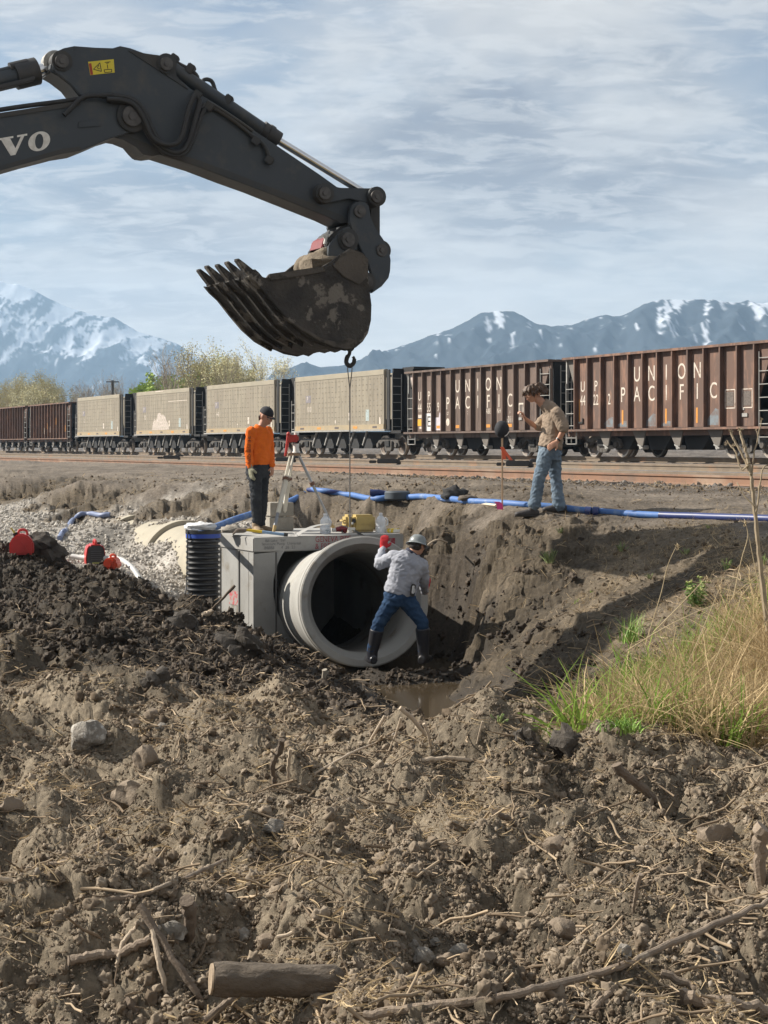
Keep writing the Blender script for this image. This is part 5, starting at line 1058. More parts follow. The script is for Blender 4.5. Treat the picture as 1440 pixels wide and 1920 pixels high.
# ------------------------------------------------------------------ people
def remesh(name, mb, mat, par, voxel=.008, sm=3, wr=0.0, wscale=9.0, seed=0, it=.5):
    me = bpy.data.meshes.new(name); me.from_pydata([tuple(v) for v in mb.v], [], mb.f)
    bm = bmesh.new(); bm.from_mesh(me); bmesh.ops.recalc_face_normals(bm, faces=bm.faces); bm.to_mesh(me); bm.free()
    t = bpy.data.objects.new(name + '_tmp', me); COL.objects.link(t)
    r = t.modifiers.new('r', 'REMESH'); r.mode = 'VOXEL'; r.voxel_size = voxel
    s = t.modifiers.new('s', 'SMOOTH'); s.iterations = sm; s.factor = it
    out = bpy.data.meshes.new_from_object(t.evaluated_get(bpy.context.evaluated_depsgraph_get())); bpy.data.objects.remove(t)
    n = len(out.vertices); co = np.empty(n * 3, np.float32); out.vertices.foreach_get('co', co); co = co.reshape(-1, 3)
    if wr:
        nr = np.empty(n * 3, np.float32); out.vertices.foreach_get('normal', nr); nr = nr.reshape(-1, 3)
        a = perlin(co[:, 0] * wscale + co[:, 1] * 4, co[:, 2] * wscale * 1.5 + co[:, 0] * 5 + seed, seed); b = perlin(co[:, 0] * wscale * 2.3 + co[:, 2] * 6, co[:, 2] * wscale * 2.8 - co[:, 0] * 8 + co[:, 1] * 9, seed + 3)
        co += nr * ((.5 - 2 * np.abs(a)) * wr + (.5 - 2 * np.abs(b)) * wr * .55)[:, None]
        out.vertices.foreach_set('co', co.ravel())
    out.name = name; out.transform(ROOTM.get(par.name, Matrix()).inverted()); out.polygons.foreach_set('use_smooth', [True] * len(out.polygons)); out.update()
    return link(name, out, mat, par)
def et(mb, pts, rad, side, n=16):
    "elliptical tube: rad = (half width along side, half depth)"
    pts = [Vector(p) for p in pts]; side = Vector(side).normalized(); vs = []; m = len(pts)
    P_ = [pts[0]] + pts + [pts[-1]]; 
    for i, p in enumerate(pts):
        t = (pts[min(i + 1, m - 1)] - pts[max(0, i - 1)]).normalized(); a = (side - t * side.dot(t)).normalized(); b = t.cross(a)
        for k in range(n):
            q = 2 * math.pi * k / n; vs.append(p + a * math.cos(q) * rad[i][0] + b * math.sin(q) * rad[i][1])
    fs = [(i * n + k, i * n + (k + 1) % n, (i + 1) * n + (k + 1) % n, (i + 1) * n + k) for i in range(m - 1) for k in range(n)] + [tuple(range(n)), tuple(reversed(range((m - 1) * n, m * n)))]
    return mb.add(vs, fs)
def limb(mb, pts, r):
    mb.tube(pts, r, 12)
    for p, q in zip(pts, r): mb.ball(tuple(p), q * .99, 8)
def handm(mb, wrist, d, palm, thumb, curl=.5, s=1.0, inf=0.0):
    "palm with four unequal bent fingers and a thumb; d: finger direction, palm: palm normal, thumb: side of the thumb"
    d = Vector(d).normalized(); palm = Vector(palm); palm = (palm - d * palm.dot(d)).normalized(); th = Vector(thumb); th = (th - d * th.dot(d) - palm * th.dot(palm)).normalized(); w = Vector(wrist)
    et(mb, [w - d * .02, w + d * .02 * s, w + d * .06 * s, w + d * .092 * s], [(.026 + inf, .019 + inf), (.034 + inf, .018 + inf), (.041 + inf, .017 + inf), (.040 + inf, .014 + inf)], th)
    for k, (o, l) in enumerate(((.030, .072), (.010, .080), (-.010, .074), (-.029, .058))):
        b = w + d * .085 * s + th * o * s; ang = 0; p = [b]; q = b
        for j in range(3):
            ang += curl * (.5 + .25 * j); dv = d * math.cos(ang) + palm * math.sin(ang) + th * o * .6; q = q + dv * l * s * (.42, .33, .25)[j]; p.append(q)
        mb.tube(p, [.0105 + inf, .010 + inf, .009 + inf, .0078 + inf], 8); mb.ball(tuple(p[-1]), .0078 + inf, 6)
    b = w + d * .03 * s + th * .03 * s; p = [b, b + (d * .5 + th * .8 + palm * .25).normalized() * .035 * s, b + (d * .8 + th * .75 + palm * .55).normalized() * .068 * s]
    mb.tube(p, [.015 + inf, .012 + inf, .0095 + inf], 8); mb.ball(tuple(p[-1]), .0095 + inf, 6)
def headm(mb, c, M3, s=1.0):
    "c centre of the skull, M3 columns: right, forward, up"
    def q(x, y, z): return Vector(c) + M3 @ (Vector((x, y, z)) * s)
    def el(x, y, z, a, b, cc, n=12):
        k = len(mb.v); mb.ball((0, 0, 0), 1, n)
        for i in range(k, len(mb.v)):
            v = mb.v[i]; mb.v[i] = tuple(q(x + v[0] * a, y + v[1] * b, z + v[2] * cc))
    el(0, -.008, .022, .076, .096, .092); el(0, .028, -.035, .060, .062, .072); el(0, .058, -.075, .030, .028, .026); el(0, .085, -.018, .030, .018, .045)
    el(-.036, .055, -.022, .026, .028, .025); el(.036, .055, -.022, .026, .028, .025); el(0, .078, .022, .052, .018, .012)
    mb.tube([q(0, .088, .012), q(0, .108, -.018), q(0, .096, -.032)], [.009, .014, .010], 8); el(0, .092, -.052, .024, .012, .007); el(0, .090, -.063, .021, .012, .008)
    for sx in (-1, 1): el(sx * .078, -.008, -.012, .010, .022, .032)
    return q
def face(q, M3, par, s, eyec):
    for sx in (-1, 1):
        m = MB().ball(tuple(q(sx * .031, .083, .003)), .0105 * s, 8); obj('eye', m, M('eye_white', (.55, .5, .46)), par, smooth='all')
        m = MB().ball(tuple(q(sx * .031, .0925, .002)), .0045 * s, 6); obj('iris', m, M('eye_dark', (.03, .022, .016)), par, smooth='all')
        m = MB().tube([q(sx * .014, .094, .019), q(sx * .032, .095, .024), q(sx * .05, .083, .018)], .0045 * s, 6); obj('eyebrow', m, eyec, par)
    obj('lips', MB().tube([q(-.02, .094, -.057), q(0, .104, -.056), q(.02, .094, -.057)], .0042 * s, 6), M('lip', (.36, .15, .12)), par, smooth='all')
def basis(fwd, up=(0, 0, 1)):
    f = Vector(fwd).normalized(); r = f.cross(Vector(up)).normalized(); u = r.cross(f); return Matrix((r, f, u)).transposed()
SKIN = M('skin', (.50, .27, .18), (.44, .23, .15), 9, .55, spec=.4); SKIN2 = M('skin_tan', (.42, .22, .145), (.36, .18, .12), 9, .55, spec=.4)
CLO = lambda n, c, c2, **k: M(n, c, c2, 7, .95, bump=.25, bscale=90, bdist=.004, spec=.2, **k)
def J(d0): return lambda px, py, dy=0.0: P(px, py, d0 + dy)
# --- orange shirt, black cap, standing on the lid with his head bowed
d0 = 22.72; j = J(d0); s1 = d0 / 3200
w1 = thing('person', 'worker in an orange long-sleeved shirt and black cap standing on the vault lid', 'person', tuple(j(481, 998)))
hc = j(499, 781, 0); HM = basis((.78, -.50, -.45)); side = Vector((.86, -.5, 0)).normalized(); side = Vector((.80, .60, 0)).normalized()
b = MB(); q1 = headm(b, hc, HM, .98); limb(b, [j(491, 800), j(497, 786, -.01)], [.056, .052])
shL, shR = j(471, 810, -.16), j(502, 808, .16)
et(b, [j(487, 797), j(487, 812), j(486, 840), j(485, 868), j(484, 890)], [(.06, .06), (.16, .09), (.155, .105), (.14, .10), (.15, .105)], side)
haL = [shL, j(466, 846, -.19), j(469, 874, -.22)]; haR = [shR, j(507, 846, .14), j(510, 872, .02)]
limb(b, haL, [.045, .038, .028]); limb(b, haR, [.045, .038, .028]); handm(b, j(469.5, 876, -.22), (.08, -.05, -1), (.6, .4, 0), (.3, -1, 0), .35); handm(b, j(510.5, 874, .02), (.0, -.1, -1), (-.7, .3, 0), (-.2, -1, 0), .7)
leL = [j(478, 886, -.08), j(480, 936, -.12), j(482, 982, -.06)]; leR = [j(492, 886, .08), j(492, 936, .06), j(489, 984, .05)]
limb(b, leL, [.075, .052, .038]); limb(b, leR, [.075, .052, .038])
remesh('body', b, SKIN2, w1, .0065, 3); face(q1, HM, w1, .98, M('hair_brown', (.04, .026, .018), (.08, .05, .03), 30, .7))
OR = CLO('hivis_orange', (.76, .165, .022), (.62, .125, .018))
m = MB(); et(m, [j(490, 799), j(488, 805), j(487, 815), j(486, 835), j(484, 855), j(483, 868), j(482, 876)], [(.072, .066), (.13, .08), (.178, .105), (.172, .12), (.165, .125), (.168, .13), (.155, .122)], side)
for a, sg in ((haL, 0), (haR, 1)): limb(m, [a[0], a[0].lerp(a[1], .5), a[1], a[1].lerp(a[2], .6), a[2]], [.070, .060, .053, .050, .038])
sh = remesh('shirt', m, OR, w1, .008, 3, .013, 6.5, 2)
TR = CLO('trouser_black', (.030, .034, .040), (.045, .048, .052))
m = MB(); et(m, [j(484, 871), j(484, 884), j(485, 897)], [(.165, .125), (.178, .135), (.17, .12)], side)
limb(m, [leL[0], leL[0].lerp(leL[1], .5), leL[1], leL[1].lerp(leL[2], .6), leL[2] + Vector((0, 0, .02))], [.096, .084, .072, .066, .064]); limb(m, [leR[0], leR[0].lerp(leR[1], .5), leR[1], leR[1].lerp(leR[2], .6), leR[2] + Vector((0, 0, .02))], [.094, .082, .070, .065, .062])
remesh('trousers', m, TR, w1, .009, 4, .012, 9, 5)
GLV = CLO('glove_grey', (.36, .35, .24), (.28, .27, .20))
m = MB(); handm(m, j(469.5, 876, -.22), (.10, -.05, -1), (.6, .4, 0), (.3, -1, 0), .35, 1.06, .007); m.tube([j(469, 869, -.22), j(469.5, 878, -.22)], [.036, .034], 10); remesh('glove', m, GLV, w1, .007, 2)
BT = M('boot_tan', (.30, .22, .14), (.22, .16, .10), 9, .85, bump=.3, bscale=60)
def boot(c, f, par, mat, hgt=.12, l=.29, name='boot', sole=True):
    f = Vector(f).normalized(); c = Vector(c); m = MB(); sd = f.cross(Vector((0, 0, 1)))
    et(m, [c - f * .085 + Vector((0, 0, .045)), c - f * .06 + Vector((0, 0, .05)), c + f * .04 + Vector((0, 0, .050)), c + f * .12 + Vector((0, 0, .042)), c + f * (l - .11) + Vector((0, 0, .034)), c + f * (l - .085) + Vector((0, 0, .03))], [(.026, .032), (.040, .046), (.044, .050), (.05, .040), (.044, .030), (.022, .018)], sd)
    limb(m, [c + Vector((0, 0, .06)), c + Vector((0, 0, hgt))], [.05, .055]); bo = remesh(name, m, mat, par, .007, 3)
    if sole: m = MB(); et(m, [c - f * .09 + Vector((0, 0, .012)), c - f * .05 + Vector((0, 0, .012)), c + f * .1 + Vector((0, 0, .012)), c + f * (l - .08) + Vector((0, 0, .014))], [(.03, .012), (.044, .012), (.05, .012), (.028, .012)], sd); obj('sole', m, M('sole_dark', (.05, .042, .035)), bo)
boot(Vector((j(480, 0, -.06).x, d0 - .06, VT)), (.35, -1, 0), w1, BT); boot(Vector((j(489, 0, .05).x, d0 + .05, VT)), (.95, -.5, 0), w1, BT)
CAPM = M('cap_black', (0, 0, 0)); m = MB(); k = len(m.v); m.ball((0, 0, 0), 1, 14)
for i in range(len(m.v)): v = m.v[i]; m.v[i] = tuple(q1(v[0] * .086, -.012 + v[1] * .106, .045 + max(v[2], -.12) * .092))
m.ball(tuple(q1(0, -.01, .138)), .009, 6); cp_ = obj('cap', m, CAPM, w1, smooth=True)
m = MB(); m.prism([(-.072, .06)] + [(-.075 + .15 * i / 12, .075 + .075 * math.sin(math.pi * i / 12)) for i in range(13)] + [(.072, .06)], lambda u, v, w: q1(u, v, .045 - (v - .06) * .25 - 4 * u * u + w), -.003, .004); obj('visor', m, CAPM, cp_)
m = MB(); 
for dx in (-.045, -.02, .0, .02, .045): limb(m, [q1(dx, -.075 + abs(dx) * .5, .0), q1(dx, -.088 + abs(dx) * .5, -.035), q1(dx * .9, -.08 + abs(dx) * .5, -.075)], [.018, .019, .010])
obj('hair', m, M('hair_brown', (0, 0, 0)), w1, smooth='all')
def on_sleeve(txt, a, bb, off, up_, size, mat, par):
    "print running down a sleeve, one letter after the other"
    a, bb = Vector(a), Vector(bb); d = (bb - a); n = len(txt)
    for i, ch in enumerate(txt):
        if ch == ' ': continue
        c = a + d * (i + .5) / n + Vector(off); m = MB(); put_text(m, ch, c, d, up_, size, 1.0); obj('sleeve_letter', m, mat, par, fixn=False)
on_sleeve('THE PIPE CREW', j(467, 818, -.27), j(467, 868, -.30), (0, 0, 0), (1, 0, 0), .062, M('print_maroon', (.10, .018, .02)), sh)
# --- tan T-shirt, jeans, bending to look into the pit
d0 = 21.6; j = J(d0)
w2 = thing('person', 'bare-headed man in a tan T-shirt and blue jeans bending over the edge of the pit', 'person', tuple(hit(1030, 962, 18)))
HM = basis((-.93, -.22, -.22), (-.35, 0, 1)); hc = j(1000, 738); side = Vector((.15, -1, 0)).normalized()
b = MB(); q2 = headm(b, hc, HM, .98); limb(b, [j(1023, 762), j(1008, 748)], [.062, .052])
shN, shF = j(1047, 778, -.20), j(1030, 778, .19)
et(b, [j(1022, 760), j(1034, 772), j(1037, 798), j(1035, 825), j(1032, 850)], [(.06, .06), (.17, .10), (.17, .12), (.15, .11), (.15, .11)], side)
aN = [shN, j(1058, 805, -.27), j(1046, 826, -.24)]; aF = [shF, j(1007, 802, .18), j(986, 786, .02)]
limb(b, [aN[0], aN[0].lerp(aN[1], .5), aN[1], aN[1].lerp(aN[2], .5), aN[2]], [.052, .048, .040, .036, .027]); limb(b, [aF[0], aF[1], aF[1].lerp(aF[2], .5), aF[2]], [.05, .040, .034, .026])
handm(b, j(1045, 828, -.24), (-.8, -.2, -.55), (0, .9, -.3), (-.3, 0, -1), .45); handm(b, j(984.5, 785, .02), (-.45, -.3, .8), (-.8, -.1, -.5), (-.1, -1, .2), 1.05)
lA = [j(1024, 852, -.08), j(1011, 898, -.12), j(1002, 948, -.08)]; lB = [j(1038, 852, .08), j(1042, 898, .08), j(1048, 950, .04)]
limb(b, lA, [.075, .052, .038]); limb(b, lB, [.075, .052, .038]); remesh('body', b, SKIN, w2, .0065, 3); face(q2, HM, w2, .98, M('hair_brown', (0, 0, 0)))
TS = CLO('shirt_taupe', (.29, .225, .17), (.235, .18, .135)); m = MB()
et(m, [j(1018, 757, 0), j(1026, 762), j(1036, 774), j(1037, 795), j(1035, 818), j(1032, 836), j(1031, 840)], [(.08, .07), (.14, .09), (.195, .115), (.195, .135), (.19, .14), (.20, .15), (.195, .145)], side)
limb(m, [aN[0] + Vector((-.02, 0, .02)), aN[0].lerp(aN[1], .4), aN[0].lerp(aN[1], .85)], [.078, .078, .076]); limb(m, [aF[0], aF[0].lerp(aF[1], .5), aF[0].lerp(aF[1], .85)], [.076, .074, .070])
remesh('shirt', m, TS, w2, .008, 3, .014, 6, 8)
JN = CLO('jeans_light', (.15, .195, .24), (.09, .125, .17), c3=(.25, .30, .34), s3=3, lo3=.52, hi3=.7); m = MB()
et(m, [j(1031, 834), j(1032, 848), j(1031, 862)], [(.165, .13), (.175, .145), (.17, .13)], side)
def leg_(m, l, rs): limb(m, [l[0], l[0].lerp(l[1], .5), l[1], l[1].lerp(l[2], .5), l[2] + Vector((0, 0, .015))], rs)
leg_(m, lA, [.102, .090, .074, .073, .082]); leg_(m, lB, [.10, .086, .072, .073, .082]); remesh('jeans', m, JN, w2, .009, 4, .014, 8, 11)
SHO = M('shoe_dark', (.05, .045, .045), (.035, .03, .03), 9, .7)
def gfoot(px, dy): x = j(px, 0, dy).x; g = max(gz(x, d0 + dy), gz(x - .12, d0 + dy - .02)); return Vector((x, d0 + dy, g - .01))
boot(gfoot(998, -.08), (-1, -.15, 0), w2, SHO, .10, .31, 'shoe'); boot(gfoot(1050, .04), (-.98, -.1, 0), w2, SHO, .10, .31, 'shoe')
HR = M('hair_shaggy', (.055, .030, .018), (.11, .062, .035), 26, .6); m = MB(); rnd = random.Random(4)
for i in range(150):
    u = rnd.uniform(-1, 1); a = rnd.uniform(0, 6.28); st = Vector((math.cos(a) * .07, math.sin(a) * .085 - .02, .05 + .05 * rnd.random()))
    if st.y > .055 and st.z < .08: st.z = .09
    dn = Vector((st.x * .35, (st.y - (.03 if st.y < .03 else -.05)) * .35, -.055 - .07 * rnd.random() * (1 if st.y < .03 else .45)))
    p0 = st; p1 = st + Vector((st.x * .25, st.y * .25, .012)); p2 = p1 + dn * .5 + Vector((rnd.gauss(0, .008), rnd.gauss(0, .008), 0)); p3 = p2 + dn * .6 + Vector((st.x * .15, st.y * .2, 0))
    m.tube([q2(*p0), q2(*p1), q2(*p2), q2(*p3)], [.016, .018, .014, .004], 6)
k = len(m.v); m.ball((0, 0, 0), 1, 10)
for i in range(k, len(m.v)): v = m.v[i]; m.v[i] = tuple(q2(v[0] * .083, -.022 + v[1] * .098, .045 + v[2] * .088))
remesh('hair', m, HR, w2, .007, 1, .004, 30, 4)
obj('watch', MB().cyl(j(1048, 822.5, -.242), j(1046, 825, -.24), .034, 14), M('watch_black', (.02, .02, .022), rough=.4), w2, smooth=True)
obj('beverage', MB().cyl(j(983, 775, -.02), j(981.5, 783, -.02), .02, 10), WHTP, w2) if False else None
# --- worker in the pit, back to the camera, legs apart, hands on the pipe
d0 = 19.22; j = J(d0)
w3 = thing('person', 'worker in grey shirt, jeans and grey hard hat pushing on the round pipe', 'person', tuple(j(748, 1240)))
HM = basis((.55, .75, -.35)); hc = j(783, 1022, .02); side = Vector((1, .12, -.28)).normalized()
b = MB(); q3 = headm(b, hc, HM, .98); limb(b, [j(772, 1040), j(779, 1028)], [.06, .052]); shL, shR = j(741, 1044, .02), j(789, 1060, .04)
et(b, [j(771, 1038), j(766, 1052), j(759, 1075), j(753, 1100), j(749, 1125)], [(.07, .06), (.17, .10), (.16, .11), (.145, .10), (.15, .11)], side)
aL = [shL, j(710, 1058, .10), j(717, 1031, .36)]; aR = [shR, j(795, 1088, .14), j(796, 1108, .38)]
limb(b, aL, [.052, .040, .028]); limb(b, aR, [.052, .040, .028])
lL = [j(738, 1124, -.02), j(709, 1172, -.05), j(698, 1222, -.02)]; lR = [j(762, 1124, -.02), j(792, 1168, -.04), j(794, 1222, 0)]
limb(b, lL, [.08, .054, .04]); limb(b, lR, [.08, .054, .04]); handm(b, j(718, 1029, .38), (.15, .25, 1), (0, 1, -.2), (1, 0, 0), .45); handm(b, j(797, 1106, .40), (.2, .3, .9), (-.2, 1, 0), (-1, 0, 0), .4)
remesh('body', b, SKIN, w3, .0065, 3); face(q3, HM, w3, .98, M('hair_brown', (0, 0, 0)))
GS = CLO('shirt_grey', (.36, .37, .41), (.29, .30, .34)); m = MB()
et(m, [j(772, 1035), j(769, 1043), j(765, 1054), j(761, 1072), j(755, 1092), j(751, 1106), j(749, 1114)], [(.085, .07), (.165, .095), (.20, .13), (.185, .14), (.178, .14), (.185, .145), (.18, .14)], side)
for a in (aL, aR): limb(m, [a[0], a[0].lerp(a[1], .5), a[1], a[1].lerp(a[2], .55), a[2]], [.082, .072, .062, .054, .042])
remesh('shirt', m, GS, w3, .009, 4, .014, 7, 14)
RG = CLO('glove_red', (.50, .035, .04), (.30, .03, .035)); m = MB(); handm(m, j(718, 1029, .38), (.15, .25, 1), (0, 1, -.2), (1, 0, 0), .45, 1.08, .006); m.tube([aL[2] - Vector((.0, .03, .02)), j(718, 1028, .38)], [.037, .036], 10); remesh('glove', m, RG, w3, .007, 2)
m = MB(); handm(m, j(797, 1106, .40), (.2, .3, .9), (-.2, 1, 0), (-1, 0, 0), .4, 1.08, .006); m.tube([aR[2] + Vector((0, -.03, -.02)), j(797, 1105, .4)], [.037, .036], 10); remesh('glove', m, RG, w3, .007, 2)
JD = CLO('jeans_dark', (.026, .055, .11), (.017, .037, .078), c3=(.045, .08, .14), s3=4, lo3=.55, hi3=.7); m = MB()
et(m, [j(749, 1108), j(749, 1120), j(749, 1136)], [(.17, .13), (.19, .15), (.17, .13)], side)
leg_(m, lL, [.108, .088, .072, .066, .06]); leg_(m, lR, [.108, .088, .072, .066, .06]); remesh('jeans', m, JD, w3, .009, 4, .012, 8, 17)
RBT = M('boot_rubber', (.016, .018, .026), (.03, .028, .028), 5, .35)
for l_, px, f in ((lL, 697, (-.25, .8, 0)), (lR, 794, (.35, .8, 0))):
    kn = l_[1].lerp(l_[2], .18); an = l_[2]; m = MB(); m.tube([kn, kn.lerp(an, .5), an, an - Vector((0, 0, .08))], [.084, .074, .064, .062], 14); f = Vector(f).normalized()
    g = an.z - .14; m.tube([Vector((an.x, an.y, g + .05)) - f * .07, Vector((an.x, an.y, g + .055)) + f * .06, Vector((an.x, an.y, g + .045)) + f * .19], [.045, .055, .038], 12); remesh('rubber_boot', m, RBT, w3, .009, 3)
HH = M('hardhat_grey', (.20, .22, .22), (.16, .175, .18), 6, .4); m = MB()
prof = [(.112, .035), (.098, .045), (.096, .07), (.088, .105), (.062, .138), (.03, .15), (.001, .153)]; c0 = q3(0, -.008, .0); up = (q3(0, 0, 1) - q3(0, 0, 0)).normalized(); m.lathe([(r * 1.03, h - .034) for r, h in prof], c0, up, 28)
hh = obj('hard_hat', m, HH, w3, smooth='all'); obj('hat_brim', MB().lathe([(.100, .006), (.128, -.008), (.130, -.004), (.104, .014)], c0, up, 28, closed=True), HH, hh, smooth='all')
m = MB(); k = len(m.v); m.ball((0, 0, 0), 1, 10)
for i in range(k, len(m.v)): v = m.v[i]; m.v[i] = tuple(q3(v[0] * .078, -.034 + v[1] * .072, -.012 + v[2] * .07))
obj('hair', m, M('hair_dark', (.025, .02, .017), (.05, .04, .03), 30, .7), w3, smooth='all')
obj('collar', MB().lathe([(.072, -.02), (.078, .0), (.07, .022)], j(772, 1036), (j(779, 1028) - j(770, 1040)), 16), M('collar_navy', (.02, .024, .05)), w3, smooth='all')
hp = j(774, 1107, -.17); hs = obj('holster', MB().box(hp, (.055, .05, .14), Matrix.Rotation(.12, 3, 'Y')), M('holster_black', (.02, .02, .02), rough=.5), w3, bevel=.01)
obj('radio', MB().box(hp + Vector((.005, -.03, .01)), (.026, .02, .09), Matrix.Rotation(.12, 3, 'Y')).box(hp + Vector((.018, -.03, .0)), (.018, .02, .05)), M('radio_silver', (.6, .6, .6), rough=.3), hs, bevel=.005)
# ------------------------------------------------------------------ loose soil, straw, gravel, grass: what nobody could count
def proto_mesh(name, mb, mat, smooth_=False):
    me = bpy.data.meshes.new(name); me.from_pydata([tuple(v) for v in mb.v], [], mb.f); me.materials.append(mat)
    me.polygons.foreach_set('use_smooth', [smooth_] * len(me.polygons)); me.update(); return me
def scatter(name, pts, rot, scl, protos_, label=None):
    col = bpy.data.collections.new(name + '_shapes')
    for i, me in enumerate(protos_): o = bpy.data.objects.new('%s_%02d' % (name, i), me); col.objects.link(o)
    me = bpy.data.meshes.new(name); n = len(pts); me.vertices.add(n); me.vertices.foreach_set('co', np.asarray(pts, np.float32).ravel())
    a = me.attributes.new('rot', 'FLOAT_VECTOR', 'POINT'); a.data.foreach_set('vector', np.asarray(rot, np.float32).ravel())
    scl = np.asarray(scl, np.float32); scl = np.repeat(scl[:, None], 3, 1) if scl.ndim == 1 else scl
    a = me.attributes.new('scl', 'FLOAT_VECTOR', 'POINT'); a.data.foreach_set('vector', scl.astype(np.float32).ravel())
    a = me.attributes.new('idx', 'INT', 'POINT'); a.data.foreach_set('value', np.random.RandomState(n).randint(0, len(protos_), n).astype(np.int32))
    g = bpy.data.node_groups.new(name, 'GeometryNodeTree'); g.interface.new_socket('Geometry', in_out='INPUT', socket_type='NodeSocketGeometry'); g.interface.new_socket('Geometry', in_out='OUTPUT', socket_type='NodeSocketGeometry')
    N = g.nodes; L = g.links; gi = N.new('NodeGroupInput'); go = N.new('NodeGroupOutput'); ip = N.new('GeometryNodeInstanceOnPoints'); ci = N.new('GeometryNodeCollectionInfo')
    ci.inputs[0].default_value = col; ci.inputs['Separate Children'].default_value = True; ci.inputs['Reset Children'].default_value = True
    def at(nm, ty): k = N.new('GeometryNodeInputNamedAttribute'); k.data_type = ty; k.inputs[0].default_value = nm; return k.outputs[0]
    e2r = N.new('FunctionNodeEulerToRotation'); L.new(at('rot', 'FLOAT_VECTOR'), e2r.inputs[0])
    L.new(gi.outputs[0], ip.inputs['Points']); L.new(ci.outputs[0], ip.inputs['Instance']); ip.inputs['Pick Instance'].default_value = True; L.new(at('idx', 'INT'), ip.inputs['Instance Index'])
    L.new(e2r.outputs[0], ip.inputs['Rotation']); L.new(at('scl', 'FLOAT_VECTOR'), ip.inputs['Scale']); L.new(ip.outputs[0], go.inputs[0])
    o = link(name, me); md = o.modifiers.new('scatter', 'NODES'); md.node_group = g; o['kind'] = 'stuff'
    if label: o['label'] = label
    return o
def inst_mat(name, c1, c2, rough=.9, bump=0, bscale=60, spec=.2, trl=0):
    "colour differs from piece to piece"
    m = bpy.data.materials.new(name); m.use_nodes = True; N = m.node_tree.nodes; L = m.node_tree.links; b = N['Principled BSDF']; b.inputs['Roughness'].default_value = rough; b.inputs['Specular IOR Level'].default_value = spec
    oi = N.new('ShaderNodeObjectInfo'); mx = N.new('ShaderNodeMix'); mx.data_type = 'RGBA'; mx.inputs[6].default_value = (*c1, 1); mx.inputs[7].default_value = (*c2, 1); L.new(oi.outputs['Random'], mx.inputs[0]); L.new(mx.outputs[2], b.inputs['Base Color'])
    if bump:
        n = N.new('ShaderNodeTexNoise'); n.inputs['Scale'].default_value = bscale; n.inputs['Detail'].default_value = 6; tc = N.new('ShaderNodeTexCoord'); L.new(tc.outputs['Object'], n.inputs[0]); bp = N.new('ShaderNodeBump'); bp.inputs['Strength'].default_value = bump; L.new(n.outputs[0], bp.inputs['Height']); L.new(bp.outputs[0], b.inputs['Normal'])
    if trl:
        t = N.new('ShaderNodeBsdfTranslucent'); L.new(mx.outputs[2], t.inputs[0]); ms = N.new('ShaderNodeMixShader'); ms.inputs[0].default_value = trl; L.new(b.outputs[0], ms.inputs[1]); L.new(t.outputs[0], ms.inputs[2]); L.new(ms.outputs[0], N['Material Output'].inputs[0])
    return m
def lump_protos(name, mat, n, amp, freq, seed, sq=.75, smooth_=True, sub=2):
    out = []
    for k in range(n):
        bm = bmesh.new(); bmesh.ops.create_icosphere(bm, subdivisions=sub, radius=1)
        v = np.array([tuple(a.co) for a in bm.verts]); f = [tuple(x.index for x in fa.verts) for fa in bm.faces]; bm.free(); s = seed + k * 7
        d = perlin(v[:, 0] * freq + v[:, 2] * .7 * freq + s, v[:, 1] * freq - v[:, 2] * .6 * freq, s) + .5 * perlin(v[:, 0] * freq * 2.3 + v[:, 2] * freq * 2, v[:, 1] * freq * 2.3 + s, s + 1)
        r_ = np.random.RandomState(s); v = facet(v, s); v = v * (1 + amp * d * 1.6)[:, None] * np.array([1, r_.uniform(.65, 1), sq * r_.uniform(.7, 1.1)]); m = MB(); m.v = [tuple(a) for a in v]; m.f = f; out.append(proto_mesh(name, m, mat, smooth_))
    return out
RS = np.random.RandomState(11)
def zone(n, y0, y1, fn, umax=.27, powr=1.0):
    y = y0 + (y1 - y0) * RS.rand(n) ** powr; u = RS.uniform(-umax, umax, n); x = u * y
    z, at, fl = ground(x, y, True); k = RS.rand(n) < fn(x, y, at, fl); return np.column_stack([x, y, z])[k]
def power(n, a, b, e=2.2): u = RS.rand(n); return (a ** (1 - e) + u * (b ** (1 - e) - a ** (1 - e))) ** (1 / (1 - e))
rot3 = lambda n: RS.rand(n, 3) * 6.283
DRY = inst_mat('clod_dry', (.29, .235, .175), (.12, .09, .062), bump=.6); DRKC = inst_mat('clod_dark', (.088, .066, .047), (.024, .018, .013), rough=.7, bump=.6); BNK = inst_mat('clod_bank', (.15, .112, .075), (.08, .060, .042), bump=.6)
PEB = inst_mat('pebble', (.34, .29, .23), (.16, .13, .10), rough=.75, bump=.2); GRV = inst_mat('gravel_stone', (.56, .52, .46), (.30, .275, .24), rough=.85); BLS = inst_mat('ballast_stone', (.20, .18, .16), (.08, .072, .065))
STR = inst_mat('straw', (.62, .48, .29), (.30, .22, .13), trl=.2); TWG = inst_mat('twig', (.44, .34, .23), (.15, .11, .075)); DG = inst_mat('dry_grass', (.60, .46, .26), (.26, .185, .095), trl=.3); GG = inst_mat('green_grass', (.12, .24, .03), (.26, .34, .07), trl=.35)
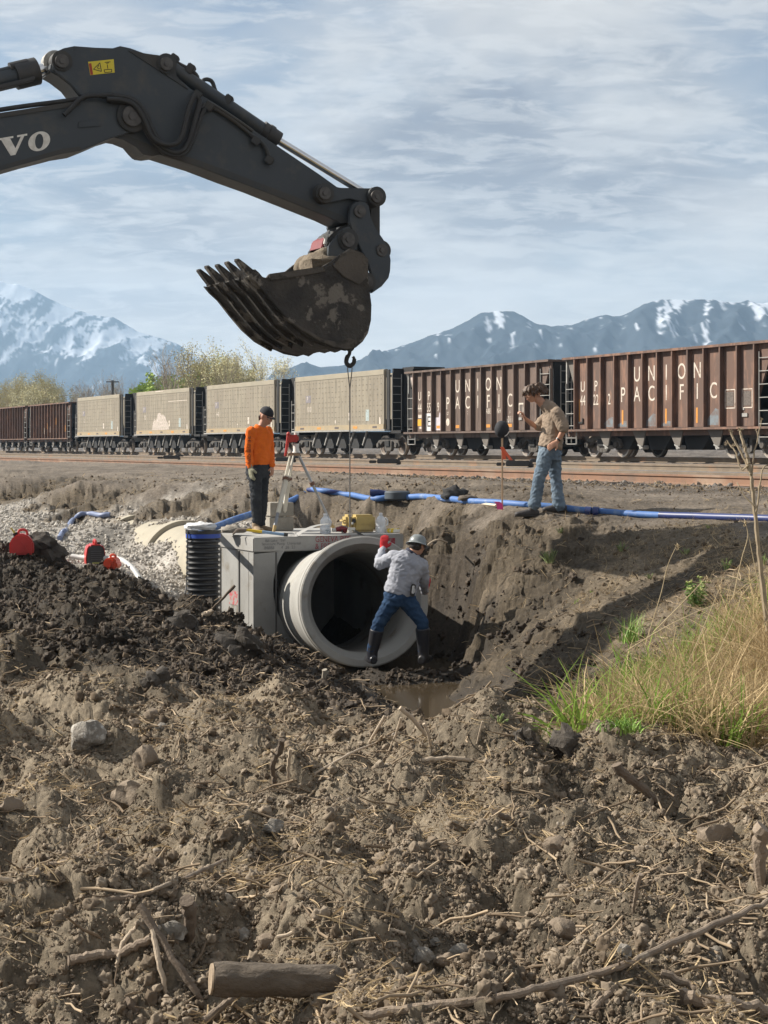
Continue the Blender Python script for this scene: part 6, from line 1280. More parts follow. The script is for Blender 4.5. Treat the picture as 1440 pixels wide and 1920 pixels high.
# patchy: soil lumps gather where the spoil was turned over
patch = lambda x, y, f=1.1, s=41: np.clip(.55 + 1.5 * perlin(x * f, y * f, s), .05, 1)
c1 = zone(120000, 4.3, 12.5, lambda x, y, a, f: (1 - a[:, 4] * 2) * patch(x, y), powr=1.35)
sz = power(len(c1), .004, .036, 3.0); c1[:, 2] += sz * .25; scatter('soil_clods', c1, rot3(len(c1)), sz, lump_protos('clod', DRY, 8, .6, 1.7, 3, sub=3), 'dry brown clods over the foreground spoil')
_pipe = lambda x, y: (np.abs((x - PC.x) * .978 + (y - PC.y) * .208) < .74) & (y > 19.78)
c2 = zone(42000, 11.5, 22.5, lambda x, y, a, f: ~_pipe(x, y) * (.15 + .85 * (np.hypot((x - .5) * 1.3, (y - 16.6) * .5) > 1.0)) * np.clip((a[:, 4] - .13) * 5, 0, 1) * (a[:, 3] < .2), powr=1.0)
sz = power(len(c2), .008, .07, 2.7); c2[:, 2] += sz * .3; scatter('wet_clods', c2, rot3(len(c2)), sz, lump_protos('wet_clod', DRKC, 7, .75, 1.8, 30, sub=3), 'dark wet clods of the spoil heap and pit floor')
c3 = zone(52000, 9.5, 36, lambda x, y, a, f: np.clip(1 - a[:, 4] * 3, 0, 1) * (a[:, 6] < .5) * (a[:, 5] < .3) * .8, umax=.25)
sz = power(len(c3), .006, .05, 2.8); c3[:, 2] += sz * .1; scatter('bank_clods', c3, rot3(len(c3)), sz, lump_protos('bank_clod', BNK, 5, .5, 1.4, 60), 'crumbly clods on the cut banks')
c4 = zone(60000, 20.5, 37, lambda x, y, a, f: np.clip(a[:, 5] * 1.6 - .35, 0, 1) * (x < -1.2) * (y < 33.5 - .0165 * (720 + F * x / y)), umax=.26)
sz = power(len(c4), .016, .045, 2.0); c4[:, 2] += sz * .4; scatter('gravel', c4, rot3(len(c4)), sz, lump_protos('stone', GRV, 5, .3, 1.2, 90, .8, False, 1), 'pale crushed gravel laid round the buried pipes')
c1b = zone(90000, 4.3, 9.5, lambda x, y, a, f: .9, powr=1.2); sz = power(len(c1b), .003, .012, 2.2); c1b[:, 2] += sz * .4; scatter('soil_crumbs', c1b, rot3(len(c1b)), sz, lump_protos('crumb', DRY, 4, .5, 1.4, 200, .8, False, 1), 'fine dry crumbs over the nearest soil')
c5 = zone(3600, 4.3, 13, lambda x, y, a, f: patch(x, y, .7, 44) * (1 - a[:, 4])); sz = power(len(c5), .006, .022, 2.2); c5[:, 2] += sz * .3
scatter('pebbles', c5, rot3(len(c5)), sz, lump_protos('pebble', PEB, 5, .22, 1.0, 120, .8), 'scattered grey pebbles in the dry spoil')
yy = RS.uniform(26, 75, 16000); xx = RS.uniform(-.27, .27, 16000) * yy; q = qdist(xx, yy, 37.6); k = (q > -1.9) & (q < 26) & ~((np.abs(q % 9.24 - .7) < .1)); c6 = np.column_stack([xx, yy, ground(xx, yy)])[k]; sz = power(len(c6), .03, .08, 2.2)
scatter('ballast_stones', c6, rot3(len(c6)), sz, lump_protos('ballast', BLS, 4, .35, 1.2, 150, .8, False, 1), 'dark ballast stones between the tracks')
yy = RS.uniform(15, 36, 5000); xx = RS.uniform(-.27, .27, 5000) * yy; z, a, f = ground(xx, yy, True); k = a[:, 6] > .5; c7 = np.column_stack([xx, yy, z])[k]; sz = power(len(c7), .008, .04, 2.6)
scatter('road_stones', c7, rot3(len(c7)), sz, lump_protos('road_stone', BNK, 4, .35, 1.2, 170, .7, False, 1), 'small stones on the haul road')
def blade(L_, w, bend, seg=3, up=0.0, twist=0.0):
    vs = []
    for i in range(seg + 1):
        t = i / seg; ww = w * (1 - .75 * t); x = L_ * t; z = up * L_ * t - bend * L_ * (t * t) ; y = twist * L_ * math.sin(t * 3)
        vs += [(x, y - ww, z), (x, y + ww, z)]
    return vs, [(2 * i, 2 * i + 1, 2 * i + 3, 2 * i + 2) for i in range(seg)]
def strip_protos(name, mat, n, w, seed):
    r = random.Random(seed); out = []
    for k in range(n):
        m = MB()
        for s in (0, 1):
            L2 = 1.0; vs, fs = blade(L2, w, r.uniform(-.15, .25), 3, r.uniform(-.05, .15), r.uniform(-.15, .15)); vs = [(v[0] - .5, v[1] if s == 0 else v[1] * .1, v[2] + (0 if s == 0 else v[1])) for v in vs]; m.add(vs, fs)
        out.append(proto_mesh(name, m, mat))
    return out
def twig_protos(name, mat, n, r0, seed):
    r = random.Random(seed); out = []
    for k in range(n):
        p = [Vector((-.5 + i / 4, r.gauss(0, .035), r.gauss(0, .03))) for i in range(5)]; m = MB().tube(p, [r0, r0 * .95, r0 * .9, r0 * .75, r0 * .4], 5)
        if k % 2: m.tube([p[2], p[2] + Vector((.18, r.uniform(-.2, .2), .08))], [r0 * .5, r0 * .25], 4)
        out.append(proto_mesh(name, m, mat, True))
    return out
s1_ = zone(50000, 4.3, 13.5, lambda x, y, a, f: (1 - a[:, 4] * 1.5) * np.clip(.12 + 3.0 * perlin(x * 1.5, y * 1.3, 47), .04, 1), powr=1.2); n = len(s1_); s1_[:, 2] += RS.uniform(.002, .028, n)
scatter('straw', s1_, np.column_stack([RS.normal(0, .4, n), RS.normal(0, .33, n), RS.rand(n) * 6.283]), power(n, .018, .13, 1.9), strip_protos('straw', STR, 5, .030, 2), 'chopped straw and dead stems over the dry spoil')
s2_ = zone(7000, 4.3, 18, lambda x, y, a, f: (1 - a[:, 6])); n = len(s2_); s2_[:, 2] += .02
scatter('twigs', s2_, np.column_stack([RS.normal(0, .3, n), RS.normal(0, .28, n), RS.rand(n) * 6.283]), power(n, .05, .32, 2.0), twig_protos('twig', TWG, 6, .022, 5), 'broken twigs lying in the spoil')
s3_ = zone(15000, 13, 36, lambda x, y, a, f: np.clip(a[:, 7] + (a[:, 4] < .1) * (a[:, 6] < .4) * (a[:, 5] < .2) * .7, 0, 1)); n = len(s3_); s3_[:, 2] += .015
scatter('roots', s3_, np.column_stack([RS.normal(0, .5, n), RS.normal(0, .5, n), RS.rand(n) * 6.283]), power(n, .04, .30, 2.0), strip_protos('root', STR, 4, .014, 9), 'thin roots and straw hanging in the cut banks')
# grass of the right-hand bank
def tuft_protos(name, mat, n, nb, hgt, lean, w, seed):
    r = random.Random(seed); out = []
    for k in range(n):
        m = MB()
        for i in range(nb):
            a = r.random() * 6.283; L_ = hgt * r.uniform(.5, 1.1); bd = r.uniform(.2, lean); x0, y0 = r.gauss(0, .04), r.gauss(0, .04); vs = []; wd = w * r.uniform(.6, 1.3)
            for s in range(5):
                t = s / 4; rr_ = bd * L_ * t ** 1.6; z = L_ * (t - .42 * bd * t ** 2.2); px, py = x0 + math.cos(a) * rr_, y0 + math.sin(a) * rr_; ww = wd * (1 - t * .9); vs += [(px - math.sin(a) * ww, py + math.cos(a) * ww, z), (px + math.sin(a) * ww, py - math.cos(a) * ww, z)]
            m.add(vs, [(2 * i_, 2 * i_ + 1, 2 * i_ + 3, 2 * i_ + 2) for i_ in range(4)])
        out.append(proto_mesh(name, m, mat))
    return out
def grass_mask(x, y):
    "1 inside the grassy corner of the bank"
    px = 720 + F * x / y; k = smooth(9.3, 10.0, y) * smooth(16.2, 13.2, y + (1440 - px) * .0036); edge = px - (1075 + 24 * (y - 9.5) + 60 * perlin(x * 2, y * 2, 55)); return k * smooth(-30, 70, edge)
g1 = zone(24000, 9.2, 16.5, lambda x, y, a, f: grass_mask(x, y) * np.clip(.55 + 2.2 * perlin(x * 1.9, y * 1.6, 56), .06, 1) * smooth(1080, 1330, 720 + F * x / y + 90 * (12.5 - y)), umax=.30); n = len(g1)
scatter('dry_grass', g1, np.column_stack([RS.normal(.1, .35, n), RS.normal(.1, .35, n), RS.rand(n) * 6.283]), RS.uniform(.5, 1.6, n), tuft_protos('dry_tuft', DG, 6, 13, .38, 1.6, .0042, 3), 'matted dry tan grass on the right bank')
g2 = zone(12000, 9.2, 16.5, lambda x, y, a, f: grass_mask(x, y) * np.clip(.25 + 2.6 * perlin(x * 1.4, y * 1.4, 58), .03, 1) * (1.1 - .75 * smooth(1250, 1420, 720 + F * x / y)), umax=.30); n = len(g2)
scatter('green_grass', g2, np.column_stack([RS.normal(0, .3, n), RS.normal(0, .3, n), RS.rand(n) * 6.283]), RS.uniform(.5, 1.5, n), tuft_protos('green_tuft', GG, 4, 14, .36, 1.1, .0062, 6), 'fresh green grass growing through the dry mat')
g3 = zone(14000, 11, 21.5, lambda x, y, a, f: (x / y > .06) * (a[:, 4] < .05) * (a[:, 6] < .8) * .8, umax=.29); n = len(g3)
scatter('bank_thatch', g3, np.column_stack([RS.normal(0, .5, n), RS.normal(0, .5, n), RS.rand(n) * 6.283]), RS.uniform(.25, .7, n), tuft_protos('thatch', STR, 4, 9, .16, 1.7, .0025, 8), 'thin dead thatch on the upper bank')
g4 = zone(520, 11, 22, lambda x, y, a, f: (x / y > .05) * (a[:, 4] < .05) * (a[:, 6] < .7) * np.clip(2.5 * perlin(x * 1.4, y * 1.4, 61), 0, 1), umax=.29); n = len(g4)
scatter('weed_seedlings', g4, np.column_stack([RS.normal(0, .2, n), RS.normal(0, .2, n), RS.rand(n) * 6.283]), RS.uniform(.15, .45, n), tuft_protos('seedling', GG, 3, 12, .22, 1.4, .010, 12), 'small green weeds dotted over the upper bank')
# ------------------------------------------------------------------ water in the pit
wm = bpy.data.materials.new('muddy_water'); wm.use_nodes = True; _b = wm.node_tree.nodes['Principled BSDF']; _b.inputs['Base Color'].default_value = (.060, .045, .028, 1); _b.inputs['Roughness'].default_value = .09
_n = wm.node_tree.nodes.new('ShaderNodeTexNoise'); _n.inputs['Scale'].default_value = 9; _bp = wm.node_tree.nodes.new('ShaderNodeBump'); _bp.inputs['Strength'].default_value = .12; wm.node_tree.links.new(_n.outputs[0], _bp.inputs['Height']); wm.node_tree.links.new(_bp.outputs[0], _b.inputs['Normal'])
o = obj('puddle', MB().add([(-1.2, 14.6, -2.625), (1.6, 14.6, -2.625), (1.6, 21.4, -2.60), (-1.2, 21.4, -2.60)], [(0, 1, 2, 3)]), wm, fixn=False); o['kind'] = 'structure'
# ------------------------------------------------------------------ rocks, logs and branches one can pick out
ROCK = M('rock_grey', (.25, .225, .19), (.15, .13, .105), 14, .9, c3=(.44, .41, .36), s3=22, lo3=.5, hi3=.6, bump=.9, bscale=40); ROCKB = M('rock_brown', (.23, .18, .13), (.16, .12, .085), 9, .9, c3=(.30, .24, .18), s3=14, bump=.6, bscale=40); ROCKD = M('rock_dark', (.075, .062, .048), (.045, .037, .03), 8, .85, bump=.8, bscale=30)
def rock(px, py, r, label, mat=ROCK, seed=0, sq=.8, nm='rock', amp=.34, grp=None, dmin=3.5):
    p = hit(px, py + r * .7, dmin); R_ = r * p.y / F; bm = bmesh.new(); bmesh.ops.create_icosphere(bm, subdivisions=3, radius=1); v = np.array([tuple(a.co) for a in bm.verts]); f = [tuple(x.index for x in fa.verts) for fa in bm.faces]; bm.free()
    fz = np.round(v * 1.6 + seed) * 0; d = perlin(v[:, 0] * 1.3 + v[:, 2] + seed * 3.1, v[:, 1] * 1.3 - v[:, 2] * .8, seed) + .4 * perlin(v[:, 0] * 3.6 + v[:, 2] * 3, v[:, 1] * 3.6 + seed, seed + 2) + .18 * perlin(v[:, 0] * 9 + v[:, 2] * 7, v[:, 1] * 9 - v[:, 2] * 5, seed + 3)
    v = facet(v, seed + 50, 11, .6, .92) * 1.12 * (1 + amp * .75 * d * 1.7)[:, None] * np.array([1, .85, sq]) * R_ + np.array([p.x, p.y + R_ * .3, p.z + R_ * sq * .45]); m = MB(); m.v = [tuple(a) for a in v]; m.f = f
    return solo(nm, m, mat, label, 'rock' if nm == 'rock' else 'soil clod', grp, smooth=True)
rock(158, 1388, 33, 'big pale grey angular boulder at the left of the foreground', ROCK, 3, .95, amp=.4); rock(251, 1355, 12, 'small rounded stone just right of and above the big grey boulder', ROCKB, 5); rock(302, 1359, 13, 'pale flat pebble right of the three small stones above the grey boulder', ROCK, 6, .6); rock(282, 1343, 17, 'brown stone behind the two small stones above the grey boulder', ROCKB, 7)
for px, py, r, sd_, lb, mt in ((776, 1774, 13, 11, 'leftmost pale cobble of the cluster right of the fallen log', ROCK), (818, 1769, 10, 12, 'smallest round pale cobble at the top of the cluster right of the log', ROCK), (862, 1782, 19, 13, 'round grey cobble on the right side of the cobble cluster', ROCK), (793, 1800, 20, 14, 'wide grey cobble at the lower left of the cobble cluster', ROCK), (831, 1808, 18, 15, 'dark grey cobble in the middle of the cobble cluster', ROCKB), (914, 1798, 15, 16, 'brown stone just right of the cobble cluster', ROCKB)): rock(px, py, r, lb, mt, sd_)
rock(1051, 1747, 27, 'brownish rock above the long branch, right of centre', ROCKB, 17); rock(1340, 1570, 32, 'tan lump of hard soil near the right edge of the foreground', ROCKB, 18, .9, 'soil_clod', .4); rock(1045, 1586, 26, 'grey brown rock half sunk in the middle of the spoil', ROCKB, 19); rock(511, 1560, 20, 'grey stone half buried in the centre left spoil', ROCK, 20)
rock(500, 1775, 20, 'small boulder directly above the sawn log', ROCKB, 21); rock(455, 1752, 0.1 + 16, 'grey stone behind the left end of the sawn log', ROCK, 22) ; rock(320, 1742, 26, 'grey faceted stone beneath the crossed sticks', ROCK, 23, .8); rock(610, 1862, 34, 'wide flat lump of soil leaning on the right end of the log', ROCKB, 24, .55, 'soil_clod'); rock(20, 1510, 24, 'brown clod at the left edge of the foreground', ROCKB, 25, .8, 'soil_clod', .4)
rock(270, 1428, 22, 'upright grey brown stone below the small stones', ROCKB, 26, 1.2, amp=.5); rock(245, 1490, 30, 'large tan clod in the left foreground', ROCKB, 27, .8, 'soil_clod', .45); rock(1345, 1790, 22, 'grey rock under the long branch at the right', ROCK, 28); rock(1170, 1790, 16, 'pale stone touching the long branch', ROCK, 29)
for px, py, r, sd_, lb in ((62, 1016, 28, 31, 'tall dark peak of clods behind the red fuel can'), (98, 1040, 20, 32, 'dark clod shoulder right of the red fuel can'), (455, 1205, 40, 34, 'largest dark brown clod on the spoil crest below the vault'), (345, 1160, 24, 35, 'rounded dark clod at the foot of the black riser'), (290, 1270, 22, 36, 'wet black clod low on the front of the spoil heap'), (985, 1385, 22, 39, 'dark clod on the berm at the near side of the pit'), (1065, 1398, 30, 40, 'larger dark clod right of the berm clod, before the grass')): rock(px, py, r, lb, ROCKD, sd_, .85, 'soil_clod', .9)
BRK = M('branch_bark', (.27, .21, .155), (.17, .13, .095), 5, .9, bump=.5, bscale=70, c3=(.36, .30, .23), s3=9, lo3=.55, hi3=.7, stretch=(1, 1, 1)); BRP = M('branch_pale', (.47, .38, .28), (.36, .28, .20), 7, .85, bump=.3, bscale=60); BRD = M('branch_dark', (.12, .09, .065), (.19, .145, .105), 6, .9, bump=.5, bscale=60)
def branch(pix, rpx, label, mat=BRK, lift=1.0, nm='branch', forks=0, dmin=3.5, d=None, cat='branch', up=None, ks=None):
    pts = []
    for i, (a, b) in enumerate(pix):
        p = hit(a, b, dmin) if d is None else P(a, b, d); pts.append(p)
    R_ = rpx * pts[0].y / F
    if d is None and up is None:
        d_ = [p.y for p in pts]
        for i, (a, b) in enumerate(pix):
            y = d_[0] + (d_[-1] - d_[0]) * i / (len(pix) - 1); y = min(y, d_[i]) - R_ * lift - .02; pts[i] = P(a, b, y)
        smp = spline([Vector((a, b, 0)) for a, b in pix], 5); hd_ = [hit(v.x, v.y, dmin, n=350).y for v in smp]; k_ = len(hd_)
        mn = [min(hd_[max(0, i - 3):i + 4]) for i in range(k_)]; ys = [sum(mn[max(0, i - 3):i + 4]) / len(mn[max(0, i - 3):i + 4]) - R_ * lift for i in range(k_)]
        pts = [P(smp[i].x, smp[i].y, ys[i]) for i in range(0, k_, 3)] + [P(smp[-1].x, smp[-1].y, ys[-1])]
    elif up is not None:
        y0 = pts[up].y; pts = [P(a, b, y0 - .02 - .03 * abs(i - up)) for i, (a, b) in enumerate(pix)]
    q = spline(pts, 5); n = len(q); rn = random.Random(int(pix[0][0])); q = [p + Vector((rn.gauss(0, R_ * .14), rn.gauss(0, R_ * .14), rn.gauss(0, R_ * .14))) for p in q]
    rr = [R_ * (1 - .35 * i / n) * rn.uniform(.9, 1.1) for i in range(n)]; m = MB().tube(q, rr, 9)
    for k in range(forks): i = int(n * (k + 1) / (forks + 1)); m.tube([q[i], q[i] + Vector((rn.uniform(-.04, .06), -.02, rn.uniform(.02, .07)))], [rr[i] * .5, rr[i] * .2], 6)
    return solo(nm, m, mat, label, cat, None, smooth=True)
_lh = hit(400, 1858), hit(640, 1862); _ly = min(_lh[0].y, _lh[1].y) - .0; lg = thing('log', 'short sawn log lying at the bottom of the picture', 'log', tuple(P(515, 1865, _ly)))
a, b_ = P(399, 1836, _ly + .03), P(646, 1840, _ly + .12); n = 26; pts = [a.lerp(b_, i / n) for i in range(n + 1)]; rr = [.049 * (1 + .03 * math.sin(i * .9) + (.05 if 14 <= i <= 15 else 0)) for i in range(n + 1)]; rr[-1] *= .55; rr[-2] *= .85
rr[13] *= 1.05; LB = M('log_bark', (.12, .095, .07), (.085, .067, .05), 9, .9, bump=.7, bscale=45, c3=(.17, .135, .10), s3=16, lo3=.5, hi3=.7, stretch=(.5, 1, 1)); _m = MB().tube(pts, rr, 28); _v = np.array(_m.v); _c = np.array(a); _ax = np.array((b_ - a).normalized()); _t = (_v - _c) @ _ax; _rad = _v - _c - np.outer(_t, _ax); _th = np.arctan2(_rad[:, 2], _rad[:, 1]); _v = _v + _rad * (.22 * perlin(_t * 9, _th * 1.3, 71) + .10 * perlin(_t * 6, _th * 5, 72))[:, None]; _m.v = [tuple(q_) for q_ in _v]; obj('bark', _m, LB, lg, smooth=True)
ax_ = (b_ - a).normalized(); obj('cut_face', MB().lathe([(.0485, -.002), (.046, -.008), (.02, -.009), (.001, -.009)], a, ax_, 28), M('cut_wood', (.33, .25, .17), (.22, .165, .11), 24, .85, bump=.3), lg, smooth=True)
branch([(684, 1905), (779, 1889), (907, 1875), (1029, 1848), (1140, 1820), (1240, 1778), (1334, 1736), (1440, 1689), (1520, 1650)], 9, 'long thin branch crossing the lower right foreground', BRK, 1.6, forks=3)
branch([(129, 1801), (180, 1790), (230, 1785), (282, 1760)], 10, 'thick grey stick lying at the lower left, its right end under the crossed sticks', BRK, 1.2); branch([(287, 1743), (296, 1800), (316, 1874)], 6, 'pale steep stick, left of the pair left of the log', BRP, 1.5)
branch([(262, 1699), (320, 1790), (379, 1879)], 8, 'dark straight stick, the longer of the crossed pair left of the log', BRD, 2.2); branch([(255, 1741), (232, 1765), (219, 1811)], 5, 'curved pale stick crossing over the thick grey one', BRP, 2.5)
branch([(180, 1687), (240, 1683), (292, 1668), (360, 1640), (423, 1612)], 6, 'long slightly bowed stick above the log', BRK, 1.2); branch([(379, 1918), (420, 1885), (457, 1850)], 8, 'stout broken stick leaning on the left end of the log', BRK, 1.5); branch([(238, 1879), (272, 1915)], 10, 'short dark broken stub at the bottom left', BRD, 1)
branch([(70, 1621), (134, 1614), (194, 1578)], 5, 'thin forked stick at the left, above the thick grey stick', BRK, 1.3, forks=1); branch([(520, 1758), (574, 1738), (593, 1719)], 4, 'pale forked twig right above the log', BRP, 1.3, forks=1); branch([(0, 1647), (40, 1655)], 5, 'pale twig end at the left edge of the picture', BRP, 1.2)
branch([(348, 1688), (358, 1725), (352, 1760)], 14, 'dark upright splinter of wood above the log', BRD, up=2, nm='wood_splinter', cat='splinter'); branch([(529, 1387), (524, 1410), (511, 1430), (514, 1452), (515, 1475)], 6, 'crooked brown root sticking up in the middle left foreground', BRD, up=4, nm='root', cat='root', forks=2); branch([(545, 1405), (541, 1440), (540, 1475)], 3.5, 'thin pale stem standing beside the crooked root', BRP, up=2)
branch([(483, 1104), (450, 1124), (412, 1147)], 3.2, 'dark stick pointing up right against the pale vault wall', BRD, up=2, dmin=10); branch([(565, 1149), (545, 1164), (521, 1184)], 4, 'dark stick poking up before the rim of the round pipe', BRD, up=2, dmin=10); branch([(440, 1098), (415, 1125), (391, 1148)], 2.2, 'thinner crooked twig left of the stick before the vault wall', BRD, up=2, dmin=10); branch([(377, 1155), (397, 1147)], 6, 'short tan piece of wood at the foot of the riser', BRP, 1, dmin=10)
branch([(1154, 1436), (1190, 1468), (1232, 1502)], 10, 'broken brown stake leaning out of the spoil below the grass', BRD, up=2, forks=1); branch([(1430, 1552), (1426, 1600), (1429, 1665)], 14, 'thick grey stump of wood standing at the right edge', BRK, up=2); branch([(929, 1525), (948, 1534), (968, 1547)], 7, 'short dark stub right of centre in the spoil', BRD, up=2); branch([(787, 1427), (840, 1421), (893, 1427)], 5, 'straight pale stick on the berm in front of the pit', BRP, 1.2)
branch([(1200, 1640), (1192, 1680), (1187, 1712)], 4, 'thin upright twig on the right above the long branch', BRK, up=2); branch([(704, 1735), (759, 1750)], 4.5, 'short pale twig above the cobble cluster', BRP, 1.2); branch([(1112, 1902), (1125, 1878), (1148, 1858)], 8, 'curved grey stick below the long branch', BRK, 1.3); branch([(1279, 1869), (1350, 1880), (1440, 1893)], 15, 'thick grey limb at the lower right corner', BRK, 1.2); branch([(1240, 1824), (1318, 1858)], 8, 'brown stick between the long branch and the corner limb', BRK, 1.2)
branch([(861, 1339), (881, 1342), (899, 1337), (921, 1351), (945, 1363), (988, 1376)], 5, 'pale twisting root at the near side of the ditch', BRP, 1.2, nm='root', dmin=10, cat='root'); branch([(609, 1256), (606, 1284)], 5, 'short ribbed peg standing on the spoil below the pipe', M('peg', (.33, .29, .23)), up=1, dmin=10, nm='peg', cat='peg'); branch([(750, 1327), (775, 1350), (802, 1382)], 2.4, 'pale straight twig leaning toward the ditch, below the pipe', BRP, up=2, dmin=8); branch([(722, 1342), (691, 1394)], 2.2, 'left of two thin twigs standing before the ditch', BRP, up=1, dmin=8); branch([(752, 1346), (742, 1376), (728, 1412)], 2.2, 'right of two thin twigs standing before the ditch', BRP, up=2, dmin=8); branch([(795, 1357), (804, 1382), (806, 1402)], 3.2, 'short stub twig at the foot of the straight leaning twig', BRP, up=2, dmin=8); branch([(905, 1352), (893, 1397)], 2, 'thin twig standing in front of the pale root', BRP, up=1, dmin=8)
branch([(575, 1460), (652, 1415), (700, 1395), (731, 1382)], 2.8, 'long pale twig lying up the spoil in the middle', BRP, 1.5); branch([(961, 1012), (975, 1008), (990, 1014), (1010, 1013)], 0.1 + 1.4, 'thin root loop hanging from the bank above the hard hat', BRP, dmin=18, nm='root', cat='root') if False else None
rt = [P(802, 1022, 21.2), P(812, 1015, 21.25), P(824, 1012, 21.3), P(838, 1017, 21.5)]; solo('root', MB().tube(spline(rt, 5), .012, 7), BRP, 'pale root sticking out of the cut bank beside the hard hat', 'root', smooth=True)
# ------------------------------------------------------------------ plants on the bank
LF = M('leaf_green', (.13, .24, .045), (.20, .31, .07), 5, .6); LFD = M('leaf_dark', (.06, .12, .03), (.10, .17, .045), 5, .65); STM = M('stem_green', (.20, .24, .09), (.26, .27, .12), 6, .8); DRYS = M('stem_dry', (.34, .27, .18), (.22, .175, .12), 9, .9); DRYP = M('stem_straw', (.55, .44, .27), (.45, .35, .21), 9, .85)
def leafy(px, py, hpx, wpx, nst, label, mat=LF, dmin=12, seed=1, flower=False):
    p = hit(px, py, dmin); k = p.y / F; H, Wd = hpx * k, wpx * k; t = thing('leafy_weed', label, 'plant', tuple(p)); rn = random.Random(seed); st = MB(); lf = MB(); fl = MB()
    for i in range(nst):
        a = rn.random() * 6.283; rr_ = Wd * .5 * rn.random() ** .6; tip = Vector((math.cos(a) * rr_, math.sin(a) * rr_, H * rn.uniform(.55, 1) * (1 - .35 * rr_ / (Wd * .5)))); b0 = Vector((math.cos(a) * rr_ * .3, math.sin(a) * rr_ * .3, 0)); st.tube([b0, b0.lerp(tip, .5) + Vector((0, 0, H * .05)), tip], [.006, .005, .003], 5)
        for s in range(11):
            c = b0.lerp(tip, .15 + .85 * s / 10); d = Vector((rn.gauss(0, 1), rn.gauss(0, 1), rn.uniform(-.1, .9))).normalized(); l = H * rn.uniform(.12, .24); w = d.cross(Vector((0, 0, 1))).normalized() * l * .28
            lf.add([c, c + d * l * .45 + w, c + d * l + Vector((0, 0, -l * .25)), c + d * l * .45 - w], [(0, 1, 2), (0, 2, 3)])
        if flower and i % 2 == 0:
            for _ in range(5): fl.ball(tuple(tip + Vector((rn.gauss(0, .014), rn.gauss(0, .014), rn.uniform(0, .015)))), .009, 4)
    obj('stem', st, STM, t, world=False); obj('leaves', lf, mat, t, world=False, fixn=False)
    if flower: obj('flower_head', fl, M('bud_yellow', (.42, .45, .16)), t, world=False, smooth='all')
leafy(1306, 1140, 62, 60, 20, 'bright green leafy weed with pale flower heads in the shaded bank', LF, 12, 3, True); leafy(1032, 1062, 30, 62, 16, 'low spreading green weed at the top of the cut bank', LFD, 16, 4); leafy(1165, 1035, 20, 40, 10, 'small green weed on the upper bank right of the low spreading one', LFD, 16, 5); leafy(1052, 1003, 16, 22, 8, 'tiny green weed near the bank edge below the man in jeans', LFD, 16, 6); leafy(1285, 1040, 16, 26, 8, 'small dark weed in the shadow at the upper right', LFD, 15, 7); leafy(1362, 1072, 30, 22, 8, 'small upright green weed left of the tall dry weed', LF, 13, 8); leafy(1434, 1060, 26, 22, 8, 'green weed cut by the right edge beside the dry weed', LF, 12, 9); leafy(1220, 1085, 14, 24, 8, 'small weed in the middle of the bank shadow', LFD, 15, 10); leafy(935, 1385, 24, 46, 10, 'yellow green weed on the wet near lip of the ditch', LF, 9, 11)
def clump(px, py, hpx, wpx, nb, label, mat, seed, dmin=9, lean=.8, w=.0055):
    p = hit(px, py, dmin); k = p.y / F; t = thing('grass_clump', label, 'grass clump', tuple(p)); rn = random.Random(seed); m = MB(); H = hpx * k
    for i in range(nb):
        a = rn.random() * 6.283; L_ = H * rn.uniform(.5, 1.1); x0, y0 = rn.gauss(0, wpx * k * .16), rn.gauss(0, wpx * k * .16); bd = rn.uniform(.1, lean); vs = []
        for s in range(6): tt_ = s / 5; r_ = bd * L_ * tt_ ** 1.7; z = L_ * (tt_ - .3 * bd * tt_ ** 2.5); ww = w * (1 - .92 * tt_); vs += [(x0 + math.cos(a) * r_ - math.sin(a) * ww, y0 + math.sin(a) * r_ + math.cos(a) * ww, z), (x0 + math.cos(a) * r_ + math.sin(a) * ww, y0 + math.sin(a) * r_ - math.cos(a) * ww, z)]
        m.add(vs, [(2 * i_, 2 * i_ + 1, 2 * i_ + 3, 2 * i_ + 2) for i_ in range(5)])
    obj('blades', m, mat, t, world=False, fixn=False)
GB = M('grass_blade', (.15, .29, .035), (.25, .36, .07), 4, .6)
clump(1185, 1205, 62, 70, 80, 'spiky bright green grass clump farthest left on the bank', GB, 2); clump(1290, 1240, 70, 60, 80, 'green grass clump right of the spiky one, beside the flowering weed', GB, 3); clump(1348, 1215, 66, 50, 70, 'upright green grass clump under the tall dry weed', GB, 4); clump(1200, 1290, 50, 60, 70, 'green grass clump below the spiky one at the edge of the dry mat', GB, 5); clump(1395, 1340, 60, 90, 110, 'broad green grass clump at the right edge', GB, 6); clump(1290, 1370, 50, 110, 120, 'wide green grass clump low on the bank', GB, 7, lean=1.3); clump(1170, 1400, 34, 110, 120, 'flattened green grass at the foot of the bank', GB, 8, lean=1.6)
def stalk(pix, d, rpx, label, mat=DRYP, heads=True, seed=0):
    q = spline([P(a, b, d) for a, b in pix], 5); r = rpx * .5 * d / F; m = MB().tube(q, [r * (1 - .6 * i / len(q)) for i in range(len(q))], 6); t = thing('dry_stalk', label, 'dry stalk', tuple(q[0])); obj('stem', m, mat, t)
    if heads:
        h = MB(); rn = random.Random(seed)
        for i in range(14): c = q[-1] + Vector((rn.gauss(0, .006), rn.gauss(0, .006), -rn.random() * .05)); h.tube([c, c + Vector((rn.gauss(0, .012), rn.gauss(0, .012), .014))], [.003, .001], 4)
        obj('seed_head', h, mat, t)
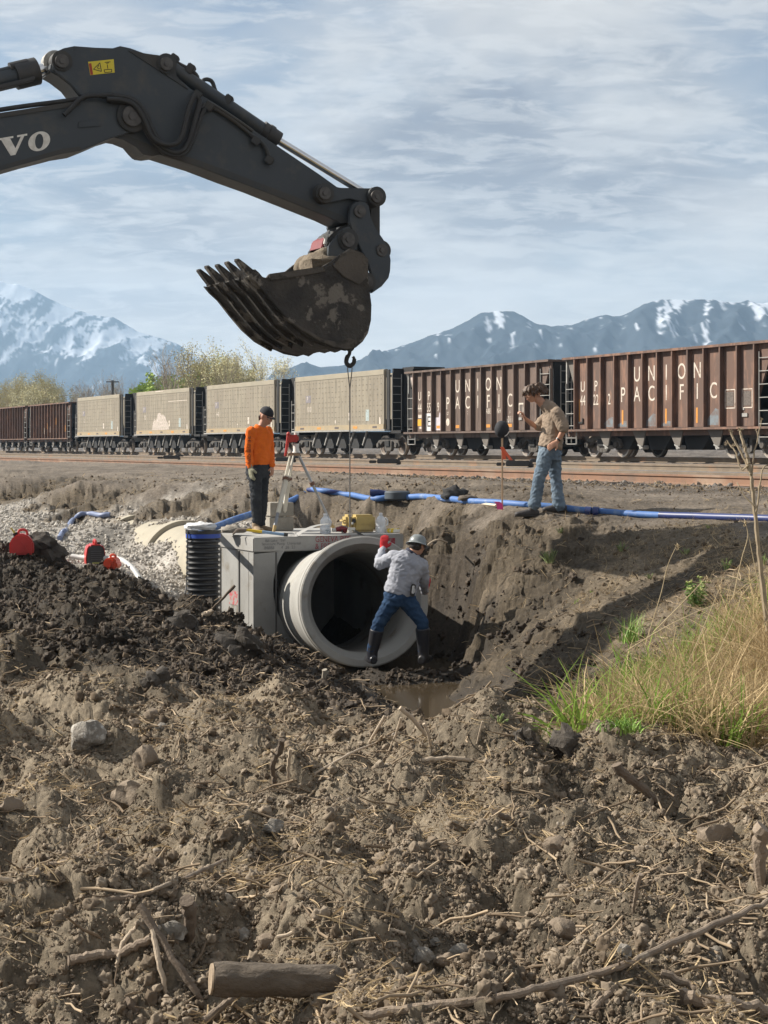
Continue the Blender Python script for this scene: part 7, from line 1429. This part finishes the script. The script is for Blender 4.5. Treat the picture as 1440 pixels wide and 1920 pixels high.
stalk([(1210, 1210), (1225, 1160), (1240, 1110), (1252, 1060), (1270, 1020)], 13.2, 2.0, 'tall bent straw stalk, the leftmost, curving up right over the bank shadow'); stalk([(1225, 1185), (1265, 1145), (1310, 1098), (1325, 1080)], 12.6, 2.2, 'straw stalk leaning right in front of the flowering weed'); stalk([(1175, 1220), (1240, 1180), (1300, 1150), (1345, 1132)], 12.4, 2.2, 'long nearly flat straw stalk below the flowering weed'); stalk([(1262, 1300), (1300, 1220), (1330, 1150), (1350, 1100)], 11.8, 2.0, 'straw stalk rising right of the flowering weed'); stalk([(1375, 1120), (1390, 1050), (1402, 1005), (1396, 975)], 12.8, 2.0, 'straw stalk left of the tall dry weed'); stalk([(1430, 1130), (1415, 1060), (1403, 1000)], 12.8, 2.0, 'straw stalk meeting the others at one knot beside the dry weed', heads=False); stalk([(1300, 1330), (1340, 1240), (1380, 1150), (1390, 1110)], 11.2, 1.8, 'long thin straw stalk above the broad grass clump')
wd = thing('dry_weed', 'tall dead brown weed with dried flower heads at the right edge before the train', 'dry weed', tuple(P(1440, 1180, 12.5))); dwd = 12.5
def wst(pix, r0, r1): q = spline([P(a, b, dwd + .03 * i) for i, (a, b) in enumerate(pix)], 5); n = len(q); rn = random.Random(int(pix[0][1])); q = [p + Vector((rn.gauss(0, .002), 0, rn.gauss(0, .002))) for p in q]; return obj('stem', MB().tube(q, [(r0 + (r1 - r0) * i / n) * dwd / F * rn.uniform(.85, 1.2) for i in range(n)], 7), DRYS, wd)
wst([(1440, 1190), (1432, 1120), (1424, 1050), (1418, 990), (1413, 940), (1409, 900), (1404, 870)], 5, 3.5); wst([(1404, 870), (1398, 845), (1392, 825), (1388, 808)], 3.4, 2.2); wst([(1407, 890), (1398, 865), (1388, 845), (1378, 828), (1370, 810)], 2.8, 1.8); wst([(1404, 872), (1390, 880), (1380, 850), (1372, 838), (1362, 825)], 1.8, 1.2); wst([(1409, 905), (1412, 860), (1420, 825), (1428, 786)], 1.8, .9); wst([(1418, 960), (1426, 905), (1430, 880), (1440, 872)], 1.8, 1.2); wst([(1416, 950), (1396, 930), (1386, 912), (1382, 905)], 1.6, 1); wst([(1422, 820), (1418, 806)], 1, .8)
rn = random.Random(9)
for a, b, r in ((1388, 806, 7), (1370, 808, 6), (1376, 835, 5), (1362, 832, 5), (1428, 786, 3.5), (1402, 858, 4), (1394, 838, 4), (1418, 806, 2.5), (1440, 872, 3)):
    m = MB(); c = P(a, b, dwd)
    for i in range(26): v = Vector((rn.gauss(0, 1), rn.gauss(0, 1), rn.gauss(0, 1))).normalized() * r * dwd / F * rn.uniform(.5, 1.1); m.tube([c, c + v], [r * .22 * dwd / F, .0012], 4)
    obj('flower_head', m, DRYS, wd)
for p_ in ((1372, 1005), ): pass
